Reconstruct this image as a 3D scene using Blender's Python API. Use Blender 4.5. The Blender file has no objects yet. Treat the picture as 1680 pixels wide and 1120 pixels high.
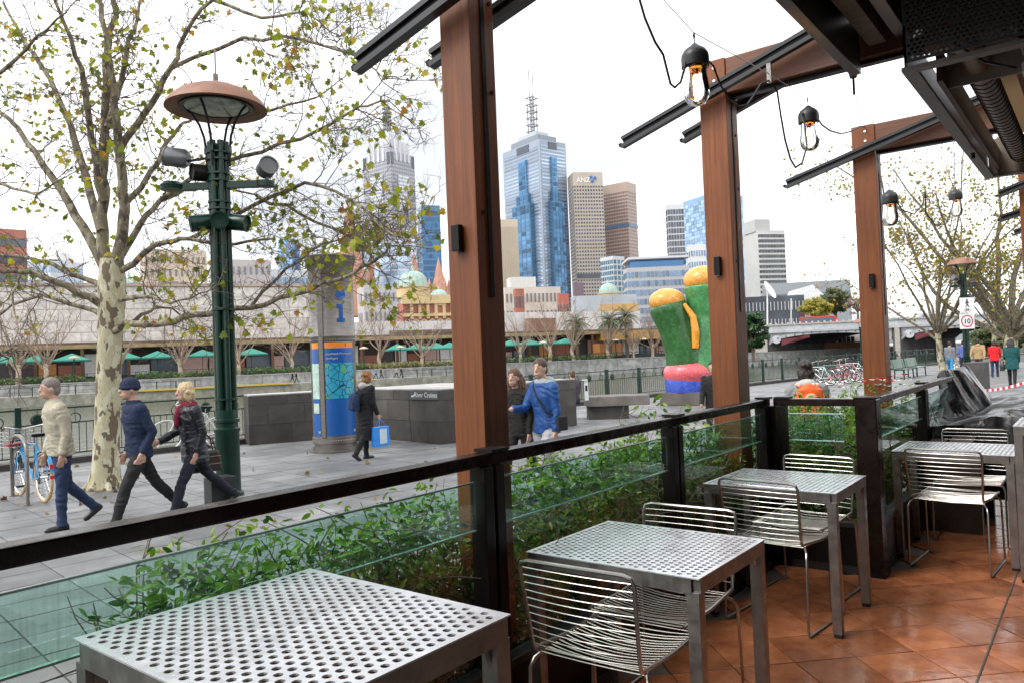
import bpy, bmesh, math, random
import numpy as np
from mathutils import Vector, Matrix, noise
from mathutils.bvhtree import BVHTree
from math import sin, cos, pi, radians, atan, sqrt
random.seed(7)
scene = bpy.context.scene
COL = scene.collection

# ------------------------------------------------------------------ camera, sky, sun, exposure
FPX = 1238.0                                   # focal length in photo pixels (1680 wide)
TH, RO, PT = radians(38.2), radians(2.3), atan(25 / FPX)
CF = Vector((cos(TH) * cos(PT), sin(TH) * cos(PT), sin(PT)))
_r0 = Vector((sin(TH), -cos(TH), 0)); _u0 = _r0.cross(CF)
CR = cos(RO) * _r0 - sin(RO) * _u0
CU = sin(RO) * _r0 + cos(RO) * _u0
CAM = Vector((0, 0, 1.5))
cd = bpy.data.cameras.new('camera'); cam = bpy.data.objects.new('camera', cd); COL.objects.link(cam)
cd.sensor_width = 36; cd.lens = FPX / 1680 * 36; cd.clip_start = 0.05; cd.clip_end = 6000
m = Matrix.Identity(4)
for i in range(3):
    m[i][0], m[i][1], m[i][2], m[i][3] = CR[i], CU[i], -CF[i], CAM[i]
cam.matrix_world = m
scene.camera = cam
w = bpy.data.worlds.new('World'); scene.world = w; w.use_nodes = True
nt = w.node_tree; nt.nodes.clear()
def N(nt, t, **kw):
    n = nt.nodes.new(t)
    for k, v in kw.items(): setattr(n, k, v)
    return n
SUN_EL, SUN_AZ = radians(48), radians(150)     # hidden behind an even cloud deck
sky = N(nt, 'ShaderNodeTexSky', sky_type='NISHITA', sun_disc=False)
sky.sun_elevation = SUN_EL; sky.sun_rotation = pi / 2 - SUN_AZ
sc_ = N(nt, 'ShaderNodeVectorMath', operation='SCALE'); sc_.inputs['Scale'].default_value = 0.10
nt.links.new(sky.outputs[0], sc_.inputs[0])
tc = N(nt, 'ShaderNodeTexCoord'); mp = N(nt, 'ShaderNodeMapping'); mp.inputs['Scale'].default_value = (1.6, 1.6, 5.0)
nz = N(nt, 'ShaderNodeTexNoise'); nz.inputs['Scale'].default_value = 1.5; nz.inputs['Detail'].default_value = 6
cr = N(nt, 'ShaderNodeValToRGB'); cr.color_ramp.elements[0].position = .36; cr.color_ramp.elements[1].position = .60
cr.color_ramp.elements[0].color = (.40, .41, .43, 1); cr.color_ramp.elements[1].color = (1.0, 1.0, 1.0, 1)
mx = N(nt, 'ShaderNodeMix', data_type='RGBA'); mx.inputs[0].default_value = .9
bg = N(nt, 'ShaderNodeBackground'); bg.inputs[1].default_value = 1.0
wo = N(nt, 'ShaderNodeOutputWorld')
nt.links.new(tc.outputs['Generated'], mp.inputs[0]); nt.links.new(mp.outputs[0], nz.inputs[0]); nt.links.new(nz.outputs[0], cr.inputs[0])
nt.links.new(sc_.outputs[0], mx.inputs[6]); nt.links.new(cr.outputs[0], mx.inputs[7]); nt.links.new(mx.outputs[2], bg.inputs[0]); nt.links.new(bg.outputs[0], wo.inputs[0])
sd = bpy.data.lights.new('sun', 'SUN'); sun = bpy.data.objects.new('sun', sd); COL.objects.link(sun)
sd.energy = 1.0; sd.angle = radians(25); sd.color = (1, .97, .93)
sun.rotation_euler = Vector((-cos(SUN_EL) * cos(SUN_AZ), -cos(SUN_EL) * sin(SUN_AZ), -sin(SUN_EL))).to_track_quat('-Z', 'Y').to_euler()
vs = scene.view_settings; vs.view_transform = 'Standard'; vs.look = 'None'; vs.gamma = 1; vs.exposure = 1.36; vs.use_curve_mapping = False
scene.render.engine = 'CYCLES'
scene.cycles.use_denoising = True
scene.cycles.max_bounces = 7; scene.cycles.transparent_max_bounces = 24; scene.cycles.diffuse_bounces = 3; scene.cycles.glossy_bounces = 3
scene.cycles.caustics_reflective = False; scene.cycles.caustics_refractive = False
scene.cycles.sample_clamp_indirect = 6

# ------------------------------------------------------------------ pixel helpers (photo pixels -> places on known surfaces)
G = -0.28                                      # promenade level; terrace floor is 0
WATER = -2.2
def ray(x, y): return CF + CR * ((x - 840) / FPX) - CU * ((y - 560) / FPX)
def atz(x, y, z):
    d = ray(x, y); return CAM + d * ((z - CAM.z) / d.z)
def aty(x, y, Y):
    d = ray(x, y); return CAM + d * (Y / d.y)
def atx(x, y, X):
    d = ray(x, y); return CAM + d * (X / d.x)
def atd(x, y, dep): return CAM + ray(x, y) * dep
def proj(p):
    v = Vector(p) - CAM; d = v.dot(CF)
    return 840 + FPX * v.dot(CR) / d, 560 - FPX * v.dot(CU) / d, d
def atplane(x, y, p0, n):
    d = ray(x, y); return CAM + d * ((Vector(p0) - CAM).dot(n) / d.dot(n))
def ztop(x, y, p):                             # height at which the vertical line through ground point p shows at photo row y
    lo, hi = -30.0, 900.0
    for _ in range(50):
        mid = (lo + hi) / 2
        if proj((p[0], p[1], mid))[1] > y: lo = mid
        else: hi = mid
    return lo

# ------------------------------------------------------------------ object helpers
def tag(o, label=None, cat=None, group=None, kind=None):
    if label: o['label'] = label
    if cat: o['category'] = cat
    if group: o['group'] = group
    if kind: o['kind'] = kind
    return o
def thing(name, label, cat, loc=(0, 0, 0), rz=0, group=None, scale=1):
    o = bpy.data.objects.new(name, None); COL.objects.link(o); o.empty_display_size = .2
    o.location = loc; o.rotation_euler = (0, 0, rz); o.scale = (scale,) * 3
    return tag(o, label, cat, group)
def link(name, me, parent=None, world=False, mat=None):
    o = bpy.data.objects.new(name, me); COL.objects.link(o)
    if mat is not None and not me.materials: me.materials.append(mat)
    if parent is not None:
        o.parent = parent
        if world and parent.parent is None: o.matrix_parent_inverse = parent.matrix_basis.inverted()
    return o
def copy_tree(o, parent=None):
    c = o.copy(); COL.objects.link(c); c.parent = parent
    if parent is not None: c.matrix_parent_inverse = o.matrix_parent_inverse.copy()
    for ch in list(o.children): copy_tree(ch, c)
    return c
class MB:
    def __init__(s): s.v = []; s.f = []; s.mi = []; s.cur = 0
    def add(s, vs, fs):
        b = len(s.v); s.v += [tuple(p) for p in vs]
        for f in fs: s.f.append(tuple(b + i for i in f)); s.mi.append(s.cur)
        return s
    def quad(s, *p): return s.add(p, [tuple(range(len(p)))])
    def hexa(s, p): return s.add(p, [(0, 3, 2, 1), (4, 5, 6, 7), (0, 1, 5, 4), (1, 2, 6, 5), (2, 3, 7, 6), (3, 0, 4, 7)])
    def box(s, x0, x1, y0, y1, z0, z1):
        return s.hexa([(x0, y0, z0), (x1, y0, z0), (x1, y1, z0), (x0, y1, z0), (x0, y0, z1), (x1, y0, z1), (x1, y1, z1), (x0, y1, z1)])
    def obox(s, c, u, v, w):                  # centre and three half-axis vectors
        c, u, v, w = Vector(c), Vector(u), Vector(v), Vector(w)
        if u.cross(v).dot(w) < 0: u = -u
        return s.hexa([c - u - v - w, c + u - v - w, c + u + v - w, c - u + v - w, c - u - v + w, c + u - v + w, c + u + v + w, c - u + v + w])
    def bar(s, a, b, wd, ht, up=(0, 0, 1)):   # rectangular bar a->b
        a, b = Vector(a), Vector(b); d = (b - a); L = d.length; d.normalize()
        up = Vector(up); sd_ = d.cross(up)
        if sd_.length < 1e-4: sd_ = d.cross(Vector((1, 0, 0)))
        sd_.normalize(); u2 = sd_.cross(d)
        return s.obox((a + b) / 2, d * (L / 2), sd_ * (wd / 2), u2 * (ht / 2))
    def tube(s, pts, r, n=8, cap=True, closed=False):
        P = [Vector(p) for p in pts]; k = len(P)
        R = r if isinstance(r, (list, tuple)) else [r] * k
        b = len(s.v); t0 = None
        for i in range(k):
            if closed: t = P[(i + 1) % k] - P[i - 1]
            else: t = P[min(i + 1, k - 1)] - P[max(i - 1, 0)]
            if t.length < 1e-9: t = Vector((0, 0, 1))
            t.normalize()
            if t0 is None:
                a = Vector((0, 0, 1)) if abs(t.z) < .9 else Vector((1, 0, 0))
                x = t.cross(a).normalized()
            else:
                x = (x - t * x.dot(t))
                x = x.normalized() if x.length > 1e-6 else t.orthogonal().normalized()
            y = t.cross(x); t0 = t
            for j in range(n):
                a = 2 * pi * j / n
                s.v.append(tuple(P[i] + (x * cos(a) + y * sin(a)) * R[i]))
        m_ = k if closed else k - 1
        for i in range(m_):
            i2 = (i + 1) % k
            for j in range(n):
                j2 = (j + 1) % n
                s.f.append((b + i * n + j, b + i * n + j2, b + i2 * n + j2, b + i2 * n + j)); s.mi.append(s.cur)
        if cap and not closed:
            s.f.append(tuple(b + j for j in range(n))[::-1]); s.mi.append(s.cur)
            s.f.append(tuple(b + (k - 1) * n + j for j in range(n))); s.mi.append(s.cur)
        return s
    def lathe(s, prof, n=24, c=(0, 0, 0), a0=0, a1=2 * pi):
        b = len(s.v); c = Vector(c); full = abs(a1 - a0 - 2 * pi) < 1e-6; cols = n if full else n + 1
        for r, z in prof:
            for j in range(cols):
                a = a0 + (a1 - a0) * j / n
                s.v.append((c.x + r * cos(a), c.y + r * sin(a), c.z + z))
        for i in range(len(prof) - 1):
            for j in range(n):
                j2 = (j + 1) % cols
                s.f.append((b + i * cols + j, b + i * cols + j2, b + (i + 1) * cols + j2, b + (i + 1) * cols + j)); s.mi.append(s.cur)
        return s
    def ball(s, c, rx, ry=None, rz=None, n=12, m=8, rot=None):
        ry = rx if ry is None else ry; rz = rx if rz is None else rz
        vs = []; c = Vector(c)
        for i in range(m + 1):
            t = pi * i / m
            for j in range(n):
                a = 2 * pi * j / n
                p = Vector((rx * sin(t) * cos(a), ry * sin(t) * sin(a), -rz * cos(t)))
                if rot is not None: p = rot @ p
                vs.append(c + p)
        fs = [(i * n + j, i * n + (j + 1) % n, (i + 1) * n + (j + 1) % n, (i + 1) * n + j) for i in range(m) for j in range(n)]
        return s.add(vs, fs)
    def prism(s, poly, o, u, v, wv):          # 2-D outline in frame (o,u,v), extruded by wv
        o, u, v, wv = map(Vector, (o, u, v, wv)); n = len(poly)
        a = [o + u * p[0] + v * p[1] for p in poly]
        if u.cross(v).dot(wv) > 0: a.reverse()
        return s.add(a + [p + wv for p in a], [tuple(range(n)), tuple(range(2 * n - 1, n - 1, -1))] + [(i, i + n, (i + 1) % n + n, (i + 1) % n) for i in range(n)])
    def mesh(s, name, mats, smooth=False, bevel=0, merge=False):
        me = bpy.data.meshes.new(name); me.from_pydata(s.v, [], s.f)
        for mt in (mats if isinstance(mats, (list, tuple)) else [mats]): me.materials.append(mt)
        if any(s.mi): me.polygons.foreach_set('material_index', s.mi)
        if bevel or merge:
            bm = bmesh.new(); bm.from_mesh(me)
            if merge: bmesh.ops.remove_doubles(bm, verts=bm.verts, dist=1e-5)
            if bevel:
                es = [e for e in bm.edges if len(e.link_faces) == 2 and e.calc_face_angle(0) > .5]
                bmesh.ops.bevel(bm, geom=es, offset=bevel, segments=2, profile=.6, affect='EDGES', clamp_overlap=True)
            bm.to_mesh(me); bm.free()
        if smooth:
            me.polygons.foreach_set('use_smooth', [True] * len(me.polygons))
            try: me.set_sharp_from_angle(angle=radians(40))
            except Exception: pass
        me.update(); return me
    def build(s, name, mats, parent=None, world=False, smooth=False, bevel=0, merge=False):
        return link(name, s.mesh(name, mats, smooth, bevel, merge), parent, world)
def struct(o): o['kind'] = 'structure'; return o
def stuff(o): o['kind'] = 'stuff'; return o
def rot2(x, y, a): return x * cos(a) - y * sin(a), x * sin(a) + y * cos(a)

# ------------------------------------------------------------------ materials
MATS = {}
def principled(name):
    mt = bpy.data.materials.new(name); mt.use_nodes = True; t = mt.node_tree
    return mt, t, t.nodes['Principled BSDF']
def M(name, col, rough=.6, metal=0, var=.18, scale=3.0, bump=0, bscale=60, rnd=0, coords='Object', stretch=(1, 1, 1), col2=None, rvar=0, spec=.5, coat=0, detail=5, island=False, dirt=0, spots=0):
    if name in MATS: return MATS[name]
    mt, t, b = principled(name)
    tc = N(t, 'ShaderNodeTexCoord'); mp = N(t, 'ShaderNodeMapping'); mp.inputs['Scale'].default_value = stretch
    csrc = N(t, 'ShaderNodeNewGeometry').outputs['Position'] if coords == 'World' else tc.outputs[coords]
    t.links.new(csrc, mp.inputs[0])
    nz = N(t, 'ShaderNodeTexNoise'); nz.inputs['Scale'].default_value = scale; nz.inputs['Detail'].default_value = detail; nz.inputs['Roughness'].default_value = .65
    t.links.new(mp.outputs[0], nz.inputs[0])
    rp = N(t, 'ShaderNodeValToRGB'); rp.color_ramp.elements[0].position = .3; rp.color_ramp.elements[1].position = .7
    c0 = tuple(c * (1 - var) for c in col); c1 = tuple(min(1, c * (1 + var)) for c in (col2 or col))
    rp.color_ramp.elements[0].color = (*c0, 1); rp.color_ramp.elements[1].color = (*c1, 1)
    t.links.new(nz.outputs[0], rp.inputs[0]); out = rp.outputs[0]
    if rnd or island:
        hs = N(t, 'ShaderNodeHueSaturation')
        mr = N(t, 'ShaderNodeMapRange'); mr.inputs[3].default_value = 1 - rnd; mr.inputs[4].default_value = 1 + rnd
        if island:
            gi = N(t, 'ShaderNodeNewGeometry'); oi = N(t, 'ShaderNodeObjectInfo')
            ad = N(t, 'ShaderNodeMath', operation='ADD'); fr = N(t, 'ShaderNodeMath', operation='FRACT')
            t.links.new(gi.outputs['Random Per Island'], ad.inputs[0]); t.links.new(oi.outputs['Random'], ad.inputs[1]); t.links.new(ad.outputs[0], fr.inputs[0]); src = fr.outputs[0]
        else:
            oi = N(t, 'ShaderNodeObjectInfo'); src = oi.outputs['Random']
        t.links.new(src, mr.inputs[0]); t.links.new(mr.outputs[0], hs.inputs['Value']); t.links.new(out, hs.inputs['Color']); out = hs.outputs[0]
    if dirt:
        n2 = N(t, 'ShaderNodeTexNoise'); n2.inputs['Scale'].default_value = 1.3; n2.inputs['Detail'].default_value = 8; t.links.new(csrc, n2.inputs[0])
        r2 = N(t, 'ShaderNodeValToRGB'); r2.color_ramp.elements[0].position = .42; r2.color_ramp.elements[1].position = .62
        r2.color_ramp.elements[0].color = (1 - dirt,) * 3 + (1,); r2.color_ramp.elements[1].color = (1, 1, 1, 1)
        t.links.new(n2.outputs[0], r2.inputs[0]); mm = N(t, 'ShaderNodeMix', data_type='RGBA', blend_type='MULTIPLY'); mm.inputs[0].default_value = 1
        t.links.new(out, mm.inputs[6]); t.links.new(r2.outputs[0], mm.inputs[7]); out = mm.outputs[2]
    if spots:                                  # trodden gum and drips
        vo = N(t, 'ShaderNodeTexVoronoi'); vo.inputs['Scale'].default_value = 3.2; vo.inputs['Randomness'].default_value = 1; t.links.new(csrc, vo.inputs[0])
        sp3 = N(t, 'ShaderNodeSeparateColor'); t.links.new(vo.outputs['Color'], sp3.inputs[0]); rr_ = N(t, 'ShaderNodeMapRange'); rr_.inputs[3].default_value = -.05; rr_.inputs[4].default_value = .11; t.links.new(sp3.outputs[0], rr_.inputs[0])
        lt_ = N(t, 'ShaderNodeMath', operation='LESS_THAN'); t.links.new(vo.outputs['Distance'], lt_.inputs[0]); t.links.new(rr_.outputs[0], lt_.inputs[1]); ml_ = N(t, 'ShaderNodeMath', operation='MULTIPLY'); ml_.inputs[1].default_value = spots; t.links.new(lt_.outputs[0], ml_.inputs[0])
        mg = N(t, 'ShaderNodeMix', data_type='RGBA'); mg.inputs[7].default_value = (.05, .05, .05, 1); t.links.new(ml_.outputs[0], mg.inputs[0]); t.links.new(out, mg.inputs[6]); out = mg.outputs[2]
    t.links.new(out, b.inputs['Base Color'])
    b.inputs['Roughness'].default_value = rough; b.inputs['Metallic'].default_value = metal; b.inputs['Specular IOR Level'].default_value = spec
    b.inputs['Coat Weight'].default_value = coat
    if rvar:
        mr = N(t, 'ShaderNodeMapRange'); mr.inputs[1].default_value = .3; mr.inputs[2].default_value = .7; mr.inputs[3].default_value = max(.02, rough - rvar); mr.inputs[4].default_value = min(1, rough + rvar)
        n3 = N(t, 'ShaderNodeTexNoise'); n3.inputs['Scale'].default_value = scale * 1.7; n3.inputs['Detail'].default_value = 4; t.links.new(csrc, n3.inputs[0])
        t.links.new(n3.outputs[0], mr.inputs[0]); t.links.new(mr.outputs[0], b.inputs['Roughness'])
    if bump:
        nb = N(t, 'ShaderNodeTexNoise'); nb.inputs['Scale'].default_value = bscale; nb.inputs['Detail'].default_value = 4; t.links.new(mp.outputs[0], nb.inputs[0])
        bp = N(t, 'ShaderNodeBump'); bp.inputs['Strength'].default_value = bump; bp.inputs['Distance'].default_value = .02
        t.links.new(nb.outputs[0], bp.inputs['Height']); t.links.new(bp.outputs[0], b.inputs['Normal'])
    MATS[name] = mt; return mt
def leafmat(name, ramp, trans=.45, rough=.45):
    mt, t, b = principled(name); MATS[name] = mt
    gi = N(t, 'ShaderNodeNewGeometry'); oi = N(t, 'ShaderNodeObjectInfo'); ad = N(t, 'ShaderNodeMath', operation='ADD'); fr = N(t, 'ShaderNodeMath', operation='FRACT')
    t.links.new(gi.outputs['Random Per Island'], ad.inputs[0]); t.links.new(oi.outputs['Random'], ad.inputs[1]); t.links.new(ad.outputs[0], fr.inputs[0])
    rp = N(t, 'ShaderNodeValToRGB'); els = rp.color_ramp.elements
    for i, (p, c) in enumerate(ramp):
        e = els[i] if i < 2 else els.new(p)
        e.position = p; e.color = (*c, 1)
    t.links.new(fr.outputs[0], rp.inputs[0]); t.links.new(rp.outputs[0], b.inputs['Base Color']); b.inputs['Roughness'].default_value = rough
    tr = N(t, 'ShaderNodeBsdfTranslucent'); ms = N(t, 'ShaderNodeMixShader'); ms.inputs[0].default_value = trans
    t.links.new(rp.outputs[0], tr.inputs[0]); o = t.nodes['Material Output']
    t.links.new(b.outputs[0], ms.inputs[1]); t.links.new(tr.outputs[0], ms.inputs[2]); t.links.new(ms.outputs[0], o.inputs[0])
    return mt
def glassmat(name, tint, gloss=.06, rough=.01, streak=0):
    mt = bpy.data.materials.new(name); mt.use_nodes = True; t = mt.node_tree; t.nodes.clear(); MATS[name] = mt
    tr = N(t, 'ShaderNodeBsdfTransparent'); tr.inputs[0].default_value = (*tint, 1)
    gl = N(t, 'ShaderNodeBsdfGlossy'); gl.inputs['Roughness'].default_value = rough
    ge = N(t, 'ShaderNodeNewGeometry'); dt = N(t, 'ShaderNodeVectorMath', operation='DOT_PRODUCT'); t.links.new(ge.outputs['Incoming'], dt.inputs[0]); t.links.new(ge.outputs['Normal'], dt.inputs[1])
    ab_ = N(t, 'ShaderNodeMath', operation='ABSOLUTE'); t.links.new(dt.outputs['Value'], ab_.inputs[0]); iv = N(t, 'ShaderNodeMath', operation='SUBTRACT'); iv.inputs[0].default_value = 1; t.links.new(ab_.outputs[0], iv.inputs[1])
    pw5 = N(t, 'ShaderNodeMath', operation='POWER'); pw5.inputs[1].default_value = 5; t.links.new(iv.outputs[0], pw5.inputs[0]); lw = N(t, 'ShaderNodeMath', operation='MULTIPLY_ADD'); lw.inputs[1].default_value = .96; lw.inputs[2].default_value = .04; t.links.new(pw5.outputs[0], lw.inputs[0])
    mr = N(t, 'ShaderNodeMath', operation='ADD'); mr.inputs[1].default_value = gloss
    t.links.new(lw.outputs[0], mr.inputs[0]); ms = N(t, 'ShaderNodeMixShader'); t.links.new(mr.outputs[0], ms.inputs[0])
    t.links.new(tr.outputs[0], ms.inputs[1]); t.links.new(gl.outputs[0], ms.inputs[2]); last = ms.outputs[0]
    if streak:                                 # dried rain marks
        tc = N(t, 'ShaderNodeTexCoord'); mp = N(t, 'ShaderNodeMapping'); mp.inputs['Scale'].default_value = (60, 60, 2.0); t.links.new(tc.outputs['Object'], mp.inputs[0])
        nz = N(t, 'ShaderNodeTexNoise'); nz.inputs['Scale'].default_value = 2; nz.inputs['Detail'].default_value = 4; t.links.new(mp.outputs[0], nz.inputs[0])
        rp = N(t, 'ShaderNodeMapRange'); rp.inputs[1].default_value = .48; rp.inputs[2].default_value = .75; rp.inputs[4].default_value = streak; t.links.new(nz.outputs[0], rp.inputs[0])
        df = N(t, 'ShaderNodeBsdfDiffuse'); df.inputs[0].default_value = (.55, .68, .64, 1); m2 = N(t, 'ShaderNodeMixShader')
        t.links.new(rp.outputs[0], m2.inputs[0]); t.links.new(last, m2.inputs[1]); t.links.new(df.outputs[0], m2.inputs[2]); last = m2.outputs[0]
    o = N(t, 'ShaderNodeOutputMaterial'); t.links.new(last, o.inputs[0]); return mt
def emitmat(name, col, st):
    mt, t, b = principled(name); b.inputs['Base Color'].default_value = (*col, 1); b.inputs['Emission Color'].default_value = (*col, 1); b.inputs['Emission Strength'].default_value = st
    MATS[name] = mt; return mt
def barkmat(name, base, dark, pale, scale=5):
    mt, t, b = principled(name); MATS[name] = mt
    tc = N(t, 'ShaderNodeTexCoord'); mp = N(t, 'ShaderNodeMapping'); mp.inputs['Scale'].default_value = (1.5, 1.5, .75); t.links.new(tc.outputs['Object'], mp.inputs[0])
    def ramp(sc, p0, p1, seed, w=0):
        nz = N(t, 'ShaderNodeTexNoise'); nz.inputs['Scale'].default_value = sc; nz.inputs['Detail'].default_value = 3; nz.inputs['Roughness'].default_value = .5
        of = N(t, 'ShaderNodeVectorMath', operation='ADD'); of.inputs[1].default_value = (seed, seed * 2, seed); t.links.new(mp.outputs[0], of.inputs[0]); t.links.new(of.outputs[0], nz.inputs[0])
        r = N(t, 'ShaderNodeMapRange'); r.inputs[1].default_value = p0; r.inputs[2].default_value = p1; t.links.new(nz.outputs[0], r.inputs[0]); return r.outputs[0]
    f1 = ramp(scale, .555, .575, 1); f2 = ramp(scale * 1.2, .54, .57, 9); f3 = ramp(scale * 6, .3, .7, 4)
    def mix(f, a, bb):
        mx = N(t, 'ShaderNodeMix', data_type='RGBA'); t.links.new(f, mx.inputs[0])
        for k, x in ((6, a), (7, bb)):
            if isinstance(x, tuple): mx.inputs[k].default_value = (*x, 1)
            else: t.links.new(x, mx.inputs[k])
        return mx.outputs[2]
    c = mix(f3, tuple(x * .85 for x in base), tuple(min(1, x * 1.1) for x in base)); c = mix(f2, c, pale); c = mix(f1, c, dark)
    t.links.new(c, b.inputs['Base Color']); b.inputs['Roughness'].default_value = .8
    bp = N(t, 'ShaderNodeBump'); bp.inputs['Strength'].default_value = .5; bp.inputs['Distance'].default_value = .012; bp.invert = True
    t.links.new(f1, bp.inputs['Height']); t.links.new(bp.outputs[0], b.inputs['Normal']); return mt
def woodmat(name, c0, c1, rough=.5, axis=2, rnd=.1):
    mt, t, b = principled(name); MATS[name] = mt
    tc = N(t, 'ShaderNodeTexCoord'); mp = N(t, 'ShaderNodeMapping'); s = [28.0] * 3; s[axis] = 1.2; mp.inputs['Scale'].default_value = s; t.links.new(tc.outputs['Object'], mp.inputs[0])
    nz = N(t, 'ShaderNodeTexNoise'); nz.inputs['Scale'].default_value = 1.6; nz.inputs['Detail'].default_value = 8; nz.inputs['Roughness'].default_value = .7; nz.inputs['Distortion'].default_value = .6; t.links.new(mp.outputs[0], nz.inputs[0])
    rp = N(t, 'ShaderNodeValToRGB'); rp.color_ramp.elements[0].position = .28; rp.color_ramp.elements[1].position = .72; rp.color_ramp.elements[0].color = (*c0, 1); rp.color_ramp.elements[1].color = (*c1, 1); t.links.new(nz.outputs[0], rp.inputs[0])
    n2 = N(t, 'ShaderNodeTexNoise'); n2.inputs['Scale'].default_value = 1.1; n2.inputs['Detail'].default_value = 3; t.links.new(tc.outputs['Object'], n2.inputs[0])
    mr = N(t, 'ShaderNodeMapRange'); mr.inputs[1].default_value = .3; mr.inputs[2].default_value = .7; mr.inputs[3].default_value = .72; mr.inputs[4].default_value = 1.15; t.links.new(n2.outputs[0], mr.inputs[0])
    hs = N(t, 'ShaderNodeHueSaturation'); t.links.new(mr.outputs[0], hs.inputs['Value']); t.links.new(rp.outputs[0], hs.inputs['Color']); t.links.new(hs.outputs[0], b.inputs['Base Color'])
    b.inputs['Roughness'].default_value = rough
    bp = N(t, 'ShaderNodeBump'); bp.inputs['Strength'].default_value = .25; bp.inputs['Distance'].default_value = .004; t.links.new(nz.outputs[0], bp.inputs['Height']); t.links.new(bp.outputs[0], b.inputs['Normal'])
    return mt
m_pave = M('bluestone paving', (.205, .207, .21), .55, var=.22, scale=2.2, bump=.25, bscale=90, rnd=.16, dirt=.32, rvar=.12, coords='World', spots=.5)
m_joint = M('paving joint', (.07, .07, .07), .9)
m_tile = M('terracotta tile', (.50, .145, .058), .10, var=.28, scale=5, bump=.05, bscale=25, rnd=.28, col2=(.60, .225, .10), rvar=.09, dirt=.3, coords='World')
m_grout = M('grout', (.17, .13, .11), .8)
m_stone = M('bluestone block', (.075, .068, .062), .75, var=.25, scale=4, bump=.4, bscale=70, rnd=.2, dirt=.3, coords='World')
m_cap = M('pale coping', (.42, .41, .39), .7, var=.2, scale=3, bump=.2, bscale=60, dirt=.2)
m_conc = M('river wall concrete', (.30, .30, .29), .85, var=.2, scale=.5, dirt=.35)
m_wood = woodmat('red timber', (.12, .028, .004), (.28, .080, .011), .5)
m_woodb = woodmat('red timber beam', (.10, .034, .014), (.20, .075, .032), .5, axis=1)
m_wooddk = woodmat('dark timber', (.03, .02, .014), (.075, .045, .03), .6, axis=0)
m_black = M('black steel', (.010, .008, .0075), .4, var=.25, rvar=.12, spec=.2)
m_rail = M('dark brown handrail', (.013, .007, .0055), .25, var=.3, scale=9, rvar=.12, spec=.25)
m_dkgrey = M('dark grey steel', (.028, .029, .031), .4, var=.2)
m_galv = M('galvanised steel', (.30, .285, .27), .42, metal=.85, var=.22, scale=14, rvar=.14, bump=.05, bscale=30)
m_galvtop = M('galvanised table top', (.72, .74, .77), .30, metal=.5, var=.14, scale=11, rvar=.10)
m_wire = M('stainless wire', (.42, .40, .37), .3, metal=.95, var=.12, scale=8)
m_green = M('heritage green paint', (.004, .028, .018), .32, var=.25, scale=4, spec=.4)
m_copper = M('brown lamp dome', (.30, .145, .095), .55, var=.22, scale=4, dirt=.2)
m_steel = M('brushed steel', (.20, .185, .17), .38, metal=.7, var=.2, scale=3, stretch=(1, 1, 6))
m_bark = barkmat('plane tree bark', (.47, .43, .28), (.15, .115, .075), (.57, .55, .40))
m_twig = M('twig bark', (.12, .09, .07), .85, var=.3)
m_limb = barkmat('plane limb bark', (.19, .16, .105), (.085, .068, .05), (.30, .27, .18), 7)
m_leaf = leafmat('plane tree leaf', [(0, (.09, .13, .012)), (.35, (.23, .28, .018)), (.7, (.38, .40, .03)), (.88, (.50, .38, .03)), (1, (.36, .15, .03))], .6)
m_leafaut = leafmat('autumn plane leaf', [(0, (.14, .20, .015)), (.4, (.26, .28, .02)), (.65, (.42, .34, .03)), (.85, (.48, .26, .03)), (1, (.33, .12, .03))], .5)
m_hedge = leafmat('hedge leaf', [(0, (.02, .07, .012)), (.45, (.06, .17, .018)), (.8, (.14, .30, .03)), (.93, (.26, .38, .05)), (1, (.20, .12, .04))], .5, .3)
m_hedgenew = leafmat('fresh hedge leaf', [(0, (.10, .24, .02)), (.6, (.20, .36, .03)), (1, (.32, .44, .05))], .4, .35)
m_glassg = glassmat('green edge glass', (.76, .925, .875), .03, streak=.15)
m_glassc = glassmat('clear glass', (.94, .96, .94), .0)
m_glassb = glassmat('lamp glass', (.90, .89, .86), .10)
m_jar, t_, b_ = principled('jar glass'); b_.inputs['Transmission Weight'].default_value = 1; b_.inputs['Roughness'].default_value = .0; b_.inputs['IOR'].default_value = 1.47; b_.inputs['Base Color'].default_value = (.96, .96, .95, 1)
m_white = M('white paint', (.75, .75, .73), .5, var=.06)
m_rubber = M('rubber', (.02, .02, .02), .7)
m_chrome = M('chrome', (.7, .7, .7), .15, metal=1, var=.05)
m_glow = emitmat('glowing filament', (1.0, .55, .16), 22)
m_soil = M('soil', (.055, .035, .022), .95, var=.5, scale=18, bump=.8, bscale=30)

# ================================================================== SETTING
UA = radians(-7.0)                              # the promenade runs 7 degrees off the terrace rail
UX, UY = Vector((cos(UA), sin(UA), 0)), Vector((-sin(UA), cos(UA), 0))
def edgeY(X): return 16.6 - .123 * (X - 8.85)   # river edge of the promenade
b = MB(); e0, e1 = -60, 190
b.prism([(e0, -80), (e1, -80), (e1, edgeY(e1)), (e0, edgeY(e0))], (0, 0, -3), (1, 0, 0), (0, 1, 0), (0, 0, 3 + G - .012))
promenade = struct(b.build('promenade', m_joint))
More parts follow.
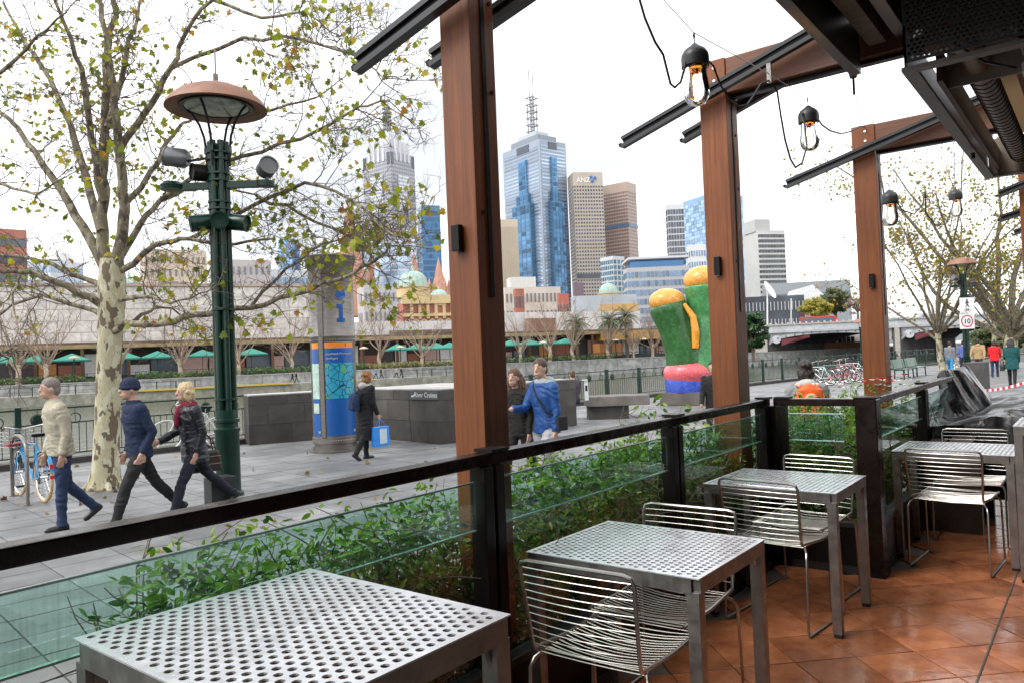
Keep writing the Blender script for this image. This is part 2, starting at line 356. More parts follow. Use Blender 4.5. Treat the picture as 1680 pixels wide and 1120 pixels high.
# pavers: the nearest in view as pieces, the rest as one joined part
pw, pd = .62, .49
cells = []
for i in range(-20, 110):
    for j in range(0, 60):
        c = UX * ((i + .5) * pw) + UY * (1.2 + (j + .5) * pd)
        if c.y > edgeY(c.x) - .45 or c.y < 2.2 + (0 if c.x < 6 else -1.2) or c.x < -2: continue
        x, y, d = proj((c.x, c.y, G))
        if d < 1.2 or not (-120 < x < 1800 and y < 1300) or d > 52: continue
        cells.append((d, c))
cells.sort(key=lambda t: t[0])
gb = .006
pm = []
for k in range(5):
    q = MB(); h = [random.uniform(-.003, .002) for _ in range(4)]
    a, c_ = pw / 2 - gb, pd / 2 - gb
    q.hexa([(-a, -c_, -.04), (a, -c_, -.04), (a, c_, -.04), (-a, c_, -.04), (-a, -c_, h[0]), (a, -c_, h[1]), (a, c_, h[2]), (-a, c_, h[3])])
    pm.append(q.mesh('paver', m_pave, bevel=.004))
rest = MB()
for n, (d, c) in enumerate(cells):
    if n < 290:
        o = link('paver', random.choice(pm), promenade); o.location = (c.x, c.y, G); o.rotation_euler = (0, 0, UA)
    else:
        z = G + random.uniform(-.004, .002)
        rest.obox((c.x, c.y, z - .02), UX * (pw / 2 - gb), UY * (pd / 2 - gb), (0, 0, .02))
m_pave2 = M('far paving', (.205, .207, .21), .55, var=.12, scale=.8, rnd=.16, island=True, dirt=.3, rvar=.12, coords='World', spots=.4)
stuff(rest.build('far_pavers', m_pave2, promenade))
# kerb on the river edge
kb = MB()
kb.prism([(-60, edgeY(-60) - .35), (190, edgeY(190) - .35), (190, edgeY(190) + .05), (-60, edgeY(-60) + .05)], (0, 0, -2.9), (1, 0, 0), (0, 1, 0), (0, 0, 2.9 + G + .10))
struct(kb.build('river_kerb', m_stone))
# water
mt, t, bs = principled('river water'); MATS['water'] = mt
bs.inputs['Base Color'].default_value = (.06, .07, .04, 1); bs.inputs['Roughness'].default_value = .12; bs.inputs['IOR'].default_value = 1.33
tcn = N(t, 'ShaderNodeTexCoord'); bl = None
mpw = N(t, 'ShaderNodeMapping'); mpw.inputs['Scale'].default_value = (.35, .9, 1); mpw.inputs['Rotation'].default_value = (0, 0, .35); t.links.new(tcn.outputs['Object'], mpw.inputs[0])
n1 = N(t, 'ShaderNodeTexNoise'); n1.inputs['Scale'].default_value = 1.6; n1.inputs['Detail'].default_value = 7; t.links.new(mpw.outputs[0], n1.inputs[0])
bp = N(t, 'ShaderNodeBump'); bp.inputs['Strength'].default_value = .7; bp.inputs['Distance'].default_value = .25; t.links.new(n1.outputs[0], bp.inputs['Height']); t.links.new(bp.outputs[0], bs.inputs['Normal'])
wb = MB().quad((-400, -50, WATER), (900, -50, WATER), (900, 500, WATER), (-400, 500, WATER))
struct(wb.build('river', mt))
# far bank: E1 runs along the bank (to the right in the picture), E2 away from the river
E1 = Vector((117.35 - 36.5, 62.06 - 103.1, 0)).normalized(); E2 = Vector((-E1.y, E1.x, 0))
B0 = Vector((36.5, 103.1, 0))
def bank(s, off, z=0): return B0 + E1 * s + E2 * off + Vector((0, 0, z))
def bankpx(x, y, off): return atplane(x, y, bank(0, off), E2)   # point of the plane OFF metres behind the bank line seen at photo pixel
def banks(x, off, y=600): return (bankpx(x, y, off) - B0).dot(E1)
LAND = .25
m_far = M('far ground', (.22, .21, .19), .9, var=.2, scale=.1)
lb = MB()
for s0, s1, o0 in ((-900, 51, 5.0), (51, 260, 5.0)):
    p = [bank(s0, o0), bank(s1, o0), bank(s1, 4000), bank(s0, 4000)]
    lb.prism([(q.x, q.y) for q in p], (0, 0, -3), (1, 0, 0), (0, 1, 0), (0, 0, 3 + LAND))
struct(lb.build('far_bank_ground', m_far))
lw = MB(); sA = banks(770, 2, 630)
p = [bank(-120, 0), bank(sA - 14, 0), bank(sA, 4.9), bank(-120, 4.9)]
lw.prism([(q.x, q.y) for q in p], (0, 0, -3), (1, 0, 0), (0, 1, 0), (0, 0, 3 - .95))
struct(lw.build('river_walkway', M('walkway stone', (.34, .33, .28), .9, var=.25, scale=.6, dirt=.3)))
# upper river wall in cast panels
rw = thing('river_wall', 'long grey concrete river wall across the water', 'wall', bank(0, 5))
wbk = MB(); wbk.obox(bank(40, 5.2, -1.2), E1 * 160, E2 * .15, (0, 0, 1.5)); wbk.build('wall_core', m_joint, rw, True)
pmesh = MB().box(-2.97, 2.97, -.12, .12, -1.75, 1.75).mesh('wall_panel', M('cast panel', (.36, .36, .35), .85, var=.2, scale=.7, rnd=.1, dirt=.35, coords='World'))
ang = math.atan2(E1.y, E1.x)
for k in range(-6, 31):
    o = link('wall_panel', pmesh, rw, True); o.matrix_basis = Matrix.Translation(bank(k * 6, 4.93, -1.4)) @ Matrix.Rotation(ang, 4, 'Z')
cp = MB(); cp.obox(bank(40, 5.0, .42), E1 * 160, E2 * .3, (0, 0, .06)); cp.build('coping', m_cap, rw, True)
# terrace slab and terracotta tiles laid at 45 degrees
tb = MB().prism([(-4, -8), (14, -8), (14, 1.30), (5.36, 1.30), (5.36, 1.98), (-4, 1.98)], (0, 0, -.5), (1, 0, 0), (0, 1, 0), (0, 0, .488))
floor = struct(tb.build('terrace_floor', m_grout))
P45 = .431
tl = []
for i in range(-14, 40):
    for j in range(-14, 40):
        s_, d_ = 4.86 + P45 * (i + .5), 3.70 + P45 * (j + .5)
        x, y = (s_ + d_) / 2, (s_ - d_) / 2
        if y > 2.05 or x < 1.2 or x > 11: continue
        px, py, dd = proj((x, y, 0))
        if dd < .5 or not (-150 < px < 1900 and py < 1500): continue
        tl.append((dd, x, y))
tl.sort()
tms = []
for k in range(4):
    q = MB(); a = P45 / sqrt(2) / 2 - .003; h = [random.uniform(-.0015, .001) for _ in range(4)]
    q.hexa([(-a, -a, -.02), (a, -a, -.02), (a, a, -.02), (-a, a, -.02), (-a, -a, h[0]), (a, -a, h[1]), (a, a, h[2]), (-a, a, h[3])]); tms.append(q.mesh('floor_tile', m_tile, bevel=.003))
for dd, x, y in tl[:295]:
    if (y > 1.14 and x > 5.2) or y > 1.86: continue
    o = link('floor_tile', random.choice(tms), floor); o.location = (x, y, 0); o.rotation_euler = (0, 0, pi / 4 + random.choice((0, pi / 2, pi)))
ej = MB().box(1.2, 11, .506, .514, -.01, .0035); struct(ej.build('expansion_joint', M('joint sealant', (.12, .10, .085), .7, var=.5, scale=30)))

# ================================================================== TERRACE BALUSTRADE
FY = 1.885                                      # plane of the long glass screen
def screen(name, label, a, b, posts, bays, thick_end=False):
    """glass screen from a to b (2-D), posts at given distances"""
    a, b_ = Vector((*a, 0)), Vector((*b, 0)); L = (b_ - a).length; d = (b_ - a).normalized(); n = Vector((-d.y, d.x, 0)); rz = math.atan2(d.y, d.x)
    t = thing(name, label, 'glass screen', a, rz, 'glass screens round the terrace')
    MB().box(0, L, -.035, .035, 1.092, 1.14).build('handrail', m_rail, t, bevel=.006)
    MB().box(0, L, -.03, .03, 0.0, .30).build('kick_panel', m_black, t)
    MB().box(0, L, -.036, .036, .30, .335).build('sill', m_dkgrey, t, bevel=.004)
    MB().box(0, L, -.034, .034, -.0, .05).build('base_channel', m_dkgrey, t)
    for p in posts:
        for k in (-.034, .034):
            MB().box(p + k - .026, p + k + .026, -.045, .030, 0, 1.091).build('post', m_black, t, bevel=.004)
        MB().box(p - .012, p + .09, -.045, .045, 1.141, 1.153).build('joint_plate', m_black, t)
    for s0, s1 in bays:
        MB().box(s0, s1, .006, .014, .336, .905).build('lower_pane', m_glassc, t)
        up = MB().box(s0 + .01, s1 - .01, -.014, -.004, .862, 1.035).build('upper_pane', m_glassg, t)
        MB().box(s0 + .01, s1 - .01, -.015, -.003, 1.0352, 1.041).build('pane_edge', M('polished glass edge', (.40, .62, .56), .2, var=.1), up)
        MB().box(s0 + .01, s1 - .01, -.015, -.003, .856, .8618).build('pane_edge', MATS['polished glass edge'], up)
    return t
screen('glass_screen', 'long dark-railed glass screen beside the hedge and small tables', (-.9, FY), (5.22, FY), [1.05, 3.10, 4.66, 6.05], [(.05, .98), (1.12, 3.03), (3.17, 4.59), (4.73, 5.98)])
screen('glass_screen', 'short glass screen with leaves pressed behind it, across the jog', (5.25, 1.83), (5.25, 1.30), [.02], [(.09, .46)])
screen('glass_screen', 'glass screen beside the far table with black plastic reflected in it', (5.34, 1.235), (8.75, 1.235), [1.72, 3.38], [(.05, 1.65), (1.79, 3.31)])
cpst = thing('corner_post', 'thick dark square corner post joining two glass screens', 'post', (5.27, 1.235, 0))
MB().box(-.065, .065, -.065, .065, 0, 1.138).build('shaft', m_rail, cpst, bevel=.006)
MB().box(-.07, .07, -.07, .07, 1.138, 1.152).build('cap_plate', m_black, cpst, bevel=.003)
MB().box(-.072, .072, -.072, .072, 0, .03).build('foot_plate', m_black, cpst)

# ================================================================== PERFORATED TABLES
def perforated(W, D, nx, ny, rad, th, mat, margin):
    """plate W (x) by D (y) with staggered round holes"""
    q = MB(); px_, py_ = (W - 2 * margin) / (nx + .5), (D - 2 * margin) / ny; K = 12
    x0, y0 = -W / 2 + margin, -D / 2 + margin
    sq = []
    for k in range(K):
        a = 2 * pi * (k + .5) / K; c, s = cos(a), sin(a); mx_ = max(abs(c), abs(s)); sq.append((c / mx_, s / mx_))
    ci = [(cos(2 * pi * (k + .5) / K), sin(2 * pi * (k + .5) / K)) for k in range(K)]
    # make square samples include corners
    sq = [(1, -.6), (1, .0), (1, 1), (.35, 1), (-.35, 1), (-1, 1), (-1, .35), (-1, -.35), (-1, -1), (-.35, -1), (.35, -1), (1, -1)]
    ci = [(lambda a: (cos(a), sin(a)))(math.atan2(s[1], s[0])) for s in sq]
    for j in range(ny):
        off = px_ / 2 if j % 2 else 0; yc = y0 + (j + .5) * py_
        hx = px_ / 2
        xe = x0 + (nx + .5) * px_
        for z, fl in ((0, False), (-th, True)):
            if j % 2: f = [(x0, yc - py_ / 2, z), (x0 + hx, yc - py_ / 2, z), (x0 + hx, yc + py_ / 2, z), (x0, yc + py_ / 2, z)]
            else: f = [(xe - hx, yc - py_ / 2, z), (xe, yc - py_ / 2, z), (xe, yc + py_ / 2, z), (xe - hx, yc + py_ / 2, z)]
            q.quad(*(f[::-1] if fl else f))
        for i in range(nx):
            xc = x0 + off + (i + .5) * px_
            vs = []
            for (sx, sy), (cx, cy) in zip(sq, ci):
                vs += [(xc + sx * hx, yc + sy * py_ / 2, 0), (xc + cx * rad, yc + cy * rad, 0), (xc + cx * rad, yc + cy * rad, -th), (xc + sx * hx, yc + sy * py_ / 2, -th)]
            fs = []
            for k in range(K):
                k2 = (k + 1) % K
                for l in range(3): fs.append((4 * k + l, 4 * k2 + l, 4 * k2 + l + 1, 4 * k + l + 1))
            q.add(vs, fs)
    # border
    X, Y, xi, yi = W / 2, D / 2, W / 2 - margin, D / 2 - margin
    for (xa, xb, ya, yb) in ((-X, X, -Y, -yi), (-X, X, yi, Y), (-X, -xi, -yi, yi), (xi, X, -yi, yi)):
        q.box(xa, xb, ya, yb, -th, 0)
    return q
def cafe_table(loc, H, label, W=.62, D=.72, nx=19, ny=25, rz=0, group='perforated steel tables'):
    t = thing('cafe_table', label, 'table', loc, rz, group)
    key = ('top', W, D, nx)
    if key not in MATS: MATS[key] = perforated(W, D, nx, ny, .0098, .004, m_galvtop, .012).mesh('table_top', m_galvtop)
    o = link('table_top', MATS[key], t); o.location = (0, 0, H)
    fr = MB(); i = .006
    for s in (-1, 1):
        fr.box(-W / 2 + .012, W / 2 - .012, s * (D / 2 - .014) - .014, s * (D / 2 - .014) + .012, H - .055, H - .0045)
        fr.box(s * (W / 2 - .014) - .012, s * (W / 2 - .014) + .012, -D / 2 + .03, D / 2 - .03, H - .0552, H - .0046)
    fr.build('apron', m_galv, t)
    for sx in (-1, 1):
        for sy in (-1, 1):
            lg = MB(); x, y = sx * (W / 2 - .026), sy * (D / 2 - .026)
            lg.box(x - .0225, x + .0225, y - .0225, y + .0225, .02, H - .05)
            for q_, (ux, uy) in enumerate(((-sx, 0), (0, -sy))):        # welded gusset under the apron
                lg.prism([(.022, 0), (.06, 0), (.036, -.012), (.024, -.04), (.022, -.06)], (x - .006 * abs(uy), y - .006 * abs(ux), H - .054), (ux, uy, 0), (0, 0, 1), (.012 * abs(uy), .012 * abs(ux), 0))
            l = lg.build('leg', m_galv, t, bevel=.003)
            MB().box(x - .019, x + .019, y - .019, y + .019, 0, .021).build('rubber_foot', m_rubber, l)
    return t
cafe_table((1.00, 1.425, 0), .93, 'tall perforated steel table with no chairs by the hedge')
cafe_table((2.65, 1.455, 0), .74, 'perforated steel table with two wire chairs between hedge screen and timber post')
cafe_table((4.34, 1.475, 0), .74, 'perforated steel table beside the thick corner post')
cafe_table((6.08, .855, 0), .74, 'perforated steel table in front of the black plastic heap')
cafe_table((5.83, .115, 0), .955, 'tall steel table of which one galvanised leg shows, past the expansion joint')

# ================================================================== WIRE CHAIRS (facing +X, base at floor centre)
chair_mesh = {}
def make_chair():
    Wd = .21; R = .0075; r = .0025
    sh = .455                                   # seat height
    def bk(z): return -.235 - (z - sh) * .16      # backrest lean
    zt = .79
    q = MB()                                    # frame hoop: back uprights + top, then side rails forward
    pts = []
    for s in (-1,):
        pass
    hoop = [(.255, -Wd, sh - .002), (.0, -Wd, sh - .006), (bk(sh), -Wd, sh + .012), (bk(sh + .05), -Wd, sh + .05), (bk(zt - .03), -Wd - .012, zt - .03), (bk(zt - .008), -Wd - .004, zt - .008), (bk(zt), -Wd + .025, zt)]
    pts = hoop + [(p[0], -p[1], p[2]) for p in hoop[::-1]]
    q.tube(pts, R, 8); chair_mesh['frame'] = q.mesh('frame', m_wire, smooth=True)
    q = MB()
    for s in (1,):
        q.tube([(-.19, Wd - .004, sh - .014), (-.215, Wd + .012, sh - .03), (-.235, Wd + .02, sh - .06), (-.255, Wd + .022, .04), (-.25, Wd + .022, .012), (-.235, Wd + .022, .009),
                (.195, Wd + .022, .009), (.212, Wd + .022, .012), (.216, Wd + .022, .04), (.20, Wd + .02, sh - .06), (.185, Wd + .012, sh - .03), (.165, Wd - .004, sh - .014)], .0068, 8)
    chair_mesh['legL'] = q.mesh('leg_frame', m_wire, smooth=True)
    q = MB(); q.v = [(v[0], -v[1], v[2]) for v in chair_mesh_v(chair_mesh['legL'])]; q.f = [tuple(reversed(p.vertices)) for p in chair_mesh['legL'].polygons]; q.mi = [0] * len(q.f)
    chair_mesh['legR'] = q.mesh('leg_frame', m_wire, smooth=True)
    # seat wires (sag in the middle) and back wires (bow backwards)
    k = 9
    def wire(sag, w): return MB().tube([(0, -w + 2 * w * i / (k - 1), -sag * (1 - ((2 * i / (k - 1)) - 1) ** 2)) for i in range(k)], r, 6).mesh('seat_wire', m_wire, smooth=True)
    def bwire(bow, w): return MB().tube([(-bow * (1 - ((2 * i / (k - 1)) - 1) ** 2), -w + 2 * w * i / (k - 1), 0) for i in range(k)], r, 6).mesh('back_wire', m_wire, smooth=True)
    sw = [wire(s, Wd) for s in (.004, .014, .022, .026)]
    bw = [bwire(s, Wd + .006) for s in (.01, .02, .03)]
    chair_mesh['seat'] = [(sw[min(3, int(4 * (1 - abs(2 * (i / 18) - 1) ** 2)))], (.25 - i * .0258, 0, sh - .003)) for i in range(19)]
    chair_mesh['back'] = []
    for i in range(11):
        z = sh + .035 + i * .0275
        chair_mesh['back'].append((bw[min(2, int(3 * (1 - i / 11)))], (bk(z), 0, z)))
def chair_mesh_v(me): return [tuple(v.co) for v in me.vertices]
make_chair()
def chair(loc, rz, label):
    t = thing('wire_chair', label, 'chair', loc, rz, 'steel wire chairs')
    link('frame', chair_mesh['frame'], t); link('leg_frame', chair_mesh['legL'], t); link('leg_frame', chair_mesh['legR'], t)
    for me, p in chair_mesh['seat']: link('seat_wire', me, t).location = p
    for me, p in chair_mesh['back']: link('back_wire', me, t).location = p
    return t
chair((2.385, 1.44, 0), radians(2), 'wire chair at the table beside the hedge, its back to the tall table')
chair((2.885, 1.515, 0), radians(181), 'wire chair tucked under the hedge table, back against the glass screen post')
chair((4.235, 1.465, 0), radians(-6), 'wire chair with its seat under the table beside the corner post')
chair((4.69, 1.50, 0), radians(175), 'wire chair facing out from the short glass screen at the corner post table')
chair((5.81, .845, 0), radians(-4), 'wire chair pulled out from the table by the black plastic, on open tiles')
chair((6.57, .84, 0), radians(180), 'wire chair pushed against the black plastic heap, behind the last table')

# ================================================================== TIMBER PORTAL FRAMES
m_slot = M('slot shadow gap', (.02, .012, .01), .8)
BEAMZ = 3.52
def portal(x0, x1, y0, y1, label, beam_len=3.6, beam=True):
    t = thing('pergola', label, 'pergola', ((x0 + x1) / 2, (y0 + y1) / 2, 0 if y0 < 1.98 else G), 0, 'timber portal frames')
    zb = G if y0 > 1.3 else 0
    p = MB().box(x0, x1, y0, y1, zb, BEAMZ).build('post', m_wood, t, True, bevel=.006)
    MB().box((x0 + x1) / 2 - .012, (x0 + x1) / 2 + .012, y0 - .006, y0 + .01, 1.75, BEAMZ - .3).build('slot', m_black, p)
    for z in (2.1, 2.62, 3.0):
        MB().lathe([(0, .006), (.008, .006), (.009, 0)], 10, (0, 0, 0)).build('bolt', m_black, p).matrix_basis = Matrix.Translation(((x0 + x1) / 2 + (.05 if z > 2.5 else -.04), y0 - .001, z)) @ Matrix.Rotation(pi / 2, 4, 'X')
    for z in (BEAMZ - .06, BEAMZ - .15):
        MB().lathe([(0, .008), (.011, .008), (.013, 0)], 12).build('bolt_head', m_chrome, p).matrix_basis = Matrix.Translation((x0 - .001, (y0 + y1) / 2 - .02, z)) @ Matrix.Rotation(-pi / 2, 4, 'Y')
    if beam:
        MB().box(x0 + .01, x1 - .01, y0 - beam_len, y0 - .003, BEAMZ - .25, BEAMZ - .005).build('beam', m_woodb, t, True, bevel=.005)
        MB().box((x0 + x1) / 2 - .03, (x0 + x1) / 2 + .03, y0 - beam_len, y0 - .01, BEAMZ - .275, BEAMZ - .252).build('beam_track', m_black, t, True)
    return t
portal(2.34, 2.50, 2.0, 2.165, 'broad red timber post with roof beam, standing at the middle of the hedge screen')
portal(5.05, 5.245, 2.0, 2.195, 'red timber post with beam beside the colourful sculpture and short glass screen')
portal(7.57, 7.77, 1.60, 1.80, 'red timber post with beam rising from the flower planter past the corner post')
portal(10.2, 10.4, .50, .70, 'red timber post half out of sight past the roof heater')
# awning tracks: dark sloping channels beside each frame
def track(a, b_, label):
    a, b_ = Vector(a), Vector(b_); d = (b_ - a).normalized(); t = thing('awning_track', label, 'awning track', a, 0, 'sloping awning tracks')
    up = Vector((1, 0, 0)).cross(d)
    if up.z < 0: up = -up
    MB().obox((a + b_) / 2 + up * .038, (b_ - a) / 2, Vector((.026, 0, 0)), up * .012).build('upper_flange', m_dkgrey, t, True)
    MB().obox((a + b_) / 2 + up * .012, (b_ - a) / 2, Vector((.010, 0, 0)), up * .0142).build('web', m_black, t, True)
    MB().obox((a + b_) / 2 - up * .016, (b_ - a) / 2 + d * .02, Vector((.024, 0, 0)), up * .0135).build('lower_channel', m_dkgrey, t, True)
    MB().obox(a - d * .027, d * .012, Vector((.018, 0, 0)), up * .012).build('end_stop', m_black, t, True)
    return t
def trk(X, pa, pb, label, ext=1.0):
    a, b_ = atx(*pa, X), atx(*pb, X); track(a, a + (b_ - a) * ext, label)
trk(2.26, (590, 108), (727, 2), 'thick dark awning track sloping up to the broad timber post', 3.0)
trk(2.60, (712, 100), (852, 2), 'awning track poking out behind the broad timber post', 2.2)
trk(4.97, (1024, 236), (1330, 58), 'long awning track crossing the post beside the sculpture', 1.6)
trk(5.33, (1124, 228), (1345, 100), 'awning track passing behind the post beside the sculpture', 1.6)
trk(7.50, (1292, 304), (1548, 192), 'awning track crossing the post that rises from the flowers', 1.5)
trk(10.1, (1640, 320), (1690, 300), 'short awning track end beside the half hidden post, above its twin', 3)
trk(10.5, (1643, 360), (1690, 345), 'short awning track end beside the half hidden post, middle of three', 3)
trk(12.8, (1665, 383), (1700, 370), 'lowest short awning track end past the half hidden post', 3)
# little black wall lights
for (X, px, py, h, lab) in ((2.34, 755, 392, 40, 'black box wall light on the broad timber post'), (5.05, 1179, 437, 28, 'black box wall light on the post beside the sculpture'), (7.57, 1431, 461, 22, 'black box wall light on the post above the flowers')):
    p = atx(px, py, X); hh = .055 if X < 3 else .065
    t = thing('wall_light', lab, 'wall light', (X, p.y, p.z), 0, 'box wall lights')
    MB().box(-.034, -.004, -.022, .022, -hh, hh).build('housing', m_black, t, bevel=.004); MB().box(-.004, .0, -.022, .022, -hh + .01, hh - .01).build('back_plate', m_dkgrey, t)
    MB().box(-.030, -.008, -.017, .017, -hh - .002, -hh + .001).build('lens', m_glassb, t)

# ================================================================== ROOF EDGE, AWNING BOX
rf = thing('terrace_roof', 'dark steel roof with ribbed edge over the terrace', 'roof', (2, -2, 3.3))
m_soffit = M('roof soffit', (.05, .043, .036), .7, var=.35, scale=2, dirt=.3)
MB().box(-3, 5.35, -5, .95, 3.53, 3.60).build('soffit', m_soffit, rf, True)
for y, w_, z0 in ((1.15, .03, 3.16), (1.02, .05, 3.30), (.88, .035, 3.30)):
    MB().box(-3, 5.03, y - w_, y + w_, z0 if y > 1.1 else 3.32, 3.529).build('edge_beam', m_dkgrey if w_ < .04 else M('weathered strip', (.15, .135, .115), .6, var=.4, scale=8), rf, True, bevel=.004)
MB().box(-3, 5.03, .951, 1.20, 3.531, 3.56).build('roof_edge', m_dkgrey, rf, True)
MB().box(3.3, 3.9, .05, .55, 3.46, 3.529).build('ceiling_panel', M('dark red panel', (.09, .035, .03), .5), rf, True)
MB().box(3.27, 3.93, .02, .049, 3.44, 3.529).build('panel_trim', m_galv, rf, True)
for x in (1.2, 2.9, 4.5):
    MB().box(x, x + .12, -5, .8, 3.42, 3.529).build('joist', m_dkgrey, rf, True)
rb = thing('restaurant', 'dark restaurant front behind the terrace under the same roof', 'building', (3, -4.6, 0))  # unseen building with roofs, added to block light from behind the terrace
m_rest = M('added shade wall', (.16, .12, .09), .8, var=.2, scale=1)
MB().box(-9, 16, -5.2, -4.6, 0, 5.0).build('shade_wall', m_rest, rb, True)
for k in range(8): MB().box(-8 + k * 3, -5.6 + k * 3, -4.58, -4.52, .1, 2.6).build('glass_door', M('door glass', (.03, .03, .03), .08), rb, True)
MB().box(-9, -3.1, -4.59, 1.0, 3.3, 3.5).build('shade_roof', m_soffit, rb, True); MB().box(4.96, 16, -4.59, -1.25, 3.3, 3.5).build('shade_roof', m_soffit, rb, True)
MB().box(-9.2, -9.0, -4.6, 1.2, 0, 3.5).build('shade_screen', m_rest, rb, True)
ab = thing('awning_box', 'large open-bottomed metal box with perforated end, duct and wiring under the roof', 'ventilation box', (4.0, .7, 2.8))
bx0, bx1, by0, by1, bz = 4.0, 7.2, -1.2, .70, 2.80
pf = perforated(1.9, .34, 78, 16, .0075, .003, m_dkgrey, .012).mesh('perforated_end', m_dkgrey)
o = link('perforated_end', pf, ab, True); o.matrix_basis = Matrix(((0, 0, -1, bx0), (1, 0, 0, by0 + .95), (0, 1, 0, bz + .19), (0, 0, 0, 1)))
sb = MB().box(bx0, bx1, by1 - .012, by1, bz - .0, bz + .20).build('side_panel', m_dkgrey, ab, True)
MB().box(bx0 - .01, bx1, by1 - .05, by1 + .012, bz - .02, bz - .001).build('lower_flange', M('box flange', (.16, .15, .14), .45, metal=.4), ab, True)
MB().box(bx0 - .012, bx0 + .05, by0, by1 - .051, bz - .02, bz - .001).build('end_flange', MATS['box flange'], ab, True)
MB().box(bx1 - .06, bx1, by0, by1 - .051, bz - .02, bz + .05).build('end_flange', MATS['box flange'], ab, True)
mtf, t_, b_ = principled('brightening fabric'); b_.inputs['Base Color'].default_value = (.46, .38, .29, 1); b_.inputs['Roughness'].default_value = .8
trn = N(t_, 'ShaderNodeBsdfTranslucent'); trn.inputs[0].default_value = (.46, .37, .27, 1); msf = N(t_, 'ShaderNodeMixShader'); msf.inputs[0].default_value = .55
t_.links.new(b_.outputs[0], msf.inputs[1]); t_.links.new(trn.outputs[0], msf.inputs[2]); t_.links.new(msf.outputs[0], t_.nodes['Material Output'].inputs[0])
MB().box(bx0 + .62, bx1 - .02, by0, by1 - .14, bz + .30, bz + .304).build('brightening_sheet', mtf, ab, True)  # translucent top sheet added so skylight brightens the inside of the box
m_bs = M('beige sheet', (.40, .34, .27), .6, var=.2, scale=3, dirt=.25)
for y, w_, h_ in ((.30, .10, .05), (.02, .12, .05), (-.30, .12, .05), (-.62, .12, .05)): MB().box(bx0 + .64, bx1 - .08, y - w_ / 2, y + w_ / 2, bz + .299 - h_, bz + .2985).build('channel', m_bs, ab, True)
MB().box(bx0 + .40, bx1 - .065, .600, .625, bz + .02, bz + .19).build('side_board', M('brown channel', (.13, .075, .045), .5), ab, True)
MB().box(bx0 + .60, bx0 + .615, .0, by1 - .10, bz + .03, bz + .28).build('baffle', M('grey baffle', (.36, .34, .31), .5, metal=.3, dirt=.3), ab, True)
MB().box(bx1 - .064, bx1 - .05, by0, by1 - .02, bz + .001, bz + .28).build('end_board', M('end board', (.20, .16, .12), .6), ab, True)
du = MB(); P_ = [(bx0 + .16, .66, bz + .16), (bx0 + .22, .58, bz + .17), (bx0 + .32, .50, bz + .17), (bx0 + .46, .47, bz + .15), (bx0 + .60, .465, bz + .13)]
nseg = 116
for i in range(nseg): P_.append((bx0 + .64 + i * .0212, .465, bz + .12))
du.tube(P_, [.062] * 5 + [.060 + (.006 if i % 2 else 0) for i in range(nseg)], 16); du.build('flexible_duct', M('duct foil', (.34, .30, .26), .4, metal=.5, var=.2, scale=20), ab, True, smooth=True)
hl_ = MB()
for i in range(0, nseg, 4):
    x = bx0 + .64 + i * .0212; hl_.tube([(x + .0212 * 4 * k / 12, .465 + .0675 * sin(2 * pi * k / 12), bz + .12 + .0675 * cos(2 * pi * k / 12)) for k in range(13)], .003, 4)
hl_.build('duct_wire', m_black, ab, True)
MB().box(bx0 + .22, bx0 + .58, -.15, .26, bz + .06, bz + .2).build('gear_box', m_black, ab, True, bevel=.01)
MB().box(bx0 + .50, bx0 + .78, -.1, .27, bz + .0, bz + .055).build('junction_box', m_white, ab, True, bevel=.008)
for k in range(3):
    MB().tube([(bx0 + .05, .5 - k * .2, bz + .08), (bx0 + .3, .4 - k * .2, bz + .03 + .02 * k), (bx0 + .6, .3 - k * .1, bz + .06)], .006, 6).build('wire', m_black, ab, True)
MB().tube([(6.0, .66, 2.76), (6.0, .66, 2.72)], .014, 8).build('lug', m_black, ab, True)

# ================================================================== FESTOON LAMPS
def festoon(px, py, dep, label, s=1.0, lit=True):
    p = atd(px, py, dep); t = thing('pendant_lamp', label, 'pendant lamp', p, 0, 'caged filament lamps'); t.scale = (s,) * 3
    MB().lathe([(0, .112), (.012, .112), (.022, .102), (.05, .082), (.062, .062), (.064, .045), (.064, .005), (.058, 0), (.05, .002)], 24).build('lamp_cap', m_dkgrey, t, smooth=True)
    MB().lathe([(.049, 0), (.050, -.004), (.03, -.006), (0, -.006)], 20).build('glow_collar', M('amber collar', (.55, .25, .05), .4), t, smooth=True)
    MB().lathe([(.050, -.005), (.050, -.03), (.057, -.075), (.060, -.11), (.056, -.14), (.04, -.165), (.018, -.175), (.001, -.177), (.001, -.171), (.017, -.169), (.037, -.160), (.0525, -.138), (.0565, -.11), (.0535, -.075), (.0465, -.03), (.0465, -.005), (.050, -.005)], 28).build('glass_jar', m_jar, t, smooth=True)
    MB().lathe([(.014, -.01), (.02, -.03), (.026, -.07), (.026, -.09), (.018, -.11), (0, -.117)], 16).build('bulb', m_glassb, t, smooth=True)
    f = MB()
    for k in range(6):
        a = k * pi / 3; f.tube([(.006 * cos(a), .006 * sin(a), -.02), (.013 * cos(a), .013 * sin(a), -.06), (.008 * cos(a), .008 * sin(a), -.098)], .0022, 5)
    f.build('filament', m_glow, t)
    MB().lathe([(.012, -.004), (.012, -.03), (.008, -.034), (0, -.034)], 12).build('bulb_socket', M('amber collar', (.55, .25, .05), .4), t)
    MB().tube([(0, 0, .11), (0, 0, .135), (.008, 0, .15), (0, 0, .165), (-.008, 0, .15), (0, 0, .135)], .003, 6).build('hook', m_black, t)
    return p
L1 = festoon(1141, 112, 3.5, 'lit glass jar lamp in front of the post beside the sculpture', 1.0)
L2 = festoon(1327, 203, 4.8, 'lit jar lamp on the wire between two timber posts')
L3 = festoon(1460, 335, 6.0, 'lit jar lamp hanging against the post above the flowers')
L4 = festoon(1568, 328, 7.6, 'jar lamp hanging in front of the autumn tree')
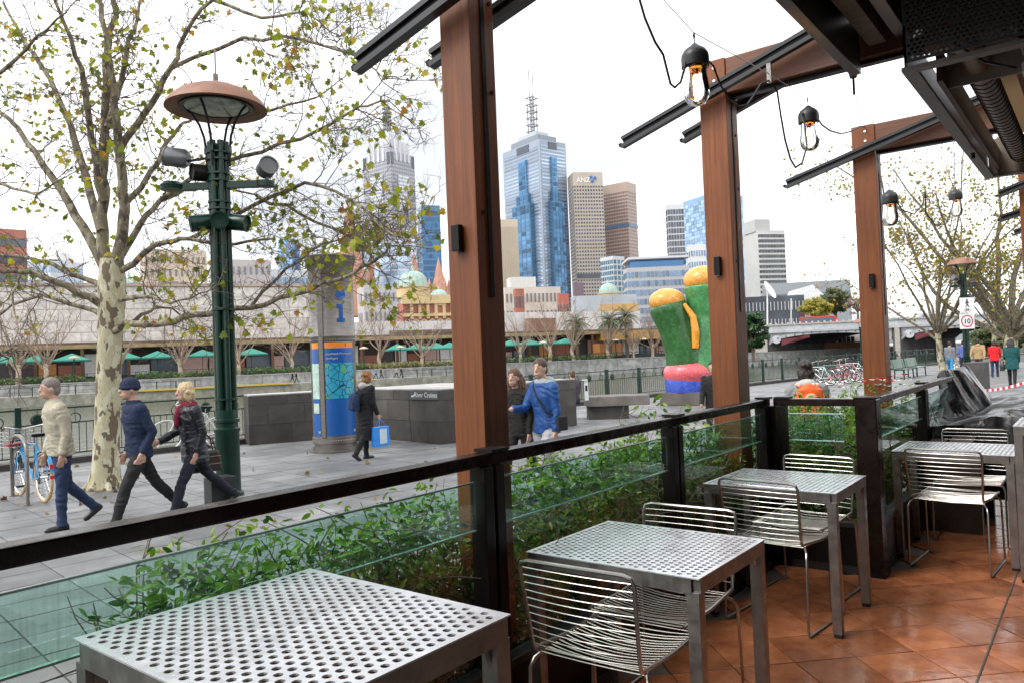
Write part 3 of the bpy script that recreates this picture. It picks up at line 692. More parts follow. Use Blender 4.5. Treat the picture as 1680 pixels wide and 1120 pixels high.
hk = Vector((0, 0, .165))
A0 = atd(1070, -20, 3.2); PEG = atd(1262, 122, 4.25); CONE = atd(1400, 128, 4.9); P3T = atd(1424, 205, 7.3)
def wirething(name, label, pts, r, mat, cat='cable'):
    o = MB().tube(pts, r, 6).build(name, mat); tag(o, label, cat); return o
m_cord = M('dark cord', (.03, .028, .026), .6); m_cat = M('steel catenary wire', (.5, .5, .5), .4, metal=.8)
wirething('catenary_wire', 'thin straight steel wire carrying the lamp beside the sculpture post', [A0, L1 + hk, PEG, L2 + hk], .0022, m_cat, 'wire')
wirething('catenary_wire', 'thin steel wire rising from the second lamp to the roof hanger', [L2 + hk, CONE + Vector((0, 0, -.11))], .0022, m_cat, 'wire')
wirething('catenary_wire', 'thin steel wire falling from the roof hanger to the flower post', [CONE + Vector((0, 0, -.11)), P3T], .0022, m_cat, 'wire')
def sagging(a, c, sag, n=14): return [a.lerp(c, i / n) - Vector((0, 0, sag * 4 * (i / n) * (1 - i / n))) for i in range(n + 1)]
def px_path(pts, d0, d1): return [atd(x, y, d0 + (d1 - d0) * i / (len(pts) - 1)) for i, (x, y) in enumerate(pts)]
wirething('hanging_cable', 'dark cord looping from the roof to the lamp beside the sculpture post', px_path([(1046, -12), (1058, 30), (1075, 70), (1088, 90), (1095, 118), (1100, 138), (1107, 144), (1117, 135), (1123, 112), (1128, 88), (1140, 78)], 3.3, 3.5), .006, m_cord)
wirething('hanging_cable', 'brown cord running from the first lamp to the peg', px_path([(1158, 96), (1170, 108), (1182, 140), (1198, 165), (1213, 175), (1226, 172), (1236, 158), (1248, 138), (1262, 132)], 3.5, 4.25), .005, m_cord)
wirething('hanging_cable', 'dark cord hanging in a deep loop from the peg to the second lamp', px_path([(1264, 134), (1275, 150), (1281, 190), (1288, 230), (1297, 262), (1305, 275), (1316, 268), (1324, 240), (1320, 205), (1315, 190), (1323, 180)], 4.25, 4.8), .006, m_cord)
wirething('hanging_cable', 'cord swinging from the second lamp to the top of the flower post', px_path([(1340, 192), (1348, 205), (1362, 215), (1380, 220), (1396, 216), (1410, 208), (1422, 208)], 4.8, 7.2), .006, m_cord)
wirething('hanging_cable', 'cord running down the flower post to its jar lamp', px_path([(1424, 208), (1434, 240), (1440, 270), (1447, 300), (1450, 318), (1459, 322)], 7.2, 6.0), .007, m_cord)
wirething('hanging_cable', 'cord looping past the autumn tree between the last two lamps', px_path([(1466, 322), (1480, 345), (1500, 352), (1514, 335), (1518, 312), (1519, 350), (1535, 370), (1552, 368), (1562, 340), (1568, 318)], 6.0, 7.6), .006, m_cord)
wirething('hanging_cable', 'thin cord holding up the lamp in front of the autumn tree', [L4 + hk, L4 + Vector((0.1, 0, .75))], .003, m_cord)
pg = MB().box(-.008, .008, -.012, .012, -.05, .06).build('cable_peg', m_galv); pg.location = PEG; tag(pg, 'small metal peg clamping the lamp wire between two lamps', 'clip')
ch = thing('roof_hanger', 'small brown cone hanger under the roof beam holding the lamp wire', 'hanger', CONE)
MB().lathe([(0, .10), (.045, .10), (.05, .085), (.03, .04), (.022, 0), (0, 0)], 16).build('cone', M('hanger brown', (.09, .055, .045), .5), ch, smooth=True)
MB().tube([(0, 0, 0), (0, 0, -.11)], .008, 8).build('rod', m_black, ch)
MB().box(-.04, .04, -.03, .03, .10, .17).build('mount', m_black, ch)

# ================================================================== VEGETATION
def leaf_outline(kind):
    if kind == 'plane':
        pts = [(0, -.10), (.10, .0), (.42, -.02), (.34, .16), (.52, .36), (.26, .40), (.22, .62), (.07, .60), (0, .95)]
        return pts + [(-x, y) for x, y in pts[-2:0:-1]]
    return [(0, 0), (.16, .22), (.20, .5), (.12, .8), (0, 1.0), (-.12, .8), (-.20, .5), (-.16, .22)]
LO = {k: leaf_outline(k) for k in ('plane', 'oval')}
def add_leaf(mb, pos, size, kind, rng, droop=.5, facing=None):
    """one leaf as a folded fan"""
    d = Vector((rng.gauss(0, 1), rng.gauss(0, 1), rng.gauss(-droop, .6))).normalized() if facing is None else facing
    n = Vector((rng.gauss(0, 1), rng.gauss(0, 1), rng.gauss(.6, .7)))
    s = d.cross(n)
    s = s.normalized() if s.length > 1e-4 else d.orthogonal()
    n = s.cross(d)
    fold = rng.uniform(.05, .3)
    o = Vector(pos); vs = []
    for x, y in LO[kind]: vs.append(o + (s * x + d * y + n * (abs(x) * fold - .12 * y * y)) * size)
    k = len(vs); c = o + (d * .42 - n * .02) * size
    mb.add(vs + [c], [(i, (i + 1) % k, k) for i in range(k)])
def branch_pts(p, d, L, rng, wob=.16, up=.0, n=5):
    pts = [Vector(p)]; d = Vector(d).normalized()
    for i in range(n):
        d = (d + Vector((rng.gauss(0, wob), rng.gauss(0, wob), rng.gauss(up, wob)))).normalized(); pts.append(pts[-1] + d * (L / n))
    return pts
def twigs(tw, leaves, pts, r, rng, level, L, dens, up=.06, leafp=.5):
    """grow side shoots along a polyline"""
    seg = [(pts[i], pts[i + 1]) for i in range(len(pts) - 1)]
    tot = sum((b_ - a).length for a, b_ in seg); cnt = max(2, int(tot * dens))
    for _ in range(cnt):
        t = rng.uniform(.22, 1) * tot
        for a, b_ in seg:
            l = (b_ - a).length
            if t <= l: break
            t -= l
        p = a.lerp(b_, min(1, t / max(l, 1e-6))); ax = (b_ - a).normalized()
        rd = Vector((rng.gauss(0, 1), rng.gauss(0, 1), rng.gauss(.15, .9))); rd -= ax * rd.dot(ax)
        if rd.length < 1e-3: continue
        d = (ax * rng.uniform(.25, .9) + rd.normalized() * rng.uniform(.6, 1)).normalized()
        l2 = L * rng.uniform(.45, 1.15); q = branch_pts(p, d, l2, rng, .2, up, 5)
        rr = r * rng.uniform(.7, 1.0)
        tw.tube(q, [rr * (1 - .65 * i / 5) for i in range(6)], 5 if rr > .008 else 4, cap=False)
        if level > 0: twigs(tw, leaves, q, rr * .68, rng, level - 1, L * .55, dens * 1.7, up, leafp)
        else:
            for k in (2, 3, 4, 5):
                if rng.random() < leafp: leaves.append(q[k])

# ---------- the big plane tree beside the lamp post
rng = random.Random(11)
TB = atz(172, 800, G); TD = proj(TB)[2]
tree = thing('plane_tree', 'big pale mottled plane tree with sparse yellow-green leaves beside the green lamp post', 'tree', TB)
def tp(x, y, dd=0): return atd(x, y, TD + dd)
trunk = MB()
trunk.tube([tp(172, 812), tp(172, 800), tp(173, 780), tp(174, 750), tp(176, 690), tp(178, 620), tp(181, 550), tp(183, 500), tp(184, 460), tp(184, 425)], [.30, .26, .215, .19, .178, .175, .18, .195, .20, .165], 20)
for k in range(7):
    a = k * .9; q = Vector((cos(a), sin(a), 0)); trunk.tube([TB + q * .32 + Vector((0, 0, -.04)), TB + q * .19 + Vector((0, 0, .09)), TB + q * .10 + Vector((0, 0, .4))], [.04, .06, .045], 8)
trunk.build('trunk', m_bark, tree, True, smooth=True)
LIMBS = [  # photo path, start radius, end depth offset (m)
 ([(182, 470), (168, 400), (170, 330), (170, 270), (172, 200), (174, 120), (180, 50), (192, -20), (200, -90)], .10, .3),
 ([(188, 470), (198, 400), (205, 340), (200, 280), (193, 220), (188, 150), (176, 80), (166, 10), (150, -70)], .095, -.6),
 ([(194, 252), (214, 218), (248, 172), (280, 112), (302, 60), (350, 0), (390, -60)], .06, -.9),
 ([(205, 335), (232, 308), (258, 270), (275, 232), (300, 202), (332, 190), (380, 200)], .05, .9),
 ([(196, 425), (228, 372), (262, 330), (300, 312), (360, 305), (420, 320)], .055, 1.2),
 ([(172, 440), (136, 372), (100, 312), (58, 250), (14, 195), (-50, 150)], .085, .6),
 ([(166, 380), (142, 292), (116, 205), (82, 130), (40, 68), (5, 5)], .07, 1.3),
 ([(170, 330), (150, 230), (134, 112), (108, 45), (80, -20)], .06, -1.0),
 ([(176, 210), (208, 88), (226, 30), (232, -30)], .05, 1.0),
 ([(176, 500), (146, 487), (90, 462), (36, 447), (-10, 441), (-80, 430)], .065, -1.0),
 ([(174, 470), (146, 460), (104, 444), (57, 426), (0, 419), (-60, 410)], .05, .8),
 ([(190, 450), (232, 419), (271, 398), (311, 392), (386, 401), (450, 392)], .055, -.8),
 ([(180, 556), (204, 530), (286, 528), (339, 516), (411, 505), (480, 484), (560, 458), (612, 430), (640, 400)], .06, -1.5),
 ([(194, 540), (232, 516), (271, 505), (310, 520)], .038, 1.0),
 ([(184, 495), (250, 487), (280, 498), (330, 480)], .035, -1.2),
 ([(178, 520), (139, 505), (71, 484), (20, 500), (-30, 540)], .045, 1.5),
 ([(262, 330), (340, 272), (430, 250), (520, 215), (590, 175), (640, 165)], .04, -1.8),
 ([(311, 392), (420, 335), (500, 300), (570, 325), (640, 385), (690, 402)], .035, -2.2),
 ([(282, 112), (400, 62), (500, 66), (580, 90), (630, 130)], .035, -2.0),
 ([(350, 0), (430, 30), (500, 20), (560, 60)], .03, -.3),
 ([(380, 200), (450, 180), (520, 160), (575, 120)], .028, .6),
 ([(420, 320), (490, 350), (560, 380), (610, 420), (640, 470)], .03, -.4),
 ([(411, 505), (470, 440), (530, 400), (590, 380)], .028, -1.0),
 ([(36, 447), (20, 480), (30, 540), (10, 600)], .022, -1.4),
 ([(-60, 150), (0, 120), (60, 60), (110, 20)], .04, -1.6), ([(-60, 330), (0, 300), (60, 320), (110, 290)], .035, -1.8)]
lm, tw, lv = MB(), MB(), []
for path, r, dd in LIMBS:
    n = len(path); pts = [tp(x, y, dd * i / (n - 1)) for i, (x, y) in enumerate(path)]
    fine = []
    for i in range(n - 1):
        for k in range(3):
            q = pts[i].lerp(pts[i + 1], k / 3)
            if k: q = q + Vector((rng.gauss(0, .02), rng.gauss(0, .02), rng.gauss(0, .02)))
            fine.append(q)
    fine.append(pts[-1]); k = len(fine)
    lm.tube(fine, [r * (1 - .72 * i / (k - 1)) for i in range(k)], 10 if r > .04 else 7)
    twigs(tw, lv, fine, .0105, rng, 2, .95, 4.6 if fine[-1].x > 6.3 else 4.0, .03, .13)
lm.build('limbs', m_limb, tree, True, smooth=True)
stuff(tw.build('twigs', m_twig, tree, True))
rng.shuffle(lv)
vis = [p for p in lv if -40 < proj(p)[0] < 760 and -60 < proj(p)[1] < 560]
print('plane leaves', len(lv), len(vis))
near = []
for p in vis[:1050]:
    for _ in range(rng.choice((1, 2, 3, 4))): near.append(p + Vector((rng.gauss(0, .07), rng.gauss(0, .07), rng.gauss(-.02, .06))))
near.sort(key=lambda p: proj(p)[2])
lmesh = []
for k in range(8):
    q = MB(); add_leaf(q, (0, 0, 0), 1.0, 'plane', random.Random(k), .6); lmesh.append(q.mesh('leaf', m_leaf))
for p in near[:260]:
    o = link('leaf', rng.choice(lmesh), tree, True); s = rng.uniform(.07, .14)
    o.matrix_basis = Matrix.Translation(p) @ Matrix.Rotation(rng.uniform(0, 6.28), 4, 'Z') @ Matrix.Scale(s, 4)
fl = MB()
for p in near[260:] : add_leaf(fl, p, rng.uniform(.06, .14), 'plane', rng, .6)
stuff(fl.build('foliage', m_leaf, tree, True))

# ---------- trees further along the promenade
def plane_tree(base, H, r0, seed, label, leafn, leafsize, fork=.28, lean=(0, 0), spread=1.0, lmat=None, nl=9, dens=1.5):
    g = random.Random(seed); t = thing('plane_tree', label, 'tree', base, 0, 'plane trees along the promenade')
    base = Vector(base); tr = MB(); top = base + Vector((lean[0], lean[1], H * fork))
    tr.tube([base + Vector((0, 0, -.05)), base + Vector((0, 0, .15)), base.lerp(top, .3) + Vector((g.gauss(0, .04), g.gauss(0, .04), 0)), base.lerp(top, .7), top], [r0 * 1.6, r0 * 1.15, r0, r0 * .92, r0 * .85], 12)
    tr.build('trunk', m_bark, t, True, smooth=True)
    lm, tw, lv = MB(), MB(), []
    for k in range(nl):
        a = 2 * pi * k / nl + g.uniform(-.3, .3); el = g.uniform(.55, 1.35)
        d = Vector((cos(a) * cos(el) * spread, sin(a) * cos(el) * spread, sin(el)))
        st = base.lerp(top, g.uniform(.75, 1.0)); pts = branch_pts(st, d, H * (1 - fork) * g.uniform(.6, 1.0), g, .13, .05, 8)
        lm.tube(pts, [r0 * .5 * (1 - .85 * i / 8) for i in range(9)], 6); twigs(tw, lv, pts, .017, g, 2, H * .14, dens, .05, .5)
    lm.build('limbs', m_limb, t, True, smooth=True); stuff(tw.build('twigs', m_twig, t, True))
    g.shuffle(lv); fl = MB()
    for p in lv[:leafn]: add_leaf(fl, p + Vector((g.gauss(0, .12), g.gauss(0, .12), g.gauss(0, .12))), g.uniform(.7, 1.2) * leafsize, 'plane', g, .4)
    if leafn: stuff(fl.build('foliage', lmat or m_leafaut, t, True))
    print(label[:20], len(lv))
    return t
plane_tree(atz(1547, 607, G), 15.5, .17, 3, 'slim leaning plane tree with thin autumn leaves beside the green benches', 2600, .17, .14, (-.5, .1), 1.1, nl=12, dens=1.4)
plane_tree(atz(1655, 606, G), 17, .36, 4, 'stout plane tree with yellow autumn crown behind the woman in the teal coat', 6000, .18, .11, (.2, -.2), 1.2, nl=13, dens=1.5)
plane_tree(atz(1634, 599, G), 10, .13, 8, 'thin pale plane tree behind the person in red', 900, .19, .3, (0, 0), .9, nl=8, dens=1.0)
#plane_tree(atz(1720, 612, G), 14, .3, 14, 'yellowing plane tree leaning in from the promenade side of the terrace', 4200, .18, .16, (.3, .6), 1.3, nl=12, dens=1.5)

# ---------- hedge behind the glass and the flower planter
def shrub(name, label, x0, x1, y0, y1, zb, zt, nleaf, nstem, seed, new=.22, size=.05, parts=0, cat='hedge', group=None):
    g = random.Random(seed); t = thing(name, label, cat, ((x0 + x1) / 2, (y0 + y1) / 2, zb), 0, group)
    st = MB(); tips = []
    for k in range(nstem):
        x, y = g.uniform(x0, x1), g.uniform(y0 + .05, y1 - .05); h = (zt - zb) * g.uniform(.6, .92)
        pts = branch_pts((x, y, zb), (g.gauss(0, .15), g.gauss(0, .12), 1), h, g, .16, .12, 6); st.tube(pts, [.007 * (1 - .11 * i) for i in range(7)], 5, cap=False)
        for i in range(2, 7):
            for _ in range(3):
                d = Vector((g.gauss(0, 1), g.gauss(0, .8), g.gauss(.35, .5))); q = branch_pts(pts[i], d, g.uniform(.1, .24), g, .25, .1, 3)
                if q[3].z > zt: continue
                st.tube(q, [.003, .0026, .002, .0015], 4, cap=False); tips += [(q[1]), (q[2]), (q[3]), (q[3])]
    stuff(st.build('stems', m_twig, t, True))
    a_, b_, k = MB(), MB(), 0; pa = []
    for i in range(nleaf):
        p = g.choice(tips) + Vector((g.gauss(0, .03), g.gauss(0, .03), g.gauss(0, .03)))
        p.x = min(max(p.x, x0 - .05), x1 + .05); p.y = min(max(p.y, y0), y1 + .1)
        h = (p.z - zb) / (zt - zb)
        if h > 1.0 and g.random() < .93 or h > 1.06: continue
        if p.z < zb + .02 or (h < .4 and g.random() < .6): continue
        fresh = h > .86 and g.random() < .7 or g.random() < new * .25
        s = size * g.uniform(.7, 1.35)
        if fresh and len(pa) < parts and p.y < y0 + .3: pa.append((p, s)); continue
        add_leaf(b_ if fresh else a_, p, s, 'oval', g, .15)
    stuff(a_.build('foliage', m_hedge, t, True)); stuff(b_.build('new_growth', m_hedgenew, t, True))
    if pa:
        ms = []
        for k in range(6):
            q = MB(); add_leaf(q, (0, 0, 0), 1, 'oval', random.Random(k + 50), -.3); ms.append(q.mesh('leaf', m_hedgenew))
        for p, s in pa:
            o = link('leaf', g.choice(ms), t, True); o.matrix_basis = Matrix.Translation(p) @ Matrix.Rotation(g.uniform(0, 6.28), 4, 'Z') @ Matrix.Scale(s * 1.1, 4)
    return t
shrub('hedge', 'leafy green hedge behind the glass, between the tall table and the broad timber post', 1.05, 2.30, 2.02, 2.38, G + .1, 1.02, 20000, 120, 21, size=.037, parts=130)
shrub('hedge', 'leafy green hedge behind the glass, past the broad timber post', 2.56, 3.85, 2.02, 2.45, G + .1, 1.0, 16000, 95, 22, size=.040, parts=60)
shrub('hedge', 'dense bright hedge behind the glass before the post beside the sculpture', 3.9, 5.0, 2.02, 2.55, G + .1, 1.03, 16000, 90, 23, size=.040, parts=60)
shrub('hedge', 'bright hedge filling the corner behind the short glass screen', 5.32, 6.6, 1.34, 2.35, G + .1, 1.08, 12000, 90, 24, size=.046)
shrub('flower_bush', 'leafy planting at the foot of the post rising past the corner', 6.65, 8.3, 1.36, 2.2, G + .1, 1.13, 9000, 60, 25, size=.045, new=.8, cat='bush')
shrub('bush', 'small bright bush against the foot of the sculpture post', 4.75, 5.03, 2.1, 2.5, G + .1, 1.28, 420, 9, 26, size=.06, new=1, cat='bush')
def petals(n, x0, x1, y0, y1, z0, z1, mat, label, g):
    for k in range(n):
        p = Vector((g.uniform(x0, x1), g.uniform(y0, y1), g.uniform(z0, z1))); q = MB()
        for i in range(5): add_leaf(q, (0, 0, 0), .035, 'oval', g, -.6, Vector((cos(i * 1.256), sin(i * 1.256), .35)).normalized())
        o = q.build('flower', mat); o.location = p; tag(o, label, 'flower', 'flowers in the planter')
g = random.Random(5)
petals(22, 6.9, 8.2, 1.4, 2.2, 1.10, 1.17, M('white petal', (.75, .70, .66), .5), 'small white flower in the planter below the flower post', g)
petals(14, 7.0, 8.2, 1.5, 2.3, 1.12, 1.19, M('red petal', (.65, .03, .03), .5), 'small red flower in the planter below the flower post', g)
# planter kerbs and soil
pl = thing('planter_box', 'low stone planter trough full of soil under the hedge, outside the glass', 'planter', (3.0, 2.3, G))
MB().box(.85, 8.6, 1.995, 2.62, G, G + .10).build('soil', m_soil, pl, True)
MB().box(.80, 8.65, 2.62, 2.72, G, G + .20).build('kerb', m_stone, pl, True, bevel=.01)
MB().box(.74, .84, 1.985, 2.619, G, G + .20).build('kerb', m_stone, pl, True, bevel=.01)
MB().box(5.37, 8.6, 1.31, 1.99, G, G + .1).build('soil', m_soil, pl, True)
lt = MB(); g = random.Random(9)
for k in range(700):
    x, y = g.uniform(.9, 5.2), g.uniform(2.0, 2.6); add_leaf(lt, (x, y, G + .11 + g.random() * .02), .06, 'oval', g, 0, Vector((g.gauss(0, 1), g.gauss(0, 1), g.gauss(0, .2))).normalized())
o = stuff(lt.build('leaf_litter', leafmat('dead leaf', [(0, (.10, .05, .02)), (.6, (.22, .12, .05)), (1, (.34, .22, .10))], .15, .7))); tag(o, 'brown fallen leaves lying on the soil under the hedge', 'leaf litter')

pv = MB(); g = random.Random(19)
for k in range(110):
    r_ = abs(g.gauss(0, 3.2)); a = g.uniform(0, 6.28); x, y = TB.x + r_ * cos(a) * 1.6, TB.y + r_ * sin(a)
    if y > edgeY(x) - .5 or y < 2.9: continue
    add_leaf(pv, (x, y, G + .006 + g.random() * .012), g.uniform(.06, .12), 'plane', g, 0, Vector((g.gauss(0, 1), g.gauss(0, 1), g.gauss(0, .06))).normalized())
o = stuff(pv.build('fallen_leaves', leafmat('fallen plane leaf', [(0, (.13, .07, .03)), (.5, (.26, .17, .06)), (1, (.36, .30, .08))], .1, .7))); tag(o, 'scattered brown plane leaves on the paving round the big plane tree', 'leaf litter')

# ================================================================== PROMENADE FURNITURE
def text_mesh(s, size, mat, align='LEFT', bold=False):
    cu = bpy.data.curves.new('t', 'FONT'); cu.body = s; cu.size = size; cu.align_x = align; cu.extrude = .0015
    if bold: cu.offset = size * .018
    ob = bpy.data.objects.new('t', cu); COL.objects.link(ob); bpy.context.view_layer.update()
    me = bpy.data.meshes.new_from_object(ob.evaluated_get(bpy.context.evaluated_depsgraph_get())); bpy.data.objects.remove(ob); me.materials.clear(); me.materials.append(mat); return me
# ---------- lamp posts
def lamp_post(loc, rz, label, spots=True):
    t = thing('lamp_post', label, 'lamp post', loc, rz, 'green promenade lamp posts')
    MB().lathe([(.20, 0), (.20, .04), (.165, .06), (.162, .88), (.175, .90), (.175, .94), (.15, .96), (.15, 1.02), (.172, 1.03), (.172, 1.07), (.15, 1.08), (.15, 1.2), (0, 1.2)], 28).build('base_drum', m_green, t, smooth=True)
    for k in range(6):
        a = k * pi / 3 + .3
        MB().tube([(.105 * cos(a), .105 * sin(a), 1.15), (.105 * cos(a), .105 * sin(a), 4.98)], .043, 12).build('column', m_green, t, smooth=True)
    MB().tube([(0, 0, 1.15), (0, 0, 4.9)], .07, 12).build('core', m_green, t, smooth=True)
    for z in (1.35, 2.6, 4.02, 4.12, 4.42, 4.52, 4.72, 4.82):
        MB().lathe([(.150, -.015), (.158, -.012), (.158, .012), (.150, .015), (.06, .014), (.06, -.014), (.150, -.015)], 20, (0, 0, z)).build('ring', m_green, t, smooth=True)
    for k in range(4):
        a = k * pi / 2 + .55; c, s = cos(a), sin(a)
        MB().tube([(.17 * c, .17 * s, 4.62), (.175 * c, .175 * s, 4.85), (.20 * c, .20 * s, 5.05), (.27 * c, .27 * s, 5.25), (.37 * c, .37 * s, 5.40), (.44 * c, .44 * s, 5.47)], .018, 8).build('stay', m_black, t, smooth=True)
        MB().box(-.03, .03, -.025, .025, -.05, .05).build('stay_bracket', m_green, t).matrix_basis = Matrix.Translation((.165 * c, .165 * s, 4.86)) @ Matrix.Rotation(a, 4, 'Z')
    MB().lathe([(0, 5.80), (.10, 5.795), (.30, 5.75), (.50, 5.66), (.62, 5.56), (.685, 5.46), (.69, 5.445), (.67, 5.44), (.55, 5.475), (.42, 5.50)], 40).build('dome', m_copper, t, smooth=True)
    MB().lathe([(0, 5.53), (.2, 5.52), (.36, 5.505), (.425, 5.485), (.43, 5.47), (.3, 5.44), (0, 5.42)], 32).build('lens', M('lamp lens', (.42, .47, .44), .15, var=.5, scale=9), t, smooth=True)
    MB().lathe([(.50, 5.482), (.435, 5.50), (.44, 5.46), (.50, 5.455), (.50, 5.482)], 32).build('lens_ring', m_dkgrey, t, smooth=True)
    MB().tube([(0, 0, 5.79), (0, 0, 6.3)], .012, 6).build('finial', m_steel, t)
    MB().box(-.03, .03, -.02, .02, 5.79, 5.95).build('sensor', m_steel, t)
    if spots:
        a = Vector(CR).to_2d().normalized(); ax = Vector((a.x, a.y, 0))
        arm = MB(); arm.bar(-ax * .72 + Vector((0, 0, 4.36)), ax * .72 + Vector((0, 0, 4.36)), .10, .09); arm.lathe([(0, -.045), (.16, -.04), (.175, .02), (.12, .07), (0, .075)], 18, -ax * .66 + Vector((0, 0, 4.36))); arm.lathe([(0, -.045), (.12, -.04), (.125, .03), (0, .05)], 18, ax * .66 + Vector((0, 0, 4.36))); arm.build('cross_arm', m_green, t)
        def spot(p, d, r, L, mat, nm='spotlight'):
            p, d = Vector(p), Vector(d).normalized(); q = Vector((0, 0, 1)).rotation_difference(d).to_matrix().to_4x4()
            o = MB().lathe([(0, -L * .5), (r * .7, -L * .5), (r, -L * .35), (r, L * .42), (r * 1.06, L * .44), (r * 1.06, L * .5), (r * .9, L * .5), (r * .86, L * .42), (0, L * .40)], 18).build(nm, mat, t, smooth=True); o.matrix_basis = Matrix.Translation(p) @ q
            return o
        m_sp = M('spotlight grey', (.16, .165, .17), .35, metal=.5)
        spot(-ax * .58 + Vector((0, 0, 4.78)), -ax + Vector((.0, 0, .18)), .135, .32, m_sp); MB().bar(-ax * .12 + Vector((0, 0, 4.76)), -ax * .45 + Vector((0, 0, 4.72)), .03, .03).build('spotlight_arm', m_black, t)
        spot(-ax * .25 + Vector((0, 0, 4.55)), -ax - CF * .8, .12, .26, m_black)
        spot(ax * .68 + Vector((0, 0, 4.58)), ax * .5 - CF * .7 + Vector((0, 0, .2)), .13, .24, m_sp); MB().bar(ax * .68 + Vector((0, 0, 4.40)), ax * .68 + Vector((0, 0, 4.5)), .04, .04).build('spotlight_yoke', m_sp, t)
        for d in (-ax - CF * .5, ax * .35 - CF, ax * .95 - CF * .1):
            d = Vector((d.x, d.y, 0)).normalized(); spot(d * .25 + Vector((0, 0, 3.82)), d + Vector((0, 0, -.15)), .115, .30, m_green)
    return t
lamp_post(atz(376, 812, G), 0, 'tall green lamp post with brown dome and spotlights beside the big plane tree')
lp2 = atz(1588, 614, G)
lamp_post(lp2, .4, 'green lamp post with brown dome carrying the ten sign')
lamp_post((82.0, 19.5, -1.9), .2, 'green lamp post with brown dome standing by the river behind the parked bicycles', False)
# ---------- signs on the second lamp
sg = thing('shared_path_sign', 'white shared path sign with walker, bicycle and red circled ten', 'sign', lp2)
A2 = Vector((CR.x, CR.y, 0)).normalized(); Fh = Vector((CF.x, CF.y, 0)).normalized()
def panel_frame(px, py, dep): return atd(px, py, dep)
dl = proj(lp2)[2] - .32
c1, c2 = atd(1586.5, 501, dl), atd(1586.5, 527, dl)
hw = .36
def sign_plate(c, hh, nm):
    return MB().obox(c, A2 * hw, Fh * .008, (0, 0, hh)).build(nm, M('sign white', (.82, .82, .80), .35, var=.04), sg, True)
sign_plate(c1, .375, 'upper_plate'); sign_plate(c2, .375, 'lower_plate')
MB().bar(c2 + Fh * .02 - Vector((0, 0, .9)), c1 + Fh * .02 + Vector((0, 0, .3)), .06, .03, up=Fh).build('bracket', m_green, sg, True)
def flat(c, nm, poly, mat, par, dx=0, dz=0):
    MB().prism(poly, c - Fh * .012 + A2 * dx + Vector((0, 0, dz)), A2, (0, 0, 1), -Fh * .003).build(nm, mat, par, True)
m_ink = M('sign black', (.01, .01, .01), .5, var=0); m_red = M('sign red', (.55, .01, .04), .4, var=.05)
rg = MB(); K = 36
for k in range(K):
    a, a2 = 2 * pi * k / K, 2 * pi * (k + 1) / K
    o_ = c2 - Fh * .012
    rg.quad(*[o_ + A2 * (r * cos(x)) + Vector((0, 0, r * sin(x))) for r, x in ((.24, a), (.30, a), (.30, a2), (.24, a2))])
rg.build('red_ring', m_red, sg, True)
o = link('numerals', text_mesh('10', .34, m_ink, 'CENTER', True), sg, True)
rotm = Matrix((( A2.x, 0, -Fh.x, 0), (A2.y, 0, -Fh.y, 0), (0, 1, 0, 0), (0, 0, 0, 1)))
o.matrix_basis = Matrix.Translation(c2 - Fh * .013 - Vector((0, 0, .115))) @ rotm
flat(c1, 'walker_symbol', [(-.03, .30), (.03, .30), (.035, .24), (.02, .23), (.06, .16), (.10, .10), (.08, .08), (.03, .13), (.03, .06), (.07, -.02), (.10, -.10), (.07, -.11), (.01, 0), (-.03, -.05), (-.08, -.11), (-.10, -.09), (-.04, -.01), (-.03, .1), (-.07, .07), (-.09, .08), (-.05, .18), (-.02, .23), (-.035, .25)], m_ink, sg)
bsym = MB()
for dx in (-.09, .09):
    ctr = c1 - Fh * .012 + A2 * dx + Vector((0, 0, -.26))
    for k in range(18):
        a, a2 = 2 * pi * k / 18, 2 * pi * (k + 1) / 18; bsym.quad(*[ctr + A2 * (r * cos(x)) + Vector((0, 0, r * sin(x))) for r, x in ((.045, a), (.062, a), (.062, a2), (.045, a2))])
for (xa, za, xb, zb) in ((-.09, -.26, -.03, -.18), (-.03, -.18, .06, -.18), (.06, -.18, .09, -.26), (-.03, -.18, 0, -.26), (0, -.26, .06, -.18), (-.09, -.26, 0, -.26), (-.06, -.15, 0, -.15)):
    bsym.bar(c1 - Fh * .013 + A2 * xa + Vector((0, 0, za)), c1 - Fh * .013 + A2 * xb + Vector((0, 0, zb)), .014, .003, up=-Fh)
bsym.build('bicycle_symbol', m_ink, sg, True)
# stone block at its foot
sbk = MB().obox(atz(1603, 640, G) + Vector((0, 0, .48)), UX * .5, UY * .28, (0, 0, .48)).build('stone_block', m_stone, bevel=.015); tag(sbk, 'squat stone block on the promenade in front of the ten sign lamp', 'stone block')

# ---------- wayfinding pillar
pc = atz(552, 738, G); 
ip = thing('map_pillar', 'round steel wayfinding pillar with blue map panel and orange band', 'information pillar', pc)
Rp = .455
MB().lathe([(Rp + .08, 0), (Rp + .08, .035), (Rp + .02, .04), (Rp + .02, .10), (Rp - .02, .11), (Rp - .02, .17), (Rp + .015, .18), (Rp + .015, .30), (Rp, .31), (Rp, 2.32), (Rp + .008, 2.33), (Rp + .008, 2.35), (Rp, 2.36), (Rp, 3.72), (Rp + .01, 3.74), (Rp + .08, 3.98), (Rp + .06, 4.0), (0, 3.98)], 48).build('drum', m_steel, ip, smooth=True)
ac = math.atan2(-pc.y, -pc.x)                   # towards the terrace
def curved(nm, a0, a1, z0, z1, mat, off=.006, par=ip):
    n = 12; q = MB(); r = Rp + off
    for k in range(n):
        x0, x1 = a0 + (a1 - a0) * k / n, a0 + (a1 - a0) * (k + 1) / n
        q.quad((r * cos(x0), r * sin(x0), z0), (r * cos(x1), r * sin(x1), z0), (r * cos(x1), r * sin(x1), z1), (r * cos(x0), r * sin(x0), z1))
    return q.build(nm, mat, par, smooth=True)
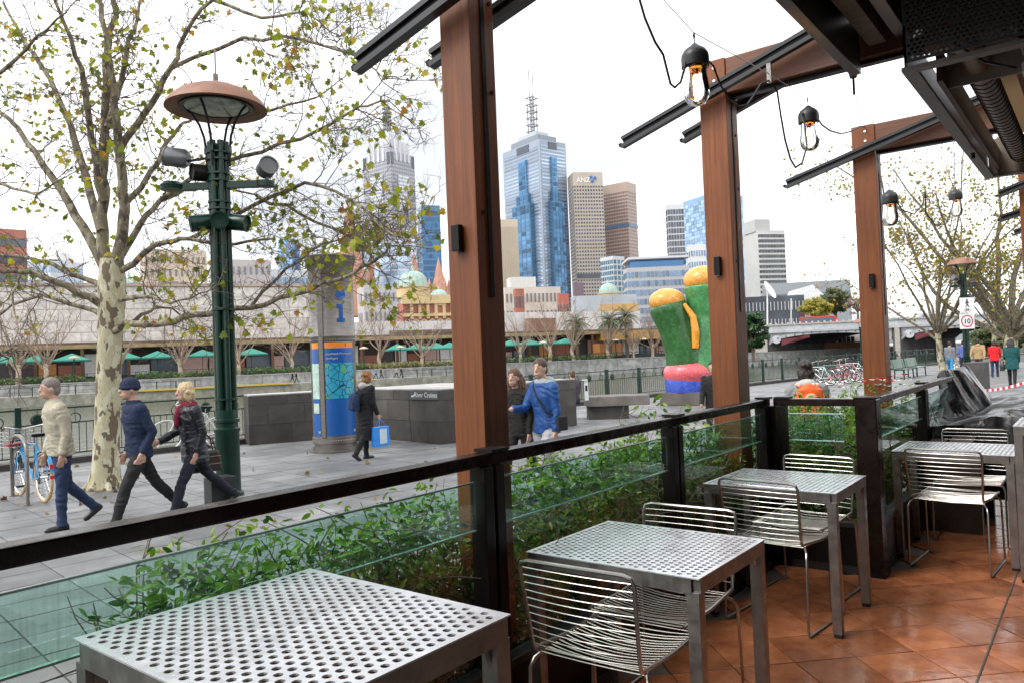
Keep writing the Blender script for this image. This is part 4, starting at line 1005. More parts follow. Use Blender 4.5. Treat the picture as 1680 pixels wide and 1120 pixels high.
m_blue = M('map blue', (.012, .10, .36), .25, var=.1, scale=2); m_org = M('band orange', (.75, .25, .015), .3, var=.08)
# map panel with streets and parks
mt, t_, bs = principled('printed map'); tcn = N(t_, 'ShaderNodeTexCoord'); vo = N(t_, 'ShaderNodeTexVoronoi', feature='DISTANCE_TO_EDGE'); vo.inputs['Scale'].default_value = 7; t_.links.new(tcn.outputs['Object'], vo.inputs[0])
st = N(t_, 'ShaderNodeMath', operation='LESS_THAN'); st.inputs[1].default_value = .035; t_.links.new(vo.outputs['Distance'], st.inputs[0])
nz = N(t_, 'ShaderNodeTexNoise'); nz.inputs['Scale'].default_value = 3.5; t_.links.new(tcn.outputs['Object'], nz.inputs[0])
rp = N(t_, 'ShaderNodeValToRGB'); rp.color_ramp.interpolation = 'CONSTANT'; rp.color_ramp.elements[0].color = (.03, .34, .50, 1); rp.color_ramp.elements[1].position = .58; rp.color_ramp.elements[1].color = (.10, .42, .16, 1); t_.links.new(nz.outputs[0], rp.inputs[0])
mx = N(t_, 'ShaderNodeMix', data_type='RGBA'); mx.inputs[7].default_value = (.012, .06, .12, 1); t_.links.new(st.outputs[0], mx.inputs[0]); t_.links.new(rp.outputs[0], mx.inputs[6]); t_.links.new(mx.outputs[2], bs.inputs['Base Color']); bs.inputs['Roughness'].default_value = .25
m_map = mt
# main panel: to the right of the seam as seen from the terrace
a0, a1 = ac - .15, ac + 1.18
def pillar_panel(a0, a1, main):
    curved('orange_band', a0, a1, 2.10, 2.22, m_org)
    curved('title_band', a0, a1, 1.80, 2.10, m_blue)
    curved('map_print', a0, a1, 1.09, 1.80, m_map if main else M('pale map', (.45, .62, .55), .3, var=.3, scale=9))
    pn = curved('blue_panel', a0, a1, .34, 1.09, m_blue)
    if main:
        curved('inset_map', a1 - .26, a1 - .04, .92, 1.12, M('inset cyan', (.05, .42, .5), .3, var=.4, scale=12), .009)
    else:
        curved('inset_map', a0 + .05, a1 - .05, .80, 1.0, M('inset pale', (.5, .6, .5), .3, var=.4, scale=12), .009)
for k, (x0, x1) in enumerate(((ac - .38, ac + 1.02), (ac - 1.15, ac - .68))): pillar_panel(x0, x1, k == 0)
def seam(a, w_=.10):
    q = MB().box(-.012, .02, -w_ / 2, w_ / 2, .31, 2.32).build('seam_cover', m_steel, ip, bevel=.004); q.matrix_basis = Matrix.Translation((Rp * cos(a), Rp * sin(a), 0)) @ Matrix.Rotation(a, 4, 'Z')
    q = MB().box(-.012, .012, -w_ * .6, w_ * .6, 2.36, 3.72).build('upper_seam', m_steel, ip, bevel=.004); q.matrix_basis = Matrix.Translation((Rp * cos(a), Rp * sin(a), 0)) @ Matrix.Rotation(a, 4, 'Z')
seam(ac - .53)
for k in range(26):
    for z in (.245, 2.27):
        a = ac - 1.5 + k * .115; MB().ball((0, 0, 0), .010, n=6, m=4).build('rivet', m_chrome, ip).location = ((Rp + .012 if z < 1 else Rp + .001) * cos(a), (Rp + .012 if z < 1 else Rp + .001) * sin(a), z)
def bend(me, a, r=Rp + .010):
    for v in me.vertices:
        x, y = v.co.x, v.co.y; aa = a + x / r; v.co = (r * cos(aa), r * sin(aa), y)
    return me
def pil_text(s, size, a, z, par=ip, nm='lettering'):
    me = bend(text_mesh(s, size, m_white, 'LEFT', True), a); o = link(nm, me, par); o.location = (0, 0, z)
pil_text('Southbank Promenade', .062, ac - .33, 1.97); pil_text('Southgate', .062, ac - .33, 1.88)
pil_text('M', .09, ac + .88, .39); pil_text('M', .08, ac - .82, .39)
curved('walker_mark', ac + .55, ac + .58, 2.13, 2.19, m_ink, .009)
# round blue information mark and stem on the upper drum
dm = MB(); n = 24
for r_ in (1,):
    vs = []
    for k in range(n):
        a = 2 * pi * k / n; x, z = .105 * cos(a), .105 * sin(a); aa = ac + .42 + x / Rp; vs.append(((Rp + .012) * cos(aa), (Rp + .012) * sin(aa), 3.18 + z))
    dm.quad(*vs)
dm.build('information_dot', m_blue, ip)
curved('information_stem', ac + .33, ac + .50, 2.70, 2.98, m_blue, .010); curved('information_stem', ac + .22, ac + .34, 2.90, 2.98, m_blue, .011)
curved('information_stem', ac + .22, ac + .60, 2.62, 2.70, m_blue, .011)

# ---------- bluestone walls in blocks
def block_wall(name, label, a, b_, zt, thick, course=(.45, .45, .22), seed=1, cat='wall', cap=True, group=None, side=1):
    """front face from a to b (2-D, at promenade level); thickness away from the terrace"""
    g = random.Random(seed); a, b_ = Vector((a[0], a[1], G)), Vector((b_[0], b_[1], G)); d = (b_ - a); L = d.length; d.normalize(); n = Vector((-d.y, d.x, 0)) * side
    t = thing(name, label, cat, a, 0, group); H = zt - G
    q = MB(); q.obox((a + b_) / 2 + n * (thick / 2) + Vector((0, 0, H / 2 - .01)), d * (L / 2 - .012), n * (thick / 2 - .012), (0, 0, H / 2 - .012)); q.build('core', m_joint, t, True)
    z = 0.0; k = 0; tot = sum(course); hs = [c / tot * H for c in course]
    for h in hs:
        x = 0.0; first = True
        while x < L - .02:
            w_ = g.uniform(.62, .98) if not (first and k % 2) else g.uniform(.3, .5)
            first = False
            if L - x - w_ < .3: w_ = L - x
            c = a + d * (x + w_ / 2) + n * (thick / 2 + g.uniform(-.004, .004)) + Vector((0, 0, z + h / 2))
            o = MB().obox((0, 0, 0), d * (w_ / 2 - .004), n * (thick / 2), (0, 0, h / 2 - .004)).build('stone_block', m_stone, t, True, bevel=.006); o.location = c
            x += w_
        z += h; k += 1
    if cap: MB().obox((a + b_) / 2 + n * (thick / 2) + Vector((0, 0, H + .012)), d * (L / 2 - .02), n * (thick / 2 - .02), (0, 0, .012)).build('coping', m_cap, t, True)  # pale colour puts the lit look of the wall top into the coping
    return t
wl0, wl1 = atz(409, 730, G), atz(516, 721, G); wr0, wr1, wr2 = atz(636, 720, G), atz(724, 728.5, G), atz(748, 725.6, G)
dL = (wl1 - wl0).normalized()
block_wall('stone_wall', 'low bluestone wall on the lamp post side of the map pillar', wl0.xy, (wl0 + dL * 2.6).xy, .84, .9, seed=2, side=1, group='bluestone walls')
block_wall('stone_wall', 'low bluestone wall with the white-lettered jetty sign', (wr1 + (wr0 - wr1).normalized() * 3.4).xy, wr1.xy, .86, 2.6, seed=3, side=1, group='bluestone walls')
# right-hand end return is part of the same mass
pb0, pb1, pbl = atz(947, 696.6, G), atz(967.5, 694, G), atz(890, 705, G)
block_wall('stone_wall', 'tall bluestone block pier with a small white plaque beside the slab bench', (pb0 + (pbl - pb0).normalized() * 3.3).xy, pb0.xy, .87, .55, course=(.5, .45, .25), seed=4, side=1, group='bluestone walls')
dW = (wr1 - wr0).normalized(); nW = Vector((-dW.y, dW.x, 0)); 
if nW.dot(Fh) > 0: nW = -nW
rs = thing('jetty_sign', 'grey sign plate reading River Cruises on the bluestone wall', 'sign', wr1)
# plate sits on the wall face near its right end
sa, sb_ = aty(674, 640, 0.0), None
def onwall(px, py): return atplane(px, py, wr1, nW)
q0, q1 = onwall(674, 648), onwall(720, 648); ctr = (q0 + q1) / 2; hwid = (q1 - q0).length / 2
top_, bot_ = onwall(697, 640).z, onwall(697, 655).z
dd = (q1 - q0).normalized()
MB().obox(Vector((ctr.x, ctr.y, (top_ + bot_) / 2)) + nW * .012, dd * hwid, nW * .008, (0, 0, (top_ - bot_) / 2)).build('plate', M('sign slate', (.06, .075, .085), .5), rs, True)
o = link('lettering', text_mesh('River Cruises', (top_ - bot_) * .78, m_white, 'LEFT'), rs, True)
wtx = max(v.co.x for v in o.data.vertices); sx_ = (2 * hwid * .80) / wtx
o.matrix_basis = Matrix.Translation(Vector((q0.x, q0.y, bot_ + (top_ - bot_) * .27)) + dd * (2 * hwid * .16) + nW * .021) @ Matrix(((dd.x, 0, nW.x, 0), (dd.y, 0, nW.y, 0), (0, 1, 0, 0), (0, 0, 0, 1))) @ Matrix.Diagonal((sx_, 1, 1, 1))
hz = top_ - bot_
MB().prism([(0, .30 * hz), (.04, .52 * hz), (.05, .42 * hz), (.13, .62 * hz), (.15, .54 * hz), (.08, .34 * hz), (.10, .24 * hz)], Vector((q0.x, q0.y, bot_)) + dd * .04 + nW * .020, dd, (0, 0, 1), nW * .002).build('arrow', m_white, rs, True)
# slab bench
be0, be1 = atz(972, 688, G), atz(1026, 686, G)
sbn = thing('slab_bench', 'cantilevered concrete slab bench beside the bluestone pier', 'bench', (be0 + be1) / 2)
m_slab = M('bench concrete', (.17, .155, .14), .8, var=.2, scale=3, bump=.3, dirt=.25)
d_ = (be1 - be0).normalized(); n_ = Vector((-d_.y, d_.x, 0)); n_ = n_ if n_.dot(Fh) > 0 else -n_
cb = (be0 + be1) / 2
zs = ztop(1000, 664, (cb.x, cb.y)); zs2 = ztop(1000, 648, (cb.x, cb.y))
MB().obox(cb + n_ * .35 + d_ * .25 + Vector((0, 0, (zs + zs2) / 2 - G - .02)), d_ * .85, n_ * .48, (0, 0, (zs2 - zs) / 2)).build('seat_slab', m_slab, sbn, True, bevel=.015)
MB().obox(cb + n_ * .35 + Vector((0, 0, (zs - .02 - G) / 2)), d_ * .55, n_ * .33, (0, 0, (zs - .02 - G) / 2 - .003)).build('pedestal', m_stone, sbn, True)
pq = thing('plaque', 'small white notice board on the end of the bluestone pier', 'notice', pb1)
pp = atd(962, 640, proj(pb1)[2] - .1)
MB().obox(pp, A2 * .05, Fh * .012, (0, 0, .25)).build('board', m_white, pq, True); MB().obox(pp + Vector((0, 0, .27)) - A2 * .03, A2 * .07, Fh * .05, (0, 0, .012)).build('top_lid', m_white, pq, True)
MB().obox(pp - Fh * .014 + Vector((0, 0, .06)), A2 * .03, Fh * .001, (0, 0, .07)).build('printed_notice', m_ink, pq, True)

# ---------- sculpture: a plain abstract stand-in of the same bulk and colours
s0, s1 = atz(1083, 665, G), atz(1172, 665, G); sd_ = (s1 - s0).normalized(); sn = Vector((-sd_.y, sd_.x, 0)); sn = sn if sn.dot(Fh) > 0 else -sn
scu = thing('sculpture', 'colourful two-lobed abstract sculpture, green with orange tops, on a stone plinth', 'sculpture', (s0 + s1) / 2)
MB().obox((s0 + s1) / 2 + sn * .7 + Vector((0, 0, .21)), sd_ * ((s1 - s0).length / 2), sn * .7, (0, 0, .21)).build('plinth', M('plinth stone', (.13, .115, .10), .85, dirt=.3), scu, True, bevel=.02)
sdp = proj((s0 + s1) / 2)[2] + .7
def sp(x, y): return atd(x, y, sdp)
k_ = sdp / FPX
def blob(name, items, mat, vox=.05, sm=6):
    q = MB()
    for it in items:
        if it[0] == 't': q.tube(it[1], it[2], 16)
        else: q.ball(it[1], *it[2], n=16, m=12)
    o = q.build(name, mat, scu, True)
    for x in (('REMESH', dict(mode='VOXEL', voxel_size=vox)), ('SMOOTH', dict(iterations=sm))):
        md = o.modifiers.new('m', x[0])
        for kk, vv in x[1].items(): setattr(md, kk, vv)
    dg = bpy.context.evaluated_depsgraph_get(); me = bpy.data.meshes.new_from_object(o.evaluated_get(dg)); o.modifiers.clear(); o.data = me
    me.polygons.foreach_set('use_smooth', [True] * len(me.polygons)); return o
def mosaic(name, col, v=.25):
    mt, t, b = principled(name); tc = N(t, 'ShaderNodeTexCoord'); vo = N(t, 'ShaderNodeTexVoronoi'); vo.inputs['Scale'].default_value = 10; t.links.new(tc.outputs['Object'], vo.inputs[0])
    hs = N(t, 'ShaderNodeHueSaturation'); hs.inputs['Color'].default_value = (*col, 1); mr = N(t, 'ShaderNodeMapRange'); mr.inputs[3].default_value = 1 - v; mr.inputs[4].default_value = 1 + v
    sx = N(t, 'ShaderNodeSeparateColor'); t.links.new(vo.outputs['Color'], sx.inputs[0]); t.links.new(sx.outputs[0], mr.inputs[0]); t.links.new(mr.outputs[0], hs.inputs['Value'])
    ve = N(t, 'ShaderNodeTexVoronoi', feature='DISTANCE_TO_EDGE'); ve.inputs['Scale'].default_value = 10; t.links.new(tc.outputs['Object'], ve.inputs[0]); lt = N(t, 'ShaderNodeMath', operation='GREATER_THAN'); lt.inputs[1].default_value = .03; t.links.new(ve.outputs[0], lt.inputs[0])
    mx = N(t, 'ShaderNodeMix', data_type='RGBA'); mx.inputs[6].default_value = tuple(c * .5 for c in col) + (1,); t.links.new(lt.outputs[0], mx.inputs[0]); t.links.new(hs.outputs[0], mx.inputs[7]); t.links.new(mx.outputs[2], b.inputs['Base Color']); b.inputs['Roughness'].default_value = .28; return mt
blob('left_lobe', [('t', [sp(1128, 608), sp(1122, 570), sp(1108, 535), sp(1096, 505), sp(1094, 498)], [.66, .64, .58, .62, .58])], mosaic('mosaic dark green', (.035, .13, .035)))
blob('right_lobe', [('t', [sp(1150, 608), sp(1152, 560), sp(1156, 520), sp(1156, 480), sp(1155, 468)], [.68, .58, .52, .64, .66])], mosaic('mosaic green', (.07, .27, .09)))
blob('left_cap', [('b', sp(1094, 494), (.60, .60, .42))], mosaic('mosaic orange', (.80, .36, .07), .12))
blob('right_cap', [('b', sp(1154, 459), (.66, .66, .46))], mosaic('mosaic orange cap', (.80, .36, .07), .12))
blob('centre_rib', [('t', [sp(1117, 500) - Fh * .45, sp(1130, 522) - Fh * .62, sp(1133, 545) - Fh * .66, sp(1133, 572) - Fh * .66], [.07, .11, .13, .11])], mosaic('mosaic amber', (.80, .33, .03), .1), .03)
blob('pink_band', [('b', sp(1130, 611), (.84, .84, .50)), ('b', sp(1130, 619), (.78, .78, .40))], mosaic('mosaic pink', (.72, .13, .15), .12))
cf = sp(1130, 648); zpl = G + .42; MB().lathe([(0, 0), (.74, 0), (.76, .1), (.75, .45), (.70, .6), (0, .6)], 32, (cf.x, cf.y, zpl)).build('blue_foot', mosaic('mosaic blue', (.05, .10, .48), .25), scu, True, smooth=True)

# ---------- river railing: bays of pickets with rings, green posts
def railing_bay(p0, p1, label, seed):
    g = random.Random(seed); p0, p1 = Vector(p0), Vector(p1); d = (p1 - p0); L = d.length; d.normalize(); t = thing('river_railing', label, 'railing', p0, math.atan2(d.y, d.x), 'green river railing bays')
    MB().box(-.055, .055, -.055, .055, 0, 1.08).build('post', m_green, t, bevel=.01)
    rl = MB(); rl.box(.055, L - .055, -.012, .012, 1.0, 1.03); rl.build('top_rail', m_green, t)
    MB().box(.055, L - .055, -.012, .012, .70, .725).build('middle_rail', m_green, t); MB().box(.055, L - .055, -.012, .012, .08, .105).build('bottom_rail', m_green, t)
    if 'pk' not in MATS:
        MATS['pk'] = MB().tube([(0, 0, .09), (0, 0, .72)], .009, 5).mesh('picket', m_green)
        MATS['rg'] = MB().tube([(.10 * cos(a * pi / 10), 0, .10 * sin(a * pi / 10)) for a in range(20)], .012, 5, closed=True).mesh('ring', m_green, smooth=True)
        MATS['ds'] = MB().lathe([(0, -.03), (.10, -.025), (.125, 0), (.10, .025), (0, .03)], 18).mesh('disc', m_green, smooth=True)
        MATS['st'] = MB().tube([(0, 0, .72), (0, 0, 1.0)], .008, 5).mesh('stem', m_green)
    n = int(L / .13)
    for k in range(1, n): link('picket', MATS['pk'], t).location = (k * L / n, 0, 0)
    n = max(2, int(L / .52))
    for k in range(n):
        x = (k + .5) * L / n; link('stem', MATS['st'], t).location = (x, 0, 0)
        if (k + seed) % 3 == 1:
            o = link('disc', MATS['ds'], t); o.matrix_basis = Matrix.Translation((x, 0, .80)) @ Matrix.Rotation(pi / 2, 4, 'X')
        else: link('ring', MATS['rg'], t).location = (x, 0, .80)
def rail_y(X): return Vector((X, edgeY(X) - .22, G + .10))
xs = []
X = 3.6; k = 0
PL = ['green river railing bay behind the blue hire bicycle', 'green river railing bay behind the plane tree trunk', 'green river railing bay behind the man in the beanie', 'green river railing bay with the white bicycle leaning on it']
RG = 'green railing bay of pickets and rings along the river edge beyond the bluestone walls'
while X < 10.0:
    railing_bay(rail_y(X), rail_y(X + 2.0), PL[min(k, 3)], k); X += 2.0; k += 1
X = 18.0
while X < 62:
    railing_bay(rail_y(X), rail_y(X + 2.0), RG, k); X += 2.0; k += 1

# ---------- bicycles
def bicycle(loc, rz, label, frame, tyre, basket=False, guards=None, lean=0, detail=True, group='bicycles'):
    """rear axle above local origin, front towards +X"""
    t = thing('bicycle', label, 'bicycle', loc, rz, group); t.rotation_euler = (lean, 0, rz); R = .335
    key = 'wheel' + tyre.name
    if key not in MATS:
        ring = [(R * cos(a * pi / 16), 0, R * sin(a * pi / 16)) for a in range(32)]
        MATS[key] = MB().tube(ring, .020, 8, closed=True).mesh('tyre', tyre, smooth=True)
        MATS['rim'] = MB().tube([(p[0] * .925, 0, p[2] * .925) for p in ring], .012, 6, closed=True).mesh('rim', m_chrome, smooth=True)
        q = MB()
        for a in range(18):
            x = a * pi / 9; q.tube([(0, .02 * (-1) ** a, 0), (R * .92 * cos(x), 0, R * .92 * sin(x))], .0018, 3, cap=False)
        q.tube([(0, -.05, 0), (0, .05, 0)], .02, 8); MATS['spk'] = q.mesh('spokes', m_chrome)
    W = 1.06
    for x in (0, W):
        w_ = link('wheel', MATS[key], t); w_.location = (x, 0, R + .015); link('rim', MATS['rim'], w_); link('spokes', MATS['spk'], w_)
    z0 = R + .015; bb = (.43, 0, .30); seat = (.26, 0, .80); head = (.86, 0, .80); hl = (.90, 0, .66)
    f = MB(); f.tube([bb, seat], .017, 8); f.tube([bb, hl], .020, 8); f.tube([seat, head], .014, 8); f.tube([(.86, 0, .84), (.905, 0, .63)], .019, 8)
    for s in (-1, 1):
        f.tube([bb, (.2, s * .06, .31), (0, s * .06, z0)], .010, 6); f.tube([seat, (.12, s * .05, .56), (0, s * .06, z0)], .009, 6)
    f.build('frame', frame, t, smooth=True)
    fk = MB()
    for s in (-1, 1): fk.tube([(.905, s * .02, .64), (.93, s * .055, .58), (1.0, s * .06, .42), (W, s * .06, z0)], .011, 6)
    fk.build('fork', frame, t, smooth=True)
    hb = MB(); hb.tube([(.86, 0, .83), (.84, 0, 1.0)], .012, 6); hb.tube([(.70, -.29, 1.03), (.80, -.25, 1.05), (.86, -.1, 1.02), (.845, 0, 1.0), (.86, .1, 1.02), (.80, .25, 1.05), (.70, .29, 1.03)], .011, 6); h = hb.build('handlebar', m_chrome, t, smooth=True)
    for s in (-1, 1): MB().tube([(.78, s * .262, 1.047), (.68, s * .295, 1.028)], .017, 8).build('grip', M('brown grip', (.10, .05, .03), .6), h)
    MB().tube([seat, (.245, 0, .92)], .013, 6).build('seat_post', m_chrome, t)
    MB().prism([(-.13, -.08), (-.10, -.10), (.0, -.06), (.14, -.02), (.15, 0), (.14, .02), (0, .06), (-.10, .10), (-.13, .08)], (.24, 0, .915), (1, 0, 0), (0, 1, 0), (0, 0, .05)).build('saddle', m_black, t, bevel=.015)
    cr_ = MB(); cr_.lathe([(.02, -.006), (.09, -.006), (.09, .006), (.02, .006)], 18); c_ = cr_.build('chainring', m_dkgrey, t); c_.matrix_basis = Matrix.Translation((.43, -.06, .30)) @ Matrix.Rotation(pi / 2, 4, 'X')
    for s in (-1, 1):
        MB().tube([(.43, s * .07, .30), (.43 + s * .12, s * .09, .30 - s * .10)], .009, 6).build('crank', m_chrome, t); MB().box(.43 + s * .12 - .045, .43 + s * .12 + .045, s * .14 - .04, s * .14 + .04, .288 - s * .10, .312 - s * .10).build('pedal', m_black, t)
    MB().tube([(.43, -.06, .39), (0, -.06, z0 + .04), (0, -.06, z0 - .04), (.43, -.06, .21)], .006, 4).build('chain', m_black, t)
    if guards:
        for x, a0, a1 in ((0, -.1, 2.9), (W, .5, 2.9)):
            q = MB(); n = 14
            for k in range(n):
                b0, b1 = a0 + (a1 - a0) * k / n, a0 + (a1 - a0) * (k + 1) / n; r_ = R + .035
                q.quad(*[(x + r_ * cos(y) , s * .028, z0 + r_ * sin(y)) for y, s in ((b0, -1), (b0, 1), (b1, 1), (b1, -1))])
            g_ = q.build('mudguard', guards, t); md = g_.modifiers.new('s', 'SOLIDIFY'); md.thickness = .006
        MB().box(-.40, -.375, -.04, .04, .50, .56).build('tail_light', M('red reflector', (.6, .01, .01), .2), t)
        MB().box(-.36, -.335, -.03, .03, .36, .40).build('reflector', MATS['red reflector'], t)
    if basket:
        q = MB()
        for k in range(5):
            z = .74 + k * .055; q.tube([(.93, -.17, z), (1.22, -.19, z), (1.22, .19, z), (.93, .17, z)], .004, 4, closed=True)
        for k in range(9):
            y = -.18 + k * .045
            q.tube([(1.22, y, .96), (1.22, y, .74), (.93, y * .9, .74), (.93, y * .9, .96)], .003, 4)
        for k in range(6):
            for s in (-1, 1): q.tube([(.93 + k * .058, s * .18, .74), (.93 + k * .058, s * .18, .96)], .003, 4)
        q.build('basket', m_chrome, t); MB().box(.95, 1.19, -.15, .15, .75, .80).build('basket_pad', M('red pad', (.35, .03, .03), .6), t)
    return t
m_bblue = M('hire bike blue', (.05, .30, .62), .3, var=.05); m_tan = M('tan tyre', (.48, .33, .16), .7); m_blk = M('black tyre', (.02, .02, .02), .7, var=.2)
r_, f_ = atz(73, 823, G), atz(25, 810, G)
dv = f_ - r_
bicycle(r_, math.atan2(dv.y, dv.x), 'bright blue hire bicycle with cream tyres locked at the steel hoop', m_bblue, m_tan, True, m_bblue)
# front basket sits over the carrier of the same bike in the photograph
r_, f_ = atz(385, 736, G), atz(290, 744, G); dv = f_ - r_
rl = rail_y(8.9); bicycle(Vector((9.35, edgeY(9.35) - .55, G)), math.atan2(dv.y, dv.x), 'white bicycle leaning on the river railing behind the woman in the puffer jacket', m_white, M('white tyre', (.6, .58, .54), .6), False, None, -.12)
g = random.Random(3); cols = [M('bike white', (.7, .7, .7), .3), M('bike black', (.03, .03, .03), .3), M('bike teal', (.05, .30, .30), .3), M('bike red', (.25, .03, .03), .3), M('bike grey', (.3, .3, .32), .3), M('bike pink', (.6, .2, .25), .3), m_white]
names = ['white', 'black', 'teal', 'red', 'grey', 'pink', 'pale']
for k, (px, py) in enumerate(((1362, 632), (1372, 629), (1384, 627), (1394, 629), (1403, 625), (1412, 627), (1419, 622))):
    p = atz(px, py, G); bicycle(p, radians(78) + g.uniform(-.25, .25), '%s bicycle parked in the row by the river behind the orange backpack' % names[k], cols[k], m_blk, False, None, g.uniform(-.08, .1))
bicycle(atz(1571, 608, G), radians(15), 'bicycle with tan tyres standing beside the person in grey', cols[4], m_tan)
# steel bike hoop
h1, h2 = atz(21, 813, G), atz(46, 828, G)
hp = thing('bike_hoop', 'brushed steel bike hoop in front of the blue bicycle', 'bike rack', (h1 + h2) / 2)
pts = [h1, h1 + Vector((0, 0, .75))]; mid = (h1 + h2) / 2; dv = h2 - h1
for k in range(1, 10):
    a = pi * k / 10; pts.append(mid - dv / 2 * cos(a) + Vector((0, 0, .75 + .18 * sin(a))))
pts += [h2 + Vector((0, 0, .75)), h2]
MB().tube(pts, .026, 12).build('hoop', m_steel, hp, True, smooth=True)
for p in (h1, h2): MB().lathe([(.05, 0), (.05, .01), (.028, .012)], 14, p).build('flange', m_steel, hp, True)
# rubbish bin-like box at the foot of the first lamp, behind the rail
bx = MB().obox(atz(362, 832, G) + Vector((0, 0, .2)), UX * .16, UY * .12, (0, 0, .2)).build('service_box', m_dkgrey, bevel=.01); tag(bx, 'small dark service box at the foot of the tall green lamp post', 'box')
# ---------- green park benches
def park_bench(c, d, label):
    c = Vector(c); d = Vector(d).normalized(); t = thing('park_bench', label, 'bench', c, math.atan2(d.y, d.x), 'green slatted benches')
    m_gb = M('bench green', (.03, .13, .08), .35, var=.15)
    for k in range(6): MB().box(-1.15, 1.15, -.02 + .078 * k, .05 + .078 * k, .455, .48).build('seat_slat', m_gb, t)
    for k in range(6):
        o = MB().box(-1.15, 1.15, -.012, .012, 0, .065).build('back_slat', m_gb, t); o.matrix_basis = Matrix.Translation((0, .47 + .012 * k, .50 + .072 * k)) @ Matrix.Rotation(-.17, 4, 'X')
    for x in (-.9, .9):
        q = MB(); q.bar((x, .02, 0), (x, .05, .455), .05, .05); q.bar((x, .44, 0), (x, .42, .455), .05, .05); q.bar((x, .0, .435), (x, .46, .435), .05, .04); q.bar((x, .45, .44), (x, .54, .93), .04, .03); q.build('leg_frame', m_green, t)
pA, pB = atz(1484, 622, G), atz(1535, 612, G); db = (pB - pA).normalized(); 
park_bench(pA + db * 1.0 + Vector((0, 0, 0)), db, 'green slatted bench beside the flower post, nearer one of the pair')
park_bench(pA + db * 3.6 + Vector((0, 0, 0)), db, 'green slatted bench between its twin and the slim leaning tree')
# ---------- striped barrier tape
ta, tb_ = atd(1598, 640, 17), atd(1720, 611, 14)
tp_ = thing('barrier_tape', 'red and white striped barrier tape slanting over the promenade', 'barrier tape', ta)
n = 26; m_tr = M('tape red', (.62, .02, .04), .4)
for k in range(n):
    a, c = ta.lerp(tb_, k / n), ta.lerp(tb_, (k + 1) / n - .0005)
    sag = lambda u: Vector((0, 0, -.10 * 4 * u * (1 - u)))
    MB().bar(a + sag(k / n), c + sag((k + 1) / n), .003, .055).build('stripe', m_tr if k % 2 else m_white, tp_, True)

# ---------- heap of furniture under black plastic
hp_ = thing('plastic_sheet', 'crumpled shiny black plastic sheet heaped over stacked furniture', 'plastic sheet', (8.2, .5, 0))
n = 84; mbp = MB(); vs = []
def crumple(u, v):
    h = 0; a = 1.0; f_ = 1.1
    for k in range(4):
        h += a * (1 - 2.2 * abs(noise.noise(Vector((u * f_ + k * 7, v * f_ * 1.2, k * 3.1))))); a *= .48; f_ *= 1.9
    return h
def sheet_h(u, v):
    d = max(0, 1 - abs(v - 1.22) / .75)                  # hung over the rail end
    ridge = 1.15 * d * max(0, min(1, (u - 7.2) / 1.3))
    mound = .70 + .30 * max(0, 1 - abs(v - .0) / 1.1) * min(1, (u - 6.9) / .8)
    return max(ridge, mound) + .075 * crumple(u, v)
for i in range(n + 1):
    for j in range(n + 1):
        u, v = 7.05 + 2.6 * i / n, -1.9 + 3.2 * j / n
        z = sheet_h(u, v)
        if i < 6: z *= .25 + .75 * (i / 6) ** .5
        vs.append((u + .10 * noise.noise(Vector((u * 2.2, v * 2.2, 1))) , v + .08 * noise.noise(Vector((v * 2.4, u * 2.4, 5))), min(1.2, max(.05, z))))
fs = [(i * (n + 1) + j, (i + 1) * (n + 1) + j, (i + 1) * (n + 1) + j + 1, i * (n + 1) + j + 1) for i in range(n) for j in range(n)]
mbp.add(vs, fs); m_plastic = M('black plastic', (.006, .006, .007), .2, var=.2, bump=.25, bscale=7, spec=.22, rvar=.08)
o = mbp.build('sheet', m_plastic, hp_, True, smooth=True); md = o.modifiers.new('s', 'SOLIDIFY'); md.thickness = .004
for k, (p, q, w_, lab) in enumerate((((6.75, 1.13, .62), (7.5, 1.12, .66), .12, 'dark timber plank sticking out below the black plastic'), ((6.85, .98, .60), (7.9, .90, .78), .17, 'wide grey timber board sloping out of the black plastic heap'))):
    o = MB().bar(p, q, w_, .07).build('timber_board', m_wooddk, bevel=.006); tag(o, lab, 'board')
o = MB().box(6.72, 6.80, .80, 1.18, 0, .66).build('trestle', m_wooddk); tag(o, 'dark upright trestle holding the boards before the black plastic', 'trestle')
o = MB().box(7.45, 7.53, .80, 1.15, 0, .68).build('trestle', m_wooddk); tag(o, 'dark trestle deep under the black plastic heap', 'trestle')

# ================================================================== PEOPLE
m_skin = M('skin', (.50, .30, .22), .5, var=.08, scale=8); m_skin2 = M('skin tan', (.42, .24, .17), .5, var=.08, scale=8)
def cloth(name, col, rough=.85, bump=.3, bscale=45): return M('cloth ' + name, col, rough, var=.22, scale=7, bump=bump, bscale=bscale)
m_eye = M('eye dark', (.02, .015, .012), .2); m_lip = M('lips', (.36, .13, .11), .5)
PEOPLE = []
def ring_loft(q, secs, n=18):
    """secs: (cx, cy, z, rx, ry) from bottom to top, closed"""
    vs = []; k = len(secs)
    for cx, cy, z, rx, ry in secs:
        for j in range(n):
            a = 2 * pi * j / n; c, s = cos(a), sin(a); e = .93
            vs.append((cx + rx * math.copysign(abs(c) ** e, c), cy + ry * math.copysign(abs(s) ** e, s), z))
    fs = [(i * n + j, i * n + (j + 1) % n, (i + 1) * n + (j + 1) % n, (i + 1) * n + j) for i in range(k - 1) for j in range(n)]
    q.add(vs, fs + [tuple(range(n))[::-1], tuple((k - 1) * n + j for j in range(n))])
